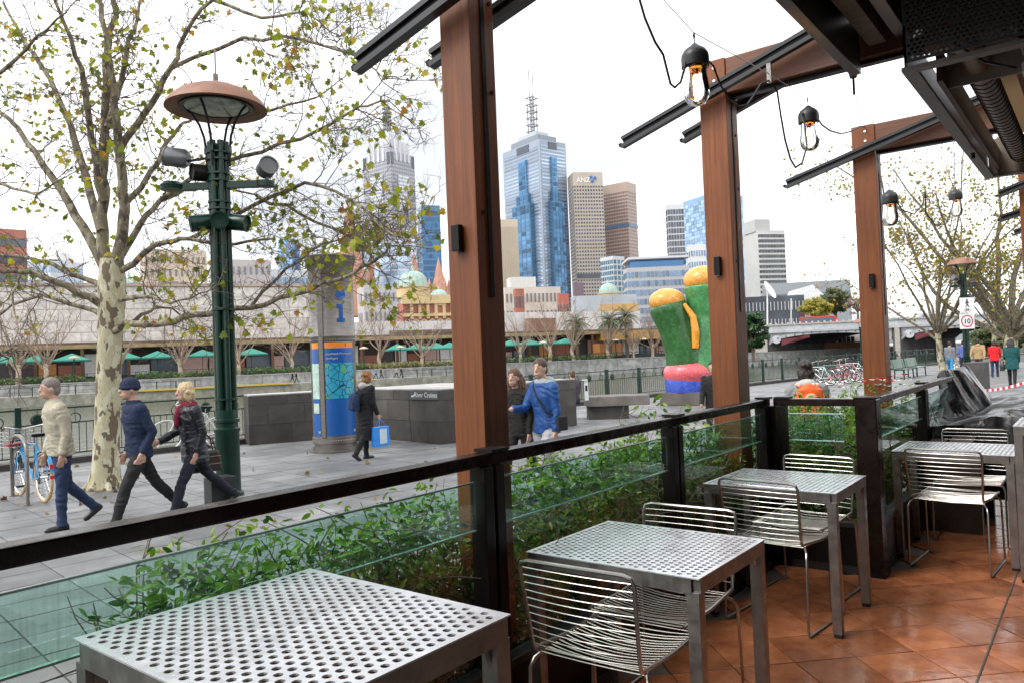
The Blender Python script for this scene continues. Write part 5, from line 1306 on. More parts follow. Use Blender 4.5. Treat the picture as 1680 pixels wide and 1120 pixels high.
def person(loc, head_deg, label, top, pants, shoes=None, hair=None, H=1.75, hstyle='short', legs=((.35, .1), (-.3, -.75)), arms=((-.2, .1, .3), (.25, .1, .4)), bulk=1.0, hem=.86, flare=1.0, lean=.03,
           yaw=0.0, skin=None, vox=.0095, extra=None, coat_end=None, face=True, shirt_neck=None, seated=None, group='people on the promenade', broad=1.0, rootz=None):
    skin = skin or m_skin; shoes = shoes or m_black
    t = thing('person', label, 'person', loc, radians(head_deg), group); s = H / 1.75; t.scale = (s,) * 3
    q = MB(); SK, TO, PA, SH, EX = range(5)
    pel = Vector((0, 0, .93 if seated is None else seated)); drop = 0
    # legs -----------------------------------------------------------------
    feet = []
    for sgn, (a, b_) in zip((1, -1), legs):
        hip = pel + Vector((0, sgn * .088, -.02)); kn = hip + Vector((sin(a), sgn * .005, -cos(a))) * .43; an = kn + Vector((sin(b_), 0, -cos(b_))) * .41
        feet.append((hip, kn, an, a, b_))
    low = min(f[2].z for f in feet) - .07
    if seated is None: off = Vector((0, 0, -low))
    else: off = Vector((0, 0, 0))
    for (hip, kn, an, a, b_), sgn in zip(feet, (1, -1)):
        hip, kn, an = hip + off, kn + off, an + off
        q.cur = PA
        q.tube([hip + Vector((0, 0, .05)), hip, hip.lerp(kn, .35), hip.lerp(kn, .8), kn, kn.lerp(an, .3), kn.lerp(an, .75), an + (an - kn) * .06], [.085, .098, .090, .070, .063, .064, .052, .056], 14)
        q.cur = SH
        tilt = 0 if an.z < .11 else -.6 * (1 if b_ < 0 else -.7)
        fd = Vector((cos(tilt), 0, sin(tilt))); dn = Vector((sin(tilt), 0, -cos(tilt)))
        he = an + dn * .045 - fd * .055; q.tube([he - fd * .015, he + fd * .03, he + fd * .12 + dn * .005, he + fd * .20 + dn * .012, he + fd * .235 + dn * .012], [.030, .042, .040, .036, .020], 10)
        q.tube([an + (kn - an) * .12, an + dn * .03], [.047, .044], 10)
    # torso ----------------------------------------------------------------
    pel = pel + off; L_ = lean
    def tz(z): return pel.x + L_ * (z - .93) * 1.6
    zo = pel.z - .93
    B = bulk
    q.cur = PA; ring_loft(q, [(tz(.84), 0, .82 + zo, .10, .155), (tz(.9), 0, .90 + zo, .118, .172), (tz(1.0), 0, 1.0 + zo, .112, .160), (tz(1.06), 0, 1.06 + zo, .10, .150)])
    q.cur = TO
    secs = []
    if hem < .80: secs.append((tz(hem) , 0, hem + zo, .125 * B * flare, .185 * B * flare)); secs.append((tz((hem + .9) / 2), 0, (hem + .9) / 2 + zo, .128 * B * (1 + flare) / 2, .185 * B * (1 + flare) / 2))
    else: secs.append((tz(hem), 0, hem + zo, .122 * B * flare, .178 * B * flare))
    for z, rx, ry in ((.97, .122, .176), (1.08, .115, .165), (1.2, .122, .180), (1.32, .125, .195), (1.40, .112, .190), (1.45, .090, .140), (1.49, .065, .080)): secs.append((tz(z), 0, z + zo, rx * B, ry * B * broad))
    ring_loft(q, secs)
    sh_w = .185 * broad; hands = []
    for sgn, (a, ab, el) in zip((1, -1), arms):
        so = Vector((tz(1.40), sgn * sh_w, 1.405 + zo)); d1 = Vector((sin(a) * cos(ab), sgn * sin(ab), -cos(a) * cos(ab))); eb = so + d1 * .29
        a2 = a + el; d2 = Vector((sin(a2) * cos(ab * .3), -sgn * .12 * min(1, max(0, el)), -cos(a2) * cos(ab * .3))).normalized(); wr = eb + d2 * .25
        q.cur = TO; q.tube([so - d1 * .02 - Vector((0, sgn * .03, 0)), so + d1 * .03, so.lerp(eb, .5), eb, eb.lerp(wr, .5), wr], [.062 * B, .066 * B, .056 * B, .050 * B, .046 * B, .040 * B], 12)
        q.ball(so, .070 * B, n=10, m=8)
        q.cur = SK; side = Vector((0, -sgn, 0)); fw = d2; nrm = fw.cross(side).normalized(); wd_ = nrm if abs(nrm.x) > .3 else Vector((1, 0, 0))
        pc_ = wr + fw * .055
        rot = Matrix((fw, wd_, fw.cross(wd_).normalized())).transposed()
        q.ball(pc_, .050, .040, .017, n=10, m=8, rot=rot); q.tube([wr - fw * .02, wr + fw * .03], [.026, .026], 8)
        for k, ln in enumerate((.068, .078, .074, .058)):
            o_ = pc_ + fw * .036 + wd_ * ((1.5 - k) * .0195); m1 = o_ + fw * ln * .5 + side * .006; m2 = m1 + (fw * .75 + side * .65).normalized() * ln * .5; q.tube([o_, m1, m2], [.0098, .009, .0075], 7)
        o_ = pc_ - fw * .012 + wd_ * .034; q.tube([o_, o_ + wd_ * .022 + fw * .024, o_ + wd_ * .026 + fw * .052 + side * .01], [.013, .011, .009], 7)
        hands.append(pc_ + fw * .05)
    # head -----------------------------------------------------------------
    nb = Vector((tz(1.47), 0, 1.47 + zo)); hc = Vector((tz(1.62) + .035, 0, 1.635 + zo)); R = Matrix.Rotation(yaw, 3, 'Z')
    def hp(x, y, z): return hc + R @ Vector((x, y, z))
    q.cur = SK; q.tube([nb - Vector((0, 0, .05)), nb + Vector((.005, 0, .03)), hc + Vector((-.015, 0, -.06))], [.058, .054, .056], 12)
    q.ball(hc + R @ Vector((-.008, 0, .012)), .098, .078, .108, n=18, m=14, rot=R); q.ball(hp(.028, 0, -.055), .062, .056, .062, n=14, m=10, rot=R); q.ball(hp(.062, 0, -.092), .024, .028, .02, n=8, m=6)
    q.tube([hp(.084, 0, .018), hp(.104, 0, -.022), hp(.098, 0, -.032)], [.010, .016, .012], 8)
    q.tube([hp(.084, -.018, -.068), hp(.090, 0, -.066), hp(.084, .018, -.068)], .010, 6)
    for sg_ in (-1, 1): q.ball(hp(-.004, sg_ * .080, -.008), .020, .010, .030, n=8, m=6, rot=R)
    if extra:
        q.cur = EX
        if extra[0] == 'scarf':
            q.tube([nb + Vector((.07 * cos(a), .075 * sin(a), .01 + .012 * sin(3 * a))) for a in [k * pi / 8 for k in range(16)]], .036, 10, closed=True); q.tube([nb + Vector((.10, -.02, 0)), nb + Vector((.14, -.03, -.12)), nb + Vector((.15, -.03, -.25))], [.035, .04, .03], 8)
        if extra[0] == 'hood': q.ball(nb + Vector((-.085, 0, .0)), .075, .12, .07, n=14, m=10); q.tube([nb + Vector((.075 * cos(a) - .01, .095 * sin(a), -.005 + .02 * cos(a))) for a in [k * pi / 8 for k in range(16)]], .034, 10, closed=True)
        if extra[0] == 'collar': q.tube([nb + Vector((.06 * cos(a), .068 * sin(a), .012)) for a in [k * pi / 8 for k in range(16)]], .028, 10, closed=True)
    o = link('body', q.mesh('body', [skin, top, pants, shoes, extra[1] if extra else top]), t)
    PEOPLE.append((o, vox, True))
    if hair:
        h = MB()
        if hstyle == 'hat':
            h.ball(hp(-.012, 0, .045), .112, .094, .10, n=16, m=12, rot=R); h.tube([hp(.105 * cos(a) - .012, .088 * sin(a), .02) for a in [k * pi / 10 for k in range(20)]], .016, 8, closed=True)
        else:
            h.ball(hp(-.020, 0, .047), .101, .088, .093, n=16, m=12, rot=R); h.ball(hp(-.055, 0, -.01), .066, .076, .082, n=14, m=10, rot=R)
            if hstyle in ('bob', 'curly'):
                for sg_ in (-1, 1): h.ball(hp(-.025, sg_ * .062, -.03), .062, .038, .088, n=12, m=10)
                h.ball(hp(-.075, 0, -.05), .058, .08, .085, n=12, m=10)
                for k in range(14 if hstyle == 'curly' else 5):
                    a = random.uniform(.9, 5.4); z = random.uniform(-.09, .09); h.ball(hp(-.03 + .085 * cos(a), .085 * sin(a), z), .032, n=8, m=6)
            if hstyle == 'long':
                for sg_ in (-1, 0, 1): h.tube([hp(-.05, sg_ * .05, .05), hp(-.085, sg_ * .062, -.06), hp(-.10, sg_ * .07, -.2), hp(-.10, sg_ * .06, -.31)], [.05, .06, .055, .03], 10)
                for sg_ in (-1, 1): h.tube([hp(-.03, sg_ * .07, .05), hp(-.035, sg_ * .085, -.08), hp(-.03, sg_ * .09, -.2)], [.04, .036, .02], 8)
        hm = h.mesh('hair', hair); o2 = link('hat' if hstyle == 'hat' else 'hair', hm, t); PEOPLE.append((o2, vox, hstyle != 'hat'))
    if face:
        for sg_ in (-1, 1):
            MB().ball(hp(.0825, sg_ * .030, .016), .006, .010, .0055, n=8, m=6, rot=R).build('eye', m_eye, t); MB().tube([hp(.090, sg_ * .014, .038), hp(.084, sg_ * .042, .038)], .003, 5).build('eyebrow', hair or m_eye, t)
        MB().tube([hp(.088, -.022, -.068), hp(.0965, 0, -.066), hp(.088, .022, -.068)], [.003, .006, .003], 6).build('mouth', m_lip, t)
    M4 = Matrix.Translation(Vector(loc)) @ Matrix.Rotation(radians(head_deg), 4, 'Z') @ Matrix.Scale(s, 4)
    return t, [M4 @ h_ for h_ in hands], M4
def finish_people():
    for o, vox, fold in PEOPLE:
        md = o.modifiers.new('r', 'REMESH'); md.mode = 'VOXEL'; md.voxel_size = vox
        md = o.modifiers.new('s', 'SMOOTH'); md.factor = .5; md.iterations = 3
    bpy.context.view_layer.update(); dg = bpy.context.evaluated_depsgraph_get()
    for o, vox, fold in PEOPLE:
        src = o.data; bv = BVHTree.FromPolygons([v.co for v in src.vertices], [p.vertices for p in src.polygons]); reg = [p.material_index for p in src.polygons]
        me = bpy.data.meshes.new_from_object(o.evaluated_get(dg)); o.modifiers.clear()
        me.materials.clear()
        for mm in src.materials: me.materials.append(mm)
        hairlike = o.name.startswith('hair'); vr = {}; hk_ = .5 if len(src.polygons) < 400 else 1.0
        co = [v.co.copy() for v in me.vertices]; no = [v.normal.copy() for v in me.vertices]
        mi = []
        for p in me.polygons:
            r = bv.find_nearest(p.center); k = reg[r[2]] if r[2] is not None else 0; mi.append(k)
            if hairlike or k in (1, 2):
                for v in p.vertices: vr[v] = k
        if fold:
            for v, k in vr.items():
                c = co[v]
                if hairlike: a = hk_ * (.012 * noise.noise(Vector((c.x * 38, c.y * 38, c.z * 14))) + .005 * noise.noise(c * 90))
                else: w0 = noise.noise(c * 4 + Vector((o.parent.location.x, 3, 1))); a = .011 * noise.noise(Vector((c.x * 6 + w0, c.y * 6, c.z * 17 + 2.5 * w0)) + Vector((o.parent.location.x, 0, 0))) + .005 * noise.noise(Vector((c.x * 14, c.y * 14, c.z * 34 + 3 * w0)))
                me.vertices[v].co = c + no[v] * a
        me.polygons.foreach_set('material_index', mi); me.polygons.foreach_set('use_smooth', [True] * len(mi)); me.update(); o.data = me
WALK_A = ((.42, .30), (-.32, -.62)); WALK_B = ((-.34, -.70), (.40, .26)); STAND = ((.05, .0), (-.05, -.05))
LEFTW, RIGHTW = 173, -7
m_jean = cloth('blue jeans', (.018, .034, .085)); m_dkjean = cloth('dark jeans', (.009, .011, .022)); m_blkcl = cloth('black', (.012, .012, .013)); m_shoe = M('dark shoe', (.02, .018, .017), .4)
h_grey = M('grey hair', (.20, .17, .15), .6, bump=.5, bscale=80); h_blond = M('blond hair', (.55, .42, .24), .5, bump=.5, bscale=80); h_brown = M('brown hair', (.10, .045, .02), .45, bump=.5, bscale=80); h_dark = M('dark hair', (.02, .014, .012), .45, bump=.5, bscale=80); h_auburn = M('auburn hair', (.25, .11, .035), .5, bump=.5, bscale=80)
person(atz(103, 866, G), LEFTW, 'person in cream jacket and blue jeans striding past the blue bicycle', cloth('cream jacket', (.42, .38, .29)), m_jean, m_shoe, h_grey, 1.74, 'short', ((.06, .0), (-.20, -.75)), ((-.22, .10, .42), (-.05, .10, .35)), 1.12, .86, 1.05, .06, vox=.0085, extra=('collar', cloth('cream jacket', (.42, .38, .29))))
person(atz(232, 862, G), LEFTW, 'person in navy jacket and dark beanie walking between tree and lamp post', cloth('navy jacket', (.006, .016, .05)), m_blkcl, m_shoe, cloth('navy beanie', (.008, .014, .045)), 1.76, 'hat', ((.45, .30), (-.50, -.72)), ((-.42, .12, .85), (-.30, .12, .80)), 1.08, .86, 1.0, .05, vox=.0085, extra=('collar', cloth('navy jacket', (.006, .016, .05))))
_, hd, _m = person(atz(322, 846, G), LEFTW, 'person with blond bob, black puffer jacket and crimson scarf beside the lamp post', M('puffer black', (.008, .009, .014), .36, var=.2, scale=5, bump=.6, bscale=10, stretch=(1, 1, 4)), m_dkjean, m_shoe, h_blond, 1.68, 'bob', ((.48, .28), (-.55, -.85)), ((-.25, .1, .55), (.30, .08, .9)), 1.16, .76, 1.05, .06, vox=.0085, extra=('scarf', cloth('crimson scarf', (.20, .01, .03))))
# her handbag
def handbag(p, rz, w_, d_, h_, mat, label, drop=.30, gold=True):
    t = thing('handbag', label, 'bag', p, rz)
    MB().prism([(-w_ / 2, 0), (w_ / 2, 0), (w_ * .46, h_ * .6), (w_ * .38, h_), (-w_ * .38, h_), (-w_ * .46, h_ * .6)], (0, d_ / 2, -drop - h_), (1, 0, 0), (0, 0, 1), (0, -d_, 0)).build('body', mat, t, bevel=.03)
    for s_ in (-1, 1): MB().tube([(-w_ * .3, s_ * d_ * .3, -drop), (-w_ * .22, s_ * d_ * .2, -drop * .4), (0, 0, 0), (w_ * .22, s_ * d_ * .2, -drop * .4), (w_ * .3, s_ * d_ * .3, -drop)], .009, 6).build('strap', mat, t)
    if gold:
        for k in (0.35, .7): MB().box(-w_ * .42, w_ * .42, d_ / 2 - .012, d_ / 2 + .006, -drop - h_ + h_ * k, -drop - h_ + h_ * k + .008).build('zip', M('zip brass', (.5, .38, .2), .3, metal=.8), t)
        for k in (0.35, .7): MB().box(-w_ * .42, w_ * .42, -d_ / 2 - .006, -d_ / 2 + .012, -drop - h_ + h_ * k, -drop - h_ + h_ * k + .008).build('zip', MATS['zip brass'], t)
handbag(_m @ Vector((-.24, -.26, 1.02)), radians(LEFTW), .40, .16, .27, M('bag leather', (.03, .022, .02), .35), 'dark leather handbag with brass zips hanging behind the blond person', .22)
p = atz(602, 752, G)
_, hd, _m = person(p, RIGHTW, 'person in long black coat carrying a bright blue shopping bag past the map pillar', cloth('black coat', (.008, .008, .010)), m_blkcl, m_shoe, h_auburn, 1.62, 'curly', ((.10, .02), (-.22, -.55)), ((-.1, .08, .5), (.05, .12, .35)), 1.10, .38, 1.0, .05, vox=.0095, extra=('hood', cloth('pale fur hood', (.42, .40, .38))))
def shopping_bag(p, rz, label, col):
    t = thing('shopping_bag', label, 'bag', p, rz); mt = M('shopping bag', col, .35, var=.15, scale=6)
    MB().prism([(-.19, 0), (.19, 0), (.17, .36), (-.17, .36)], (0, .06, -.50), (1, 0, 0), (0, 0, 1), (0, -.12, 0)).build('sack', mt, t, bevel=.01)
    MB().box(-.08, .10, -.066, -.0605, -.45, -.18).build('printed_panel', M('pale print', (.55, .68, .75), .4), t)
    for s_ in (-1, 1): MB().tube([(-.08, s_ * .05, -.14), (-.04, s_ * .02, -.04), (0, 0, 0), (.04, s_ * .02, -.04), (.08, s_ * .05, -.14)], .005, 5).build('handle', mt, t)
shopping_bag(hd[1] + Vector((0, -.02, 0)), radians(RIGHTW + 10), 'bright blue plastic shopping bag held by the person in the long black coat', (.02, .24, .75))
def backpack(p, rz, label, mat, w_=.30, h_=.42, d_=.17, patch=None):
    t = thing('backpack', label, 'backpack', p, rz)
    q = MB(); q.ball((0, 0, 0), d_ / 2, w_ / 2, h_ / 2, n=16, m=12); q.box(-d_ * .38, d_ * .38, -w_ * .40, w_ * .40, -h_ * .44, h_ * .36); o = q.build('sack', mat, t); md = o.modifiers.new('r', 'REMESH'); md.mode = 'VOXEL'; md.voxel_size = .014; md = o.modifiers.new('s', 'SMOOTH'); md.iterations = 8
    MB().box(-d_ * .58, -d_ * .40, -w_ * .28, w_ * .28, -h_ * .36, h_ * .02).build('front_pocket', mat, t, bevel=.02)
    for s_ in (-1, 1): MB().tube([(.04, s_ * .09, h_ * .42), (.14, s_ * .11, h_ * .46), (.24, s_ * .12, h_ * .3), (.27, s_ * .13, 0)], .016, 6).build('strap', patch or mat, t)
    if patch: MB().ball((-d_ * .5, 0, h_ * .12), .03, .07, .06, n=12, m=8).build('patch', patch, t)
    return t
backpack(_m @ Vector((-.22, 0.05, 1.15)), radians(RIGHTW), 'small navy backpack on the person in the long black coat', cloth('navy pack', (.012, .03, .09)), .28, .36, .14)
# couple behind the rail
pm_ = atd(893, 600, 9.6); pw_ = atd(848, 600, 9.9)
person((pm_.x, pm_.y, G), 168, 'person in bright blue hooded jacket gesturing beside the companion in black', cloth('blue jacket', (.007, .06, .23), .6), cloth('pale trousers', (.36, .35, .36)), m_shoe, M('cropped hair', (.07, .045, .03), .6), 1.79, 'short', WALK_A, ((-.05, .12, .15), (.45, .15, 1.15)), 1.10, .84, .98, .04, yaw=.3, broad=.92, vox=.0085, extra=('hood', cloth('grey hood', (.36, .42, .44))))
person((pw_.x, pw_.y, G), 180, 'person with loose brown hair and black top walking beside the blue jacket', cloth('black knit', (.010, .008, .007)), m_blkcl, m_shoe, h_brown, 1.66, 'long', WALK_B, ((-.1, .1, .3), (.2, .1, .6)), 1.0, .84, 1.0, .04, yaw=.15, vox=.009)
t_ = thing('shoulder_bag', 'small dark bag on a strap slung across the bright blue jacket', 'bag', (pm_.x, pm_.y, G), radians(168))
MB().tube([(.02, -.14, 1.50), (.15, -.06, 1.40), (.165, .04, 1.24), (.14, .15, 1.08), (.0, .24, 1.0)], .014, 6).build('strap', m_blkcl, t_); MB().box(-.10, .06, .23, .29, .84, 1.02).build('pouch', m_blkcl, t_, bevel=.02)
# orange backpack wearer
po = atd(1322, 600, 8.8)
_, hd, _m = person((po.x, po.y, G), 25, 'person in grey jacket wearing an orange backpack beyond the short glass screen', cloth('grey jacket', (.24, .24, .25)), m_dkjean, m_shoe, h_dark, 1.64, 'bob', WALK_A, ((-.1, .15, .8), (.1, .15, .9)), 1.12, .84, 1.0, .05, face=False, vox=.010, extra=('hood', cloth('pale scarf', (.45, .47, .44))))
backpack(_m @ Vector((-.22, 0, 1.20)), radians(25), 'vivid orange backpack with pale patch on the person in grey', cloth('orange pack', (.80, .11, .005), .5), .34, .44, .18, cloth('peach patch', (.85, .35, .22), .5))
# half hidden behind the second post
pk = atd(1171, 610, 13.5); person((pk.x, pk.y, G), 190, 'person in black half hidden behind the post beside the sculpture', m_blkcl, m_blkcl, m_shoe, h_dark, 1.60, 'short', WALK_B, bulk=1.08, vox=.013, face=False)
# seated beyond the stone pier
ps = atd(940, 612, 20.6); person((ps.x, ps.y, G - .06), 60, 'person in dark top seated beyond the bluestone pier, only head and shoulders showing', cloth('plum top', (.05, .04, .06)), m_dkjean, m_shoe, h_brown, 1.7, 'short', ((1.5, .05), (1.5, .05)), ((.3, .1, .6), (.3, .1, .6)), seated=.62, vox=.014, face=False)
# walking away along the promenade
AW = -2
person(atz(1560, 616, G), AW, 'person in grey top and bright blue jeans walking away beside the slim tree', cloth('grey top', (.17, .18, .20)), cloth('bright jeans', (.03, .23, .42)), m_shoe, h_dark, 1.72, 'short', WALK_A, ((.15, .1, .2), (-.15, .1, .2)), 1.05, .92, vox=.016, face=False)
person(atz(1582, 612, G), AW, 'person in lilac blue top half behind the ten sign lamp post', cloth('lilac top', (.10, .13, .36)), m_dkjean, m_shoe, h_dark, 1.72, 'short', WALK_B, bulk=1.0, hem=.88, vox=.016, face=False)
person(atz(1607, 616, G), AW - 2, 'person in tan hooded parka with hands clasped behind, walking away', cloth('tan parka', (.36, .24, .12)), cloth('taupe trousers', (.10, .075, .065)), m_shoe, h_dark, 1.72, 'short', ((.15, .1), (-.15, -.3)), ((-.45, .25, -.1), (-.45, .25, -.1)), 1.25, .82, 1.12, .05, vox=.016, face=False, extra=('hood', cloth('tan parka', (.36, .24, .12))), broad=1.1)
person(atz(1633, 618, G), AW, 'person in bright red jacket and navy trousers walking away', cloth('red jacket', (.62, .008, .012)), cloth('navy trousers', (.012, .02, .07)), m_shoe, h_dark, 1.62, 'bob', ((-.15, -.3), (.2, .1)), ((.3, .15, .4), (.35, .15, .5)), 1.15, .80, 1.08, .03, vox=.016, face=False)
_, hd, _m = person(atz(1662, 634, G), AW, 'person with long brown hair in teal coat walking away', cloth('teal coat', (.005, .075, .075)), m_blkcl, m_shoe, h_dark, 1.70, 'long', ((.2, .1), (-.2, -.4)), ((.1, .15, .9), (.1, .1, .5)), 1.12, .66, 1.15, .02, vox=.013, face=False)
handbag(_m @ Vector((.0, .30, 1.05)), radians(AW), .32, .14, .26, M('bag black', (.015, .013, .015), .4), 'black handbag on the arm of the person in teal', .18, False)
# tiny walkers on the far river walkway
tiny = [(480, 633, m_blkcl, 'dark clothes'), (487, 633, m_blkcl, 'black with a crouched step'), (617, 626, cloth('far blue', (.05, .25, .5)), 'a pale blue jacket'), (626, 627, m_blkcl, 'a black coat'), (651, 627, cloth('far grey', (.3, .3, .25)), 'a grey jacket'), (659, 627, m_dkjean, 'a navy jacket')]
for k, (px, py, mt, w_) in enumerate(tiny):
    p = bankpx(px, py, 2.0 + .3 * (k % 2)); person((p.x, p.y, -.95), math.degrees(ang) + (180 if k % 2 else 0), 'tiny far walker in %s on the walkway below the river wall' % w_, mt, m_blkcl, m_shoe, h_dark, 1.7, 'short', WALK_A if k % 2 else WALK_B, vox=.03, face=False, group='walkers on the far bank')
finish_people()

# ================================================================== FAR BANK
rng = random.Random(77)
def cards(mb, c, r, n, size, g, flat_=1.0):
    """loose clump of leaf-sized faces"""
    for _ in range(n):
        d = Vector((g.gauss(0, 1), g.gauss(0, 1), g.gauss(0, 1) * flat_)); d = d.normalized() * (g.random() ** .45); p = Vector(c) + Vector((d.x * r[0], d.y * r[1], d.z * r[2]))
        u = Vector((g.gauss(0, 1), g.gauss(0, 1), g.gauss(0, 1))).normalized(); v = u.orthogonal().normalized(); s = size * g.uniform(.6, 1.3)
        mb.add([p - u * s * .5, p + v * s * .32, p + u * s * .5, p - v * s * .32], [(0, 1, 2, 3)])
ye = MB(); ye.obox(bank((banks(210, 0, 655) + banks(480, 0, 650)) / 2, -.15, -.90), E1 * ((banks(480, 0, 650) - banks(210, 0, 655)) / 2), E2 * .2, (0, 0, .12)); o = ye.build('walkway_edge', M('yellow edge', (.55, .40, .08), .7)); tag(o, 'yellow painted edge of the walkway below the far river wall', 'edging')
def far_hedge(x0, x1, label, mat, n):
    s0, s1 = banks(x0, 6, 620), banks(x1, 6, 620); t = MB(); g = random.Random(int(x0))
    for k in range(n):
        s = g.uniform(s0, s1); cards(t, bank(s, g.uniform(5.6, 7.2), LAND + .35 + g.random() * .7), (.45, .45, .3), 11, .28, g)
    o = stuff(t.build('ground_cover', mat)); tag(o, label, 'ground cover')
m_fh = leafmat('far hedge', [(0, (.02, .06, .01)), (.6, (.06, .14, .02)), (1, (.16, .24, .05))], .25); m_fh2 = leafmat('far yellow hedge', [(0, (.10, .13, .03)), (.6, (.24, .24, .06)), (1, (.38, .32, .12))], .25)
far_hedge(-80, 190, 'leafy green and brown planting on the far wall behind the person in cream', m_fh, 170); far_hedge(225, 600, 'bright green planting along the top of the far river wall', m_fh, 420); far_hedge(605, 745, 'yellow-green planting on the far wall beside the map pillar', m_fh2, 200); far_hedge(820, 1010, 'green planting behind the railing on the far wall', m_fh, 150)
# railings of the far bank
def far_rail(x0, x1, off, z0, h, step, label):
    s0, s1 = banks(x0, off, 610), banks(x1, off, 610); t = thing('far_railing', label, 'railing', bank(s0, off, z0))
    MB().obox(bank((s0 + s1) / 2, off, z0 + h), E1 * ((s1 - s0) / 2), E2 * .03, (0, 0, .03)).build('rail', m_green, t, True); MB().obox(bank((s0 + s1) / 2, off, z0 + h * .5), E1 * ((s1 - s0) / 2), E2 * .015, (0, 0, .015)).build('rail', m_green, t, True)
    me = MB().box(-.05, .05, -.05, .05, 0, h + .1).mesh('post', m_green)
    s = s0
    while s <= s1: link('post', me, t, True).matrix_basis = Matrix.Translation(bank(s, off, z0)); s += step
far_rail(-60, 330, .3, -.95, 1.05, 2.3, 'dark railing along the walkway below the far wall'); far_rail(815, 1240, 5.0, .48, .95, 1.9, 'dark railing on top of the far river wall'); far_rail(660, 750, .3, -.95, 1.05, 2.3, 'short dark railing below the yellow planting')
# black terrace fence
def far_box(name, label, x0, x1, off, depth, z0, z1, mat, cat, y=600): 
    s0, s1 = banks(x0, off, y), banks(x1, off, y); o = MB().obox(bank((s0 + s1) / 2, off + depth / 2, (z0 + z1) / 2), E1 * ((s1 - s0) / 2), E2 * (depth / 2), (0, 0, (z1 - z0) / 2)).build(name, mat); tag(o, label, cat); return o
tf = thing('terrace_fence', 'long black fence in front of the far riverside restaurants', 'fence', bank(0, 10.5, LAND))
s0, s1 = banks(-60, 10.5), banks(1190, 10.5); m_bf = M('black fence', (.022, .022, .026), .6)
k = s0
me = MB().box(-.06, 1.9, -.02, .02, 0, .75).mesh('fence_panel', m_bf); me2 = MB().box(-.05, .05, -.05, .05, 0, 1.35).mesh('fence_post', m_bf)
while k < s1:
    for mm, nm in ((me, 'fence_panel'), (me2, 'fence_post')): link(nm, mm, tf, True).matrix_basis = Matrix.Translation(bank(k, 10.5, LAND)) @ Matrix.Rotation(ang, 4, 'Z')
    k += 2.0
MB().obox(bank((s0 + s1) / 2, 10.5, LAND + 1.3), E1 * ((s1 - s0) / 2), E2 * .03, (0, 0, .03)).build('fence_rail', m_bf, tf, True)
# riverside restaurants under the viaduct
ar = thing('riverside_arcade', 'long dark row of restaurant fronts with ochre cornice under the far viaduct', 'building', bank(0, 18, LAND))
s0, s1 = banks(-120, 18), banks(1260, 18); sm = (s0 + s1) / 2; hs_ = (s1 - s0) / 2
MB().obox(bank(sm, 21.5, 2.7), E1 * hs_, E2 * 2.6, (0, 0, 2.45)).build('back_wall', M('arcade dark', (.035, .026, .022), .8, var=.4, scale=.4), ar, True)
MB().obox(bank(sm, 20.4, 5.45), E1 * hs_, E2 * 4.0, (0, 0, .28)).build('cornice', M('ochre cornice', (.40, .29, .15), .8, var=.25, scale=.5, dirt=.25), ar, True)
MB().obox(bank(sm, 20.7, 5.9), E1 * hs_, E2 * 4.0, (0, 0, .16)).build('roof_edge_band', M('brown fascia', (.13, .08, .05), .8, var=.3, scale=.5), ar, True)  # dark brown strip along the arcade roof edge
pan = [M('front white', (.55, .53, .52), .7), M('front brick', (.26, .10, .06), .8), M('front orange', (.45, .20, .06), .7), M('front dark', (.05, .04, .04), .6), M('front pink', (.42, .27, .24), .7), M('front glass', (.07, .09, .11), .12)]
k = s0; colm = MB().box(-.2, .2, -.2, .2, LAND, 5.15).mesh('column', M('column brown', (.14, .07, .04), .8))
i_ = 0
while k < s1 - 3:
    w_ = rng.uniform(2.0, 4.5); zt = rng.uniform(2.4, 4.6); zb = LAND + rng.choice((0, 0, .9))
    MB().obox(bank(k + w_ / 2, 18.75 + rng.uniform(-.3, .1), (zb + zt) / 2), E1 * (w_ / 2 - .12), E2 * .1, (0, 0, (zt - zb) / 2)).build('shopfront', rng.choice(pan), ar, True)
    if i_ % 2 == 0: link('column', colm, ar, True).matrix_basis = Matrix.Translation(bank(k, 16.7)) @ Matrix.Rotation(ang, 4, 'Z')
    k += w_; i_ += 1
# parasols and awnings
m_um = M('parasol green', (.03, .24, .18), .7, var=.12)
def parasol(x, off, z, hw_, label, mat=m_um):
    p = bankpx(x, 575, off); t = thing('parasol', label, 'parasol', (p.x, p.y, LAND), ang, 'green restaurant parasols')
    q = MB(); h = .85
    q.add([(-hw_, -hw_, z - .1), (hw_, -hw_, z - .1), (hw_, hw_, z - .1), (-hw_, hw_, z - .1), (0, 0, z + h), (-hw_, -hw_, z - .3), (hw_, -hw_, z - .3), (hw_, hw_, z - .3), (-hw_, hw_, z - .3)], [(0, 1, 4), (1, 2, 4), (2, 3, 4), (3, 0, 4), (5, 6, 1, 0), (6, 7, 2, 1), (7, 8, 3, 2), (8, 5, 0, 3)]); q.build('canopy', mat, t)
    MB().tube([(0, 0, 0), (0, 0, z + h)], .05, 6).build('pole', m_dkgrey, t)
for x, w_ in ((10, 'above the blue hire bicycle'), (62, 'behind the spreading bare tree'), (118, 'just before the big plane trunk'), (205, 'just past the big plane trunk'), (258, 'above the navy beanie'), (332, 'over the blond head'), (412, 'just past the tall green lamp post')): parasol(x, 12.8, 3.35, 2.2, 'green square parasol on the far terrace ' + w_)
for x in (652, 684, 716, 738): parasol(x, 13.0, 3.3, 1.7, 'green parasol over the far terrace between map pillar and timber post')
for x in (838, 868, 898, 928): parasol(x, 13.0, 3.4, 2.0, 'green parasol over the far terrace past the broad timber post')
g = random.Random(31)
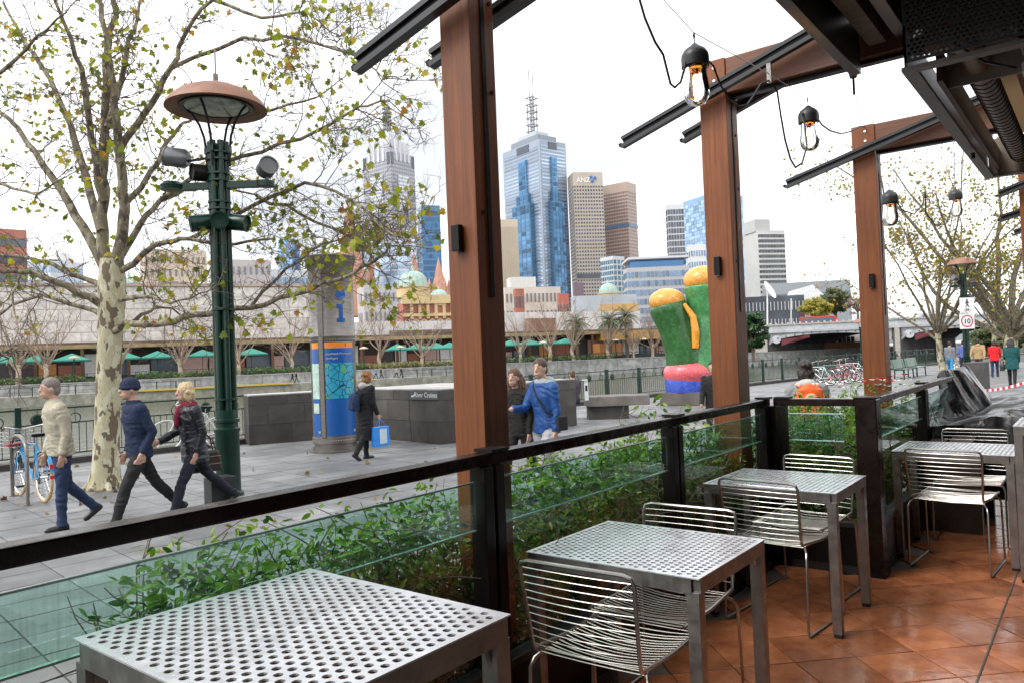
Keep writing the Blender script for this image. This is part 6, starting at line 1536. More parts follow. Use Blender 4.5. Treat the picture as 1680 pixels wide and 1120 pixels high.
for k in range(26):                                  # cafe clutter behind the fence
    x = g.uniform(0, 1150); p = bankpx(x, 590, g.uniform(12, 16)); t = thing('terrace_table', 'small pale table among the far restaurant terraces behind the black fence', 'table', (p.x, p.y, LAND), 0, 'far terrace tables')
    MB().lathe([(0, .75), (.45, .75), (.45, .71), (.05, .70), (.04, .05), (.25, .03), (.25, 0)], 10).build('table_body', g.choice((m_white, pan[1], pan[2], m_dkgrey)), t)
# far mushroom lamps
for x, lab in ((122, 'far lamp by the green planting left of the plane trunk'), (598, 'far lamp beside the map pillar'), (658, 'far lamp below the station arches'), (893, 'far lamp before the green parasols past the timber post'), (1012, 'far lamp before the palm trees'), (1058, 'far lamp beside the sculpture')):
    p = bankpx(x, 610, 6.4); t = thing('far_lamp', lab.replace('left of', 'beside'), 'street lamp', (p.x, p.y, LAND), 0, 'mushroom lamps on the far bank')
    MB().tube([(0, 0, 0), (0, 0, 3.3)], .09, 8).build('pole', m_green, t); MB().lathe([(0, 3.75), (.5, 3.6), (.75, 3.4), (.3, 3.35), (0, 3.4)], 14).build('shade', M('far shade', (.5, .42, .33), .6), t)
# bare trees
def bare_variant(seed, H=8.5):
    g = random.Random(seed); tr, tw, lv = MB(), MB(), []
    tr.tube([(0, 0, -.3), (0, 0, .3), (g.gauss(0, .1), g.gauss(0, .1), 1.3), (g.gauss(0, .12), g.gauss(0, .12), 2.4)], [.32, .25, .2, .17], 8)
    for k in range(11):
        a = 2 * pi * k / 11 + g.uniform(-.3, .3); el = g.uniform(.5, 1.3); d = Vector((cos(a) * cos(el), sin(a) * cos(el), sin(el)))
        pts = branch_pts((0, 0, g.uniform(1.2, 2.5)), d, H * g.uniform(.5, .75), g, .09, .07, 7); tw.tube(pts, [.085 * (1 - .8 * i / 7) for i in range(8)], 5, cap=False); twigs(tw, lv, pts, .024, g, 1, 1.5, 1.7, .12, 0)
    m_ft = M('far tree bark', (.42, .34, .26), .9, var=.25)
    return tr.mesh('trunk', m_ft), tw.mesh('crown', M('far twig bark', (.30, .225, .17), .9, var=.25))
BV = [bare_variant(s) for s in (1, 2, 3, 4)]
DES = {75: 'spreading bare tree on the far bank beside the big plane trunk', 195: 'bare tree on the far bank just past the plane trunk', 297: 'bare tree on the far bank above the navy beanie', 392: 'bare tree on the far bank behind the tall lamp post', 478: 'bare tree on the far bank before the map pillar', 625: 'bare tree on the far bank past the map pillar', 692: 'bare tree before the domed brick station', 855: 'wide bare tree on the far bank over the blue jacket', 903: 'bare tree on the far bank before the parasols', 942: 'bare tree standing against the first palm', 1040: 'bare tree on the far bank beside the third palm', 1072: 'bare tree on the far bank next to the sculpture', 30: 'bare tree at the far bank above the hire bicycle', 1000: 'bare tree on the far bank between two palms', 560: 'bare tree mostly hidden by the map pillar'}
for k, (x, lab) in enumerate(DES.items()):
    p = bankpx(x, 610, 6.5 + (k % 3) * .7); t = thing('bare_tree', lab, 'tree', (p.x, p.y, LAND), rng.uniform(0, 6), 'bare winter trees on the far bank', rng.uniform(1.15, 1.45)); a, c = BV[k % 4]
    link('trunk', a, t); stuff(link('crown', c, t))
# palms
fr = MB(); P_ = [Vector((0, 0, 0)) + Vector((2.9 * u, 0, 1.0 * u - 1.9 * u * u)) for u in [i / 9 for i in range(10)]]; fr.tube(P_, [.045 * (1 - .085 * i) for i in range(10)], 4)
for i in range(1, 10):
    for j in range(3):
        u = (i - j / 3) / 9; c = Vector((2.9 * u, 0, 1.0 * u - 1.9 * u * u)); L = .75 * (1 - abs(u - .45))
        for s_ in (-1, 1): fr.add([c, c + Vector((.10, s_ * L * .5, -.05)), c + Vector((.28, s_ * L, -.28)), c + Vector((.16, s_ * L * .5, -.12))], [(0, 1, 2, 3)])
m_palm = leafmat('palm frond', [(0, (.04, .08, .02)), (.6, (.10, .13, .05)), (1, (.22, .19, .10))], .2); frm = fr.mesh('frond', m_palm); frm2 = frm.copy(); frm2.materials.clear(); frm2.materials.append(leafmat('palm frond green', [(0, (.015, .06, .015)), (1, (.06, .15, .04))], .2))
for x, yc, lab, fm in ((948, 530, 'brownish palm tree on the far bank beside the bare trees', frm), (1003, 527, 'dark green palm tree in the middle of three on the far bank', frm2), (1030, 520, 'tall brownish palm tree on the far bank nearest the sculpture', frm)):
    p = bankpx(x, 600, 9.0); zc = bankpx(x, yc, 9.0).z; t = thing('palm_tree', lab, 'palm tree', (p.x, p.y, LAND), 0, 'palm trees on the far bank')
    MB().tube([(0, 0, -.2), (.05, 0, 1.5), (0, .05, zc - LAND)], [.38, .30, .27], 8).build('trunk', M('palm trunk', (.12, .085, .06), .9, bump=.5, bscale=8), t)
    for k in range(46):
        el = rng.uniform(-.9, 1.25); o = link('frond', fm, t); o.matrix_basis = Matrix.Translation((0, 0, zc - LAND)) @ Matrix.Rotation(k * 2.4, 4, 'Z') @ Matrix.Rotation(-el, 4, 'Y') @ Matrix.Scale(rng.uniform(.8, 1.1), 4)
# viaduct retaining wall in stone panels
vd = thing('viaduct_wall', 'tall pale pinkish stone viaduct wall above the far restaurants', 'wall', bank(0, 26, LAND))
m_vs = M('pale viaduct stone', (.70, .655, .62), .85, var=.14, scale=.5, rnd=.09, dirt=.2, coords='World')
s0, s1 = banks(-120, 26), banks(520, 26, 540); ztopw = bankpx(300, 470, 26).z
MB().obox(bank((s0 + s1) / 2, 27.0, (LAND + ztopw) / 2), E1 * ((s1 - s0) / 2), E2 * .8, (0, 0, (ztopw - LAND) / 2)).build('core', M('viaduct joints', (.40, .36, .34), .9), vd, True)
pw_ = 3.0; nrow = 5; ph_ = (ztopw - 6.1) / nrow; pme = [MB().box(-pw_ / 2 + .04, pw_ / 2 - .04, -.1, .1, .03, ph_ - .03).mesh('stone_panel', m_vs)]
for r in range(nrow):
    k = s0 + (r % 2) * pw_ / 2
    while k < s1 - pw_ / 2: link('stone_panel', pme[0], vd, True).matrix_basis = Matrix.Translation(bank(k, 26.15 + rng.uniform(-.02, .02), 6.1 + r * ph_)) @ Matrix.Rotation(ang, 4, 'Z'); k += pw_
MB().obox(bank((s0 + s1) / 2, 26.6, ztopw + .25), E1 * ((s1 - s0) / 2 + .3), E2 * .9, (0, 0, .25)).build('coping', M('pink coping', (.45, .36, .31), .8), vd, True)
far_box('platform_roof', 'low white platform roof between map pillar and timber post', 500, 765, 27, 12, 6.2, bankpx(620, 528, 27).z, M('platform white', (.62, .60, .58), .7, var=.1, scale=.3), 'roof', 540)
far_box('platform_roof', 'dark brown platform edge strip beneath the domed brick station', 640, 765, 26.4, .5, 6.6, bankpx(700, 541, 26.4).z, M('platform brown', (.16, .11, .09), .8), 'roof', 545)
far_box('platform_roof', 'long white station roof behind the bare trees past the timber post', 822, 1050, 30, 14, 6.2, bankpx(900, 512, 30).z, MATS['platform white'], 'roof', 520)
far_box('brick_shed', 'small brown brick building under the white station roof', 868, 912, 27.5, 2, 5.9, bankpx(890, 522, 27.5).z, M('shed brick', (.25, .13, .09), .85, var=.2, scale=1), 'building', 530)
far_box('ochre_canopy', 'long ochre canopy over dark fronts behind the sculpture', 990, 1200, 15.5, 4, 3.9, bankpx(1080, 541, 15.5).z, M('ochre canopy', (.44, .26, .07), .7, var=.25, scale=.6), 'canopy', 545)
far_box('timber_kiosk', 'orange-brown timber kiosk on the far bank before the palms', 984, 1020, 13.5, 2.5, LAND, bankpx(1000, 563, 13.5).z, M('kiosk timber', (.36, .15, .05), .7), 'kiosk', 575)

# ================================================================== CITY
def glassy(name, col, rough=.15, metal=.3): return M(name, col, rough, metal=metal, var=.15, scale=.03, spec=.8, rnd=.4, island=True)
def tower(name, label, x0, xc, x1, yt, dep, beta, wall, win=None, rows=20, cl=8, cr_=8, wf=(.7, .55), band=False, ybase=None, group=None, zb=LAND, y0f=.02, y1f=.97, cat='building', skipL=False, skipR=False):
    """box building: nearest corner at photo column xc, edges at x0 and x1, roof at row yt"""
    c = atd(xc, 575, dep); c.z = zb; az = math.atan2(c.y - CAM.y, c.x - CAM.x); dR = Vector((cos(az - pi / 2 + beta), sin(az - pi / 2 + beta), 0)); dL = Vector((cos(az + beta), sin(az + beta), 0))
    def ext(d, px):
        v = c - CAM; v.z = 0; a, b_, ar_, bf = v.dot(CR), v.dot(CF), d.dot(CR), d.dot(CF); k = (px - 840) / FPX; return max(2.0, (k * b_ - a) / (ar_ - k * bf))
    wR, wL = (ext(dR, x1) if x1 > xc else 30), (ext(dL, x0) if x0 < xc else 30)
    z1 = ztop(xc, yt, (c.x, c.y)); Hh = z1 - zb
    t = thing(name, label, cat, c, 0, group)
    MB().hexa([c, c + dR * wR, c + dR * wR + dL * wL, c + dL * wL] + [p + Vector((0, 0, Hh)) for p in (c, c + dR * wR, c + dR * wR + dL * wL, c + dL * wL)]).build('wall', wall, t, True)
    if win:
        q = MB(); n_ = 0
        for d, w_, nn, cols, skip in ((dR, wR, -dL, cr_, skipR or x1 <= xc), (dL, wL, -dR, cl, skipL or x0 >= xc)):
            if skip: continue
            for r in range(rows):
                za = zb + Hh * (y0f + (y1f - y0f) * (r + .5 - wf[1] / 2) / rows); zz = zb + Hh * (y0f + (y1f - y0f) * (r + .5 + wf[1] / 2) / rows)
                for k in range(cols):
                    u0, u1 = w_ * (k + .5 - wf[0] / 2) / cols, w_ * (k + .5 + wf[0] / 2) / cols
                    p = c + d * u0; p2 = c + d * u1; o_ = nn * .25
                    q.hexa([Vector((p.x, p.y, za)) + nn * .002, Vector((p2.x, p2.y, za)) + nn * .002, Vector((p2.x, p2.y, za)) + o_, Vector((p.x, p.y, za)) + o_, Vector((p.x, p.y, zz)) + nn * .002, Vector((p2.x, p2.y, zz)) + nn * .002, Vector((p2.x, p2.y, zz)) + o_, Vector((p.x, p.y, zz)) + o_])
        stuff(q.build('windows', win, t, True))
    return t, c, dR, dL, wR, wL, z1
def bay(t, c, d, nn, u0, u1, z0, z1, dep, mat, name='glass_bay'):
    p, p2 = c + d * u0, c + d * u1; return MB().hexa([Vector((*(q + nn * o_).xy, z)) for z in (z0, z1) for q, o_ in ((p, -.5), (p2, -.5), (p2, dep), (p, dep))]).build(name, mat, t, True)
def mast(t, p, z0, z1, r, mat, rings=5, name='mast'):
    q = MB()
    for sx in (-1, 1):
        for sy in (-1, 1): q.tube([p + Vector((sx * r, sy * r, z0)) - Vector((0, 0, p.z)), p + Vector((sx * r, sy * r, z1 * .45 + z0 * .55 if sx * sy < 0 else z1 * .62 + z0 * .38)) - Vector((0, 0, p.z))], .6, 5)
    for k in range(rings):
        z = z0 + (z1 - z0) * .62 * (k + .6) / rings; q.tube([Vector((p.x + a * r * 1.3, p.y + b_ * r * 1.3, z)) for a, b_ in ((-1, -1), (1, -1), (1, 1), (-1, 1))], .8, 5, closed=True)
    q.tube([Vector((p.x - r, p.y, z0)), Vector((p.x - r, p.y, z1))], .5, 5); q.tube([Vector((p.x + r, p.y, z0)), Vector((p.x + r, p.y, z1 - 3))], .5, 5); q.build(name, mat, t, True)
c_gran = M('grey granite', (.36, .36, .39), .5, var=.08, scale=.05); c_pale = M('pale granite', (.52, .52, .55), .5, var=.06, scale=.05); w_blue = glassy('blue window', (.10, .17, .27)); w_sky = glassy('sky window', (.30, .38, .48), .12, .5); w_dark = glassy('dark window', (.06, .07, .09)); w_deep = glassy('deep blue glass', (.03, .12, .26), .1, .4)
m_mast = M('mast steel', (.16, .17, .18), .5)
# pale stepped granite tower with mast
T, c, dR, dL, wR, wL, z1 = tower('office_tower', 'pale grey stepped granite tower with lattice mast behind the leaves', 607, 652, 692, 247, 680, radians(43), c_gran, M('granite window', (.22, .23, .26), .3, var=.1, scale=.05), 52, 13, 13, (.62, .55))
for d, w_, nn in ((dR, wR, -dL), (dL, wL, -dR)):
    bay(T, c, d, nn, w_ * .28, w_ * .72, ztop(652, 345, c), ztop(652, 285, c), .8, M('bright curtain wall', (.60, .62, .66), .25, var=.1, scale=.3), 'curtain_wall'); bay(T, c, d, nn, w_ * .25, w_ * .75, LAND, ztop(652, 375, c), .9, MATS['bright curtain wall'], 'curtain_wall')
    for k in range(60):
        z_ = LAND + k * 3.3
        if z_ < ztop(652, 378, c) or ztop(652, 343, c) < z_ < ztop(652, 288, c): bay(T, c, d, nn, w_ * .27, w_ * .73, z_, z_ + 1.3, 1.1, M('curtain band', (.36, .38, .43), .3), 'curtain_band')
    for k in range(4): bay(T, c, d, nn, w_ * (.2 + .17 * k), w_ * (.27 + .17 * k), ztop(652, 262, c), ztop(652, 228, c), .9, c_pale, 'crown_fin')
    bay(T, c, d, nn, w_ * .88, w_ * .98, z1 - 12, z1 - 1, .5, w_dark, 'corner_window'); bay(T, c, d, nn, w_ * .02, w_ * .12, z1 - 12, z1 - 1, .5, w_dark, 'corner_window')
ctr = c + dR * wR / 2 + dL * wL / 2
for sc_k, ya, yb in ((.36, 250, 225), (.26, 226, 212)):
    MB().hexa([Vector((*(ctr + dR * wR * a + dL * wL * b_).xy, z)) for z in (ztop(652, ya, c), ztop(652, yb, c)) for a, b_ in ((-sc_k, -sc_k), (sc_k, -sc_k), (sc_k, sc_k), (-sc_k, sc_k))]).build('crown_step', c_pale, T, True)
MB().ball((*(c + dR * wR * .35).xy, ztop(652, 210, c)), 4, n=12, m=8).build('dish', c_pale, T, True)
mast(T, Vector((*ctr.xy, 0)), ztop(652, 216, ctr), ztop(652, 152, ctr), 2.2, m_mast, 6)
tower('office_tower', 'pale glass slab at the foot of the stepped granite tower', 596, 690, 709, 392, 600, radians(70), M('pale glass slab', (.50, .54, .60), .2, metal=.3, var=.1, scale=.04), w_sky, 18, 9, 2, (.9, .8))
tower('office_tower', 'slim deep blue glass tower beside the broad timber post', 694, 700, 731, 337, 560, radians(10), glassy('blue tower glass', (.05, .13, .22)), w_deep, 24, 2, 6, (.9, .75))
tower('office_tower', 'beige concrete block between timber post and the masted blue tower', 816, 820, 858, 360, 640, radians(12), M('beige concrete', (.52, .44, .34), .8, var=.1, scale=.05), M('beige rib', (.44, .37, .28), .8), 1, 2, 14, (.35, .95))
# twin-masted blue tower
T, c, dR, dL, wR, wL, z1 = tower('office_tower', 'tall blue and grey tower with twin mast and projecting glass bays', 838, 899, 942, 228, 768, radians(40), M('tower blue grey', (.27, .31, .38), .4, var=.06, scale=.05), w_sky, 58, 1, 1, (.92, .45), y1f=.98)
for d, w_, nn in ((dR, wR, -dL), (dL, wL, -dR)):
    k0 = .42 if d == dR else .38
    bay(T, c, d, nn, w_ * (k0 - .10), w_ * (k0 + .22), z1 - 9, z1 - 1.5, .6, w_dark, 'top_recess')
    for z0, zz, ex, dp in ((335, 255, .10, 2.5), (385, 312, .16, 4), (485, 330, .24, 6)):
        bay(T, c, d, nn, w_ * (k0 + .06 - ex), w_ * (k0 + .06 + ex), ztop(899, z0, c), ztop(899, zz, c), dp, glassy('bay glass', (.10, .22, .36), .1, .4))
    pq_ = MB()
    for z0, zz, ex, dp, nc in ((312, 257, .09, 2.5, 2), (330, 314, .15, 4, 3), (485, 332, .23, 6, 4)):
        za, zb_ = ztop(899, z0, c), ztop(899, zz, c); nz_ = int((zb_ - za) / 4.4)
        for r in range(nz_):
            for q_ in range(nc):
                u0, u1 = w_ * (k0 + .06 - ex + 2 * ex * (q_ + .06) / nc), w_ * (k0 + .06 - ex + 2 * ex * (q_ + .94) / nc); zl, zh = za + (zb_ - za) * (r + .08) / nz_, za + (zb_ - za) * (r + .92) / nz_
                p, p2 = c + d * u0, c + d * u1
                pq_.hexa([Vector((*(q + nn * o_).xy, z)) for z in (zl, zh) for q, o_ in ((p, dp + .01), (p2, dp + .01), (p2, dp + .3), (p, dp + .3))])
    stuff(pq_.build('bay_panes', M('bay pane', (.07, .17, .30), .1, metal=.4, rnd=.55, island=True), T, True))
    for k in range(0): bay(T, c, d, nn, w_ * (k0 + .06 - .245), w_ * (k0 + .06 + .245), LAND + k * 4.4, LAND + k * 4.4 + .5, 6.2, M('bay spandrel', (.35, .42, .5), .4), 'bay_spandrel')
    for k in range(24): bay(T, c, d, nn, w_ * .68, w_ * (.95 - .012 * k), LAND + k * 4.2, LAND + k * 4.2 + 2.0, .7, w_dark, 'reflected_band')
ctr = c + dR * wR / 2 + dL * wL / 2
MB().hexa([Vector((*(ctr + dR * wR * a + dL * wL * b_).xy, z)) for z in (z1, z1 + 8) for a, b_ in ((-.36, -.36), (.36, -.36), (.36, .36), (-.36, .36))]).build('plant_room', M('roof plant', (.2, .23, .27), .5), T, True)
MB().hexa([Vector((*(ctr + dR * wR * a + dL * wL * b_).xy, z)) for z in (z1 + 8, z1 + 14) for a, b_ in ((-.24, -.24), (.24, -.24), (.24, .24), (-.24, .24))]).build('plant_room', M('roof plant pale', (.4, .44, .48), .4), T, True)
mast(T, Vector((*ctr.xy, 0)), z1 + 13, ztop(888, 117, ctr), 3.4, m_mast, 6)
# brown pair
T, c, dR, dL, wR, wL, z1 = tower('office_tower', 'tan office tower with bank lettering and blue mark on top', 943, 952, 1001, 283, 776, radians(14), M('tan concrete', (.46, .39, .33), .7, var=.08, scale=.05), w_dark, 46, 4, 11, (.6, .5), y1f=.93)
o = link('lettering', text_mesh('ANZ', 7.0, m_white, 'LEFT', True), T, True); nn = -dL
p0 = c + dR * wR * .10 + nn * .6; p0.z = z1 - 10.5; o.matrix_basis = Matrix.Translation(p0) @ Matrix(((dR.x, 0, nn.x, 0), (dR.y, 0, nn.y, 0), (0, 1, 0, 0), (0, 0, 0, 1)))
lg = MB(); ct_ = c + dR * wR * .66 + nn * .6; ct_.z = z1 - 7
for a0 in (0.3, 2.4, 4.5): lg.prism([(.6 * cos(a0), .6 * sin(a0)), (3.6 * cos(a0 - .6), 3.6 * sin(a0 - .6)), (4.2 * cos(a0 + .1), 4.2 * sin(a0 + .1)), (3.2 * cos(a0 + .7), 3.2 * sin(a0 + .7))], ct_, dR, (0, 0, 1), nn * .5)
lg.build('logo', M('logo blue', (.01, .14, .45), .4), T, True)
bay(T, c, dR, nn, 0, wR, ztop(952, 457, c), ztop(952, 450, c), .6, w_dark, 'dark_storey')
T, c, dR, dL, wR, wL, z1 = tower('office_tower', 'brown chamfered tower partly behind the tan bank tower', 985, 1040, 1055, 298, 800, radians(62), M('brown concrete', (.40, .31, .26), .7, var=.08, scale=.05), M('brown window', (.20, .15, .15), .3), 46, 14, 4, (.75, .5), y1f=.95)
bay(T, c, dL, -dR, 0, wL, ztop(1040, 372, c), ztop(1040, 366, c), .6, w_blue, 'dark_storey'); bay(T, c, dR, -dL, 0, wR, ztop(1040, 372, c), ztop(1040, 366, c), .6, w_blue, 'dark_storey')
tower('office_building', 'small building of dark fins and blue glass before the bank tower', 991, 1012, 1031, 420, 520, radians(45), M('fin white', (.5, .52, .54), .5), glassy('fin glass', (.04, .12, .18)), 17, 7, 3, (.62, .7))
tower('office_building', 'long grey office block with blue glass penthouse behind the sculpture', 1028, 1034, 1136, 440, 430, radians(8), M('block grey', (.40, .40, .41), .6), w_blue, 9, 2, 16, (.72, .6))
T, c, dR, dL, wR, wL, z1 = tower('office_penthouse', 'blue glass penthouse with pale roof edge on the long grey block', 1036, 1040, 1128, 428, 440, radians(8), w_deep, None); MB().obox(c + dR * wR / 2 + dL * 8 + Vector((0, 0, z1 - LAND + .6)), dR * (wR / 2 + 2), dL * 14, (0, 0, .6)).build('roof_edge', c_pale, T, True)
tower('apartment_tower', 'dark tower with irregular white framed windows behind the sculpture', 1102, 1105, 1132, 336, 600, radians(10), M('frame white', (.55, .56, .58), .5), w_dark, 22, 1, 6, (.8, .78))
tower('office_tower', 'wide pale blue glass tower behind the post beside the sculpture', 1131, 1175, 1230, 318, 640, radians(40), M('curtain blue', (.22, .34, .50), .15, metal=.4, var=.12, scale=.02), glassy('curtain panes', (.27, .40, .56), .1, .5), 40, 10, 10, (.94, .9))
tower('apartment_building', 'white low apartment block tucked beside the pale blue glass tower', 1134, 1140, 1165, 402, 560, radians(10), M('apart white', (.62, .63, .64), .6), w_blue, 9, 2, 6, (.5, .5))
T, c, dR, dL, wR, wL, z1 = tower('hotel_tower', 'grey concrete hotel with rows of shaded windows', 1228, 1252, 1296, 378, 420, radians(32), M('hotel concrete', (.46, .46, .45), .8, var=.07, scale=.1), w_dark, 22, 1, 9, (.78, .42), skipL=True)
MB().obox(c + dR * wR * .25 + dL * wL * .5 + Vector((0, 0, z1 - LAND + 3)), dR * (wR * .28), dL * (wL * .4), (0, 0, 3.5)).build('lift_tower', M('hotel lift', (.42, .42, .41), .8), T, True)
for k in range(22): bay(T, c, dR, -dL, 0, wR, LAND + (z1 - LAND) * (.02 + .95 * (k + .86) / 22), LAND + (z1 - LAND) * (.02 + .95 * (k + 1.0) / 22), 1.1, M('sun hood', (.6, .6, .59), .7), 'sun_hood')
# federation-style dark building, roofs and dish
T, c, dR, dL, wR, wL, z1 = tower('dark_pavilion', 'dark zinc faceted pavilion with slit windows above the bridge', 1212, 1224, 1323, 488, 215, radians(14), M('zinc dark', (.07, .08, .095), .4, metal=.4, var=.4, scale=.15), M('zinc windows', (.4, .42, .44), .3), 3, 2, 17, (.22, .5))
T2, c, dR, dL, wR, wL, z1 = tower('white_roof_hall', 'angular hall with white pitched roof beside the dark pavilion', 1290, 1302, 1362, 492, 240, radians(14), M('hall pale', (.42, .43, .44), .6), w_blue, 2, 2, 8, (.6, .5))
MB().prism([(0, 0), (wR, 0), (wR * .6, 4.5), (wR * .15, 3.2)], c + Vector((0, 0, z1 - LAND)), dR, (0, 0, 1), dL * wL).build('roof', M('roof white', (.66, .66, .67), .6), T2, True)
tower('long_hall', 'long low grey hall with pale roof behind the yellow tree', 1255, 1262, 1400, 466, 330, radians(8), M('hall grey', (.26, .28, .30), .5), M('hall band', (.12, .15, .19), .3), 2, 2, 1, (.98, .4))
dsh = thing('satellite_mast', 'white dish on a thin mast beside the dark pavilion', 'satellite dish', atd(1258, 560, 200))
pd_ = atd(1259, 478, 200); MB().lathe([(0, 0), (1.6, .25), (2.6, .8), (2.65, .85), (1.6, .35), (0, .1)], 16).build('dish', m_white, dsh, True).matrix_basis = Matrix.Translation(pd_) @ Matrix.Rotation(1.1, 4, 'X'); MB().tube([atd(1259, 535, 200), pd_], .2, 6).build('mast', m_white, dsh, True)
for x, lab in ((1259, 'thin white flagpole before the dark pavilion beside the fig tree'), (1298, 'thin white flagpole at the end of the dark pavilion')):
    o = MB().tube([atd(x, 540, 190), atd(x, 490, 190)], .13, 6).build('flagpole', m_white); tag(o, lab, 'flagpole')
# station: brick front with cream parapet, green domes; cathedral spires
m_cream = M('station cream', (.55, .42, .22), .8, var=.12, scale=.2); m_brick = M('station brick', (.36, .13, .09), .85, var=.2, scale=.4); m_dome = M('dome verdigris', (.34, .45, .40), .6, var=.2, scale=.3)
T, c, dR, dL, wR, wL, z1 = tower('railway_station', 'red brick station with cream parapet and green copper domes', 655, 664, 770, 495, 175, radians(10), m_brick, None)
MB().obox(c + dR * wR / 2 + Vector((0, 0, z1 - LAND + .4)) - dL * .2, dR * (wR / 2 + .4), dL * .6, (0, 0, 1.0)).build('parapet', m_cream, T, True)
MB().obox(c + dR * wR / 2 + Vector((0, 0, z1 - LAND - 3.2)) - dL * .25, dR * (wR / 2), dL * .35, (0, 0, .35)).build('string_course', m_cream, T, True)
for k in range(8):
    u = wR * (k + .5) / 8; p = c + dR * u - dL * .12
    q = MB(); q.prism([(-.65, 0), (.65, 0), (.65, 2.2), (.45, 2.75), (0, 3.0), (-.45, 2.75), (-.65, 2.2)], Vector((p.x, p.y, z1 - 7.4)), dR, (0, 0, 1), -dL * .15); w_ = q.build('arched_window', w_dark, T, True)
    q = MB(); q.prism([(-.9, 2.1), (.9, 2.1), (.65, 2.95), (0, 3.35), (-.65, 2.95)], Vector((p.x, p.y, z1 - 7.4)) + dL * .06, dR, (0, 0, 1), -dL * .12); q.build('window_arch', m_cream, w_, True)
    MB().obox(Vector((p.x, p.y, z1 - 1.5)) + dR * (wR / 16), dR * .35, dL * .35, (0, 0, 2.6)).build('pilaster', m_cream, T, True)
def dome(px, yb, yt, dep, label, drum=True):
    p = atd(px, yb, dep); zt_ = atd(px, yt, dep).z; r = (zt_ - p.z) * .85; t = thing('copper_dome', label, 'dome', p, 0, 'green copper domes')
    MB().lathe([(r * 1.12, -r * .7), (r * 1.12, -.1 * r), (r * 1.2, -.05 * r), (r * 1.2, 0)], 24, p).build('drum', m_cream, t, True); MB().lathe([(r, 0), (r * .98, r * .3), (r * .86, r * .65), (r * .62, r * .92), (r * .3, r * 1.08), (r * .1, r * 1.12), (r * .1, r * 1.35), (0, r * 1.5)], 24, p).build('cupola', m_dome, t, True, smooth=True)
    for k in range(12): a = k * pi / 6; MB().tube([p + Vector((r * 1.01 * cos(a) * s_, r * 1.01 * sin(a) * s_, z * r)) for s_, z in ((1, 0), (.98, .3), (.87, .65), (.63, .92), (.3, 1.08))], r * .02, 4).build('rib', m_dome, t, True)
dome(678, 472, 443, 185, 'big green copper dome on the brick station behind the leaves'); dome(720, 492, 474, 180, 'small green copper dome beside the broad timber post')
dome(998, 482, 464, 330, 'small green dome among old roofs before the bank tower'); dome(212, 478, 452, 185, 'pale green dome over the viaduct behind the plane trunk'); dome(330, 482, 462, 190, 'small pale dome over the viaduct beside the lamp post')
m_spire = M('spire stone', (.45, .24, .17), .85, var=.15, scale=.2)
for px, yb, yt, hw_, lab in ((578, 520, 322, 26, 'tall pink stone cathedral spire behind the map pillar'), (682, 500, 408, 11, 'slim pink cathedral spire behind the big dome'), (722, 500, 422, 13, 'slim pink cathedral spire beside the timber post')):
    dep = 330; p = atd(px, yb, dep); z_t = atd(px, yt, dep).z; w_ = hw_ / FPX * dep; t = thing('cathedral_spire', lab, 'spire', p, .5, 'cathedral spires'); L = z_t - p.z
    MB().box(-w_, w_, -w_, w_, 0, L * .38).build('tower_shaft', m_spire, t); MB().lathe([(w_ * .92, L * .38), (0.05, L)], 8).build('steeple', m_spire, t)
    for sx in (-1, 1):
        for sy in (-1, 1): MB().lathe([(w_ * .2, 0), (w_ * .2, L * .40), (w_ * .24, L * .41), (0, L * .56)], 6, (sx * w_, sy * w_, 0)).build('pinnacle', m_spire, t)
    for k in range(4):
        q = MB().prism([(-w_ * .22, 0), (w_ * .22, 0), (w_ * .22, L * .14), (0, L * .19), (-w_ * .22, L * .14)], (0, 0, 0), (1, 0, 0), (0, 0, 1), (0, .2, 0)).build('lancet_window', w_dark, t); q.matrix_basis = Matrix.Rotation(k * pi / 2, 4, 'Z') @ Matrix.Translation((0, -w_ - .12, L * .16))
# old buildings and odd blocks
m_old = M('old stucco', (.56, .50, .44), .85, var=.12, scale=.15)
tower('old_building', 'cream stucco building with cornice behind the bare trees', 826, 832, 924, 472, 300, radians(12), m_old, M('old window', (.17, .15, .14), .3), 4, 1, 14, (.4, .5))
tower('old_building', 'pale rotunda block with chimneys before the beige concrete block', 836, 842, 884, 455, 330, radians(12), M('old pale', (.60, .58, .55), .8), None)
tower('old_building', 'narrow brick building among the stucco fronts', 846, 849, 864, 474, 285, radians(12), m_brick, w_dark, 3, 1, 3, (.4, .5))
tower('old_building', 'small red roofed building beside the masted tower foot', 918, 921, 937, 482, 290, radians(12), M('old red', (.42, .12, .09), .8), w_dark, 2, 1, 3, (.4, .4))
tower('old_building', 'purple grey block between the masted tower and the bank tower', 944, 946, 962, 464, 360, radians(12), M('old plum', (.17, .12, .15), .8), None)
tower('old_building', 'flat pale blue-grey hoarding wall before the bank tower', 940, 944, 1048, 486, 260, radians(10), M('hoarding blue', (.38, .41, .44), .8, var=.15, scale=.1), None)
tower('old_building', 'low ochre building behind the palm trees', 985, 990, 1050, 500, 215, radians(10), M('old ochre', (.50, .32, .12), .8), w_dark, 1, 1, 8, (.4, .4))
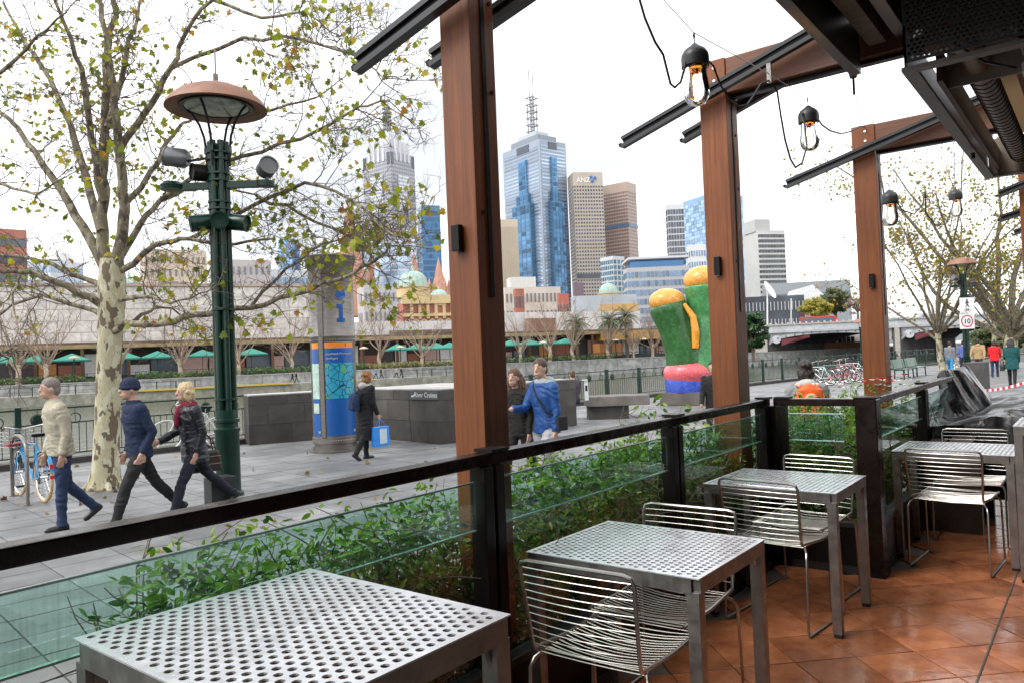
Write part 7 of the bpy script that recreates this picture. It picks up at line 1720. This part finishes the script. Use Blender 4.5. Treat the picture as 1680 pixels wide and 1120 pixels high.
# left side, seen through the branches
tower('brick_office', 'red brown office block with dark window bands behind the branches', -40, -38, 50, 372, 300, radians(6), M('office brick', (.38, .16, .11), .8), w_dark, 8, 1, 1, (.98, .45))
tower('low_office', 'pale blue glass building behind the branches beside the brick office', 40, 86, 142, 425, 420, radians(40), M('pale office', (.55, .58, .62), .5), w_sky, 9, 5, 5, (.8, .5)); tower('low_office', 'white box building rising behind the pale blue glass one', 96, 102, 122, 415, 480, radians(20), M('white box', (.68, .69, .7), .6), None)
tower('old_hotel', 'cream old hotel front behind the tall lamp post', 235, 240, 345, 408, 270, radians(6), M('old cream', (.56, .47, .38), .85), M('old cream window', (.20, .17, .15), .3), 9, 1, 11, (.35, .5))
tower('low_office', 'grey old front behind the branches past the lamp post', 348, 352, 450, 425, 300, radians(6), M('grey old', (.46, .43, .42), .85), M('grey old window', (.2, .2, .22), .3), 7, 1, 10, (.4, .5))
tower('office_tower', 'blue glass tower seen through the leaves beside the map pillar', 463, 485, 498, 392, 520, radians(50), M('leaf blue tower', (.20, .34, .56), .15, metal=.3), glassy('leaf blue pane', (.25, .40, .62), .1, .4), 16, 5, 3, (.9, .85))
tower('low_office', 'pale terraced block at the map pillar behind the leaves', 430, 448, 525, 442, 380, radians(20), M('pale terraced', (.52, .54, .56), .6), w_blue, 6, 3, 8, (.8, .4)); tower('low_office', 'grey roofs block under the cathedral spires', 590, 600, 668, 468, 260, radians(10), M('grey roofs', (.45, .43, .43), .8), M('grey roof window', (.18, .18, .2), .3), 4, 1, 9, (.4, .45))

# ================================================================== BRIDGE
bl, br = atd(1240, 560, 150), atd(1720, 545, 132); bl.z = br.z = 0
bd = (br - bl).normalized(); bn = Vector((-bd.y, bd.x, 0)); bn = bn if bn.dot(Fh) > 0 else -bn
br_ = thing('road_bridge', 'grey stone and iron arched road bridge over the river', 'bridge', bl)
m_bst = M('bridge grey', (.44, .45, .47), .6, var=.12, scale=.3, dirt=.15); m_bdk = M('bridge shaded underside', (.09, .08, .11), .8, var=.3, scale=.3); m_bblk = M('bridge bluestone', (.13, .12, .125), .85, var=.3, scale=.6, bump=.4, bscale=3)  # underside colour is darkened to add to the shade beneath; rivet plates share it
def bpx(x, y): return atplane(x, y, bl, bn)
def bu(x, y=545): return (bpx(x, y) - bl).dot(bd)
bw = (bn * cos(.47) + bd * sin(.47)).normalized()
zdk = bpx(1400, 537).z; zpar = bpx(1400, 526).z
Lb = (br - bl).length; Wb = 28
def bbox(u0, u1, d0, d1, z0, z1, nm, mat): return MB().obox(bl + bd * ((u0 + u1) / 2) + bn * ((d0 + d1) / 2) + Vector((0, 0, (z0 + z1) / 2)), bd * ((u1 - u0) / 2), bn * ((d1 - d0) / 2), (0, 0, (z1 - z0) / 2)).build(nm, mat, br_, True)
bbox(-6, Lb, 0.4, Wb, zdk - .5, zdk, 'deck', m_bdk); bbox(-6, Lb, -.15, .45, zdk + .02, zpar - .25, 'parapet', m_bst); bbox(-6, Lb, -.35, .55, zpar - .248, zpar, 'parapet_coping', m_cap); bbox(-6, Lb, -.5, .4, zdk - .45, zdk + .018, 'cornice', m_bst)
arches = [(1262, 1463, 566, 546), (1479, 1690, 558, 537)]
for xa, xb, ysp, ycr in arches:
    ua, ub = bu(xa), bu(xb); zs_, zc_ = bpx(xa, ysp).z, bpx((xa + xb) / 2, ycr).z; zs_ = min(zs_, zc_ - 1.5); n = 28
    pts = [(ua + (ub - ua) * k / n, zs_ + (zc_ - zs_) * sqrt(max(0, 1 - (2 * k / n - 1) ** 2)) ** 1.0) for k in range(n + 1)]
    rib = MB(); sp_ = MB(); so = MB()
    for k in range(n):
        (u0, z0), (u1, z1) = pts[k], pts[k + 1]
        P3 = lambda u, d, z: bl + bd * u + bw * d + Vector((0, 0, z))
        rib.hexa([P3(u0, -.3, z0), P3(u1, -.3, z1), P3(u1, .5, z1), P3(u0, .5, z0), P3(u0, -.3, z0 + .55), P3(u1, -.3, z1 + .55), P3(u1, .5, z1 + .55), P3(u0, .5, z0 + .55)])
        sp_.hexa([P3(u0, 0, z0 + .56), P3(u1, 0, z1 + .56), P3(u1, .3, z1 + .56), P3(u0, .3, z0 + .56), P3(u0, 0, zdk - .46), P3(u1, 0, zdk - .46), P3(u1, .3, zdk - .46), P3(u0, .3, zdk - .46)])
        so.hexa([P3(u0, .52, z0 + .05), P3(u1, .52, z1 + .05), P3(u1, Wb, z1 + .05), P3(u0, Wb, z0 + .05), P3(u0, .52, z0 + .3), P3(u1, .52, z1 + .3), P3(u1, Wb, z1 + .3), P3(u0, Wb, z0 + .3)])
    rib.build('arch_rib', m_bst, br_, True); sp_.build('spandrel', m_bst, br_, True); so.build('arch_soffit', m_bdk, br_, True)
    for k in range(2, n, 2):
        (u0, z0) = pts[k]; bbox(u0 - .09, u0 + .09, -.42, -.31, z0 + .15, z0 + .4, 'rivet_plate', m_bdk)
    # coat of arms roundel on a dark red panel by each springing
    MB().prism([(0, .2), (5.2, .2), (5.2, 1.1), (.0, -1.2)], bl + bd * (ua + 2.2) - bn * .02 + Vector((0, 0, zdk - 1.75)), bd, (0, 0, 1), -bn * .1).build('red_panel', M('panel maroon', (.14, .025, .035), .6), br_, True)
    MB().lathe([(0, .2), (.75, .18), (.85, 0)], 18).build('roundel', c_pale, br_, True).matrix_basis = Matrix.Translation(bl + bd * (ua + 1.3) - bn * .08 + Vector((0, 0, zdk - 1.7))) @ Matrix.Rotation(math.atan2(-bn.y, -bn.x), 4, 'Z') @ Matrix.Rotation(pi / 2, 4, 'Y')
    pass
for xa, xb in ((1236, 1261), (1464, 1478), (1691, 1720)):
    MB().prism([(0, 0), (bu(xb) - bu(xa), 0), (bu(xb) - bu(xa) + Wb * bw.dot(bd), Wb * bw.dot(bn)), (Wb * bw.dot(bd), Wb * bw.dot(bn))], bl + bd * bu(xa) + Vector((0, 0, -3)), bd, bn, (0, 0, zdk - .52 + 3)).build('pier', m_bblk, br_, True); bbox(bu(xa) + .3, bu(xb) - .3, -1.0, -.22, -3, zdk - .5, 'pier_column', M('pier pale', (.38, .35, .31), .8))
for k in range(48):
    u = -5 + k * (Lb + 4) / 48; bbox(u, u + .35, -.2, .45, zpar + .002, zpar + .30, 'parapet_knob', m_bst)
# vehicles and people-height clutter on the deck
for x, y, col, lab, L in ((1352, 526, (.45, .03, .03), 'red tram roof passing over the bridge behind the yellow tree', 9), (1545, 512, (.5, .5, .52), 'silver van crossing the bridge beside the slim tree', 5), (1490, 515, (.08, .09, .12), 'dark car crossing the bridge by the flower post', 4.2)):
    p = bl + bd * bu(x) + bn * 9 + Vector((0, 0, zdk)); t = thing('vehicle', lab, 'vehicle', p, math.atan2(bd.y, bd.x)); hgt = 2.7 if L > 6 else 1.6 if L < 5 else 2.1
    MB().prism([(-L / 2, .35), (L / 2, .35), (L / 2, hgt * .5), (L / 2 - L * .16, hgt * .6), (L / 2 - L * .25, hgt), (-L / 2 + .2, hgt), (-L / 2, hgt * .8)], (0, .85, 0), (1, 0, 0), (0, 0, 1), (0, -1.7, 0)).build('body', M('veh' + lab[:6], col, .3), t, bevel=.08)
    MB().box(-L / 2 + .4, L / 2 - L * .27, -.87, .87, hgt * .6, hgt * .88).build('windows', w_dark, t)
    for sx in (-.32, .32):
        for sy in (-1, 1): MB().lathe([(0, -.1), (.33, -.1), (.33, .1), (0, .1)], 14).build('wheel', m_rubber, t).matrix_basis = Matrix.Translation((sx * L, sy * .8, .33)) @ Matrix.Rotation(pi / 2, 4, 'X')
# bank beyond the arch: landing, white boatshed, timber wall
o = MB().obox(atd(1395, 588, 165) + Vector((0, 0, -2.2)), A2 * 9, Fh * 3, (0, 0, 2.0)).build('landing_wall', m_conc); tag(o, 'grey river landing seen through the bridge arch', 'wall')
o = MB().obox(atd(1395, 567, 166), A2 * 6.5, Fh * 2, (0, 0, .85)).build('landing_kiosk', M('landing timber', (.42, .22, .13), .7)); tag(o, 'orange brown timber barrier on the landing under the bridge', 'barrier')
bs_ = thing('boat_shed', 'white shed with posts seen under the bridge arch', 'shed', atd(1388, 560, 172))
MB().obox(atd(1388, 556, 172), A2 * 5, Fh * 2, (0, 0, 1.3)).build('wall', m_white, bs_, True)
for k in range(4): MB().obox(atd(1378 + k * 7, 558, 169.6), A2 * .35, Fh * .1, (0, 0, .8)).build('window', w_dark, bs_, True)
# leafy trees around the bridge
def leafy(px, yb, yt, half, dep, mat, label, n=70, size=.5, trunkmat=m_twig):
    p = atd(px, yb, dep); zt_ = atd(px, yt, dep).z; H = zt_ - p.z; R_ = half / FPX * dep; t = thing('leafy_tree', label, 'tree', p, 0, 'trees by the bridge'); g = random.Random(int(px))
    q = MB(); q.tube([p, p + Vector((0, 0, H * .3)), p + Vector((g.gauss(0, .2), 0, H * .6))], [R_ * .09, R_ * .07, R_ * .04], 7)
    for k in range(6): a = k * 1.05; q.tube([p + Vector((0, 0, H * .3)), p + Vector((R_ * .35 * cos(a), R_ * .35 * sin(a), H * .55)), p + Vector((R_ * .7 * cos(a), R_ * .7 * sin(a), H * .7))], [R_ * .045, R_ * .03, R_ * .012], 5)
    q.build('trunk', trunkmat, t, True); f = MB()
    for k in range(n):
        d = Vector((g.gauss(0, 1), g.gauss(0, 1), g.gauss(0, 1))).normalized() * g.random() ** .4; c = p + Vector((0, 0, H * .6)) + Vector((d.x * R_ * .82, d.y * R_ * .82, d.z * H * .36)); cards(f, c, (R_ * .24, R_ * .24, R_ * .17), 60, size, g, .7)
    stuff(f.build('crown', mat, t, True))
leafy(1236, 592, 506, 30, 128, leafmat('fig leaf', [(0, (.012, .045, .015)), (.7, (.03, .085, .025)), (1, (.07, .13, .04))], .15), 'dense dark green fig tree beside the post at the bridge end', 80, .55)
leafy(1340, 532, 488, 27, 185, leafmat('golden leaf', [(0, (.22, .22, .03)), (.6, (.36, .33, .05)), (1, (.46, .36, .08))], .3), 'rounded golden yellow tree above the bridge', 70, .7)
leafy(1372, 530, 470, 26, 205, leafmat('olive leaf', [(0, (.05, .07, .02)), (.6, (.10, .13, .05)), (1, (.18, .17, .08))], .3), 'olive green tree behind the golden one above the bridge', 70, .8)
leafy(1408, 528, 478, 24, 200, leafmat('russet twig', [(0, (.22, .15, .12)), (1, (.38, .29, .24))], .2), 'thin russet bare-looking tree beside the flower post above the bridge', 22, .5)
leafy(1620, 585, 535, 34, 120, leafmat('bank leaf', [(0, (.06, .09, .03)), (1, (.16, .18, .08))], .3), 'grey green bushy tree on the bank past the ten sign', 60, .6); leafy(1665, 585, 520, 30, 110, MATS['bank leaf'], 'bushy bank tree behind the stout plane tree', 60, .6)
# far ridge of the city on the horizon so that nothing floats
hl = MB(); prof = []
for k in range(60):
    x = -300 + k * 45; p = atd(x, 560, 1500); prof.append((p, 14 + 16 * noise.noise(Vector((k * .35, 0, 0)))))
for k in range(59):
    (a, h0), (c, h1) = prof[k], prof[k + 1]; hl.hexa([Vector((a.x, a.y, -2)), Vector((c.x, c.y, -2)), Vector((c.x, c.y, -2)) + Fh * 300, Vector((a.x, a.y, -2)) + Fh * 300, Vector((a.x, a.y, h0)), Vector((c.x, c.y, h1)), Vector((c.x, c.y, h1)) + Fh * 300, Vector((a.x, a.y, h0)) + Fh * 300])
struct(hl.build('distant_rise', M('distant rise', (.20, .22, .22), .9, var=.3, scale=.01)))
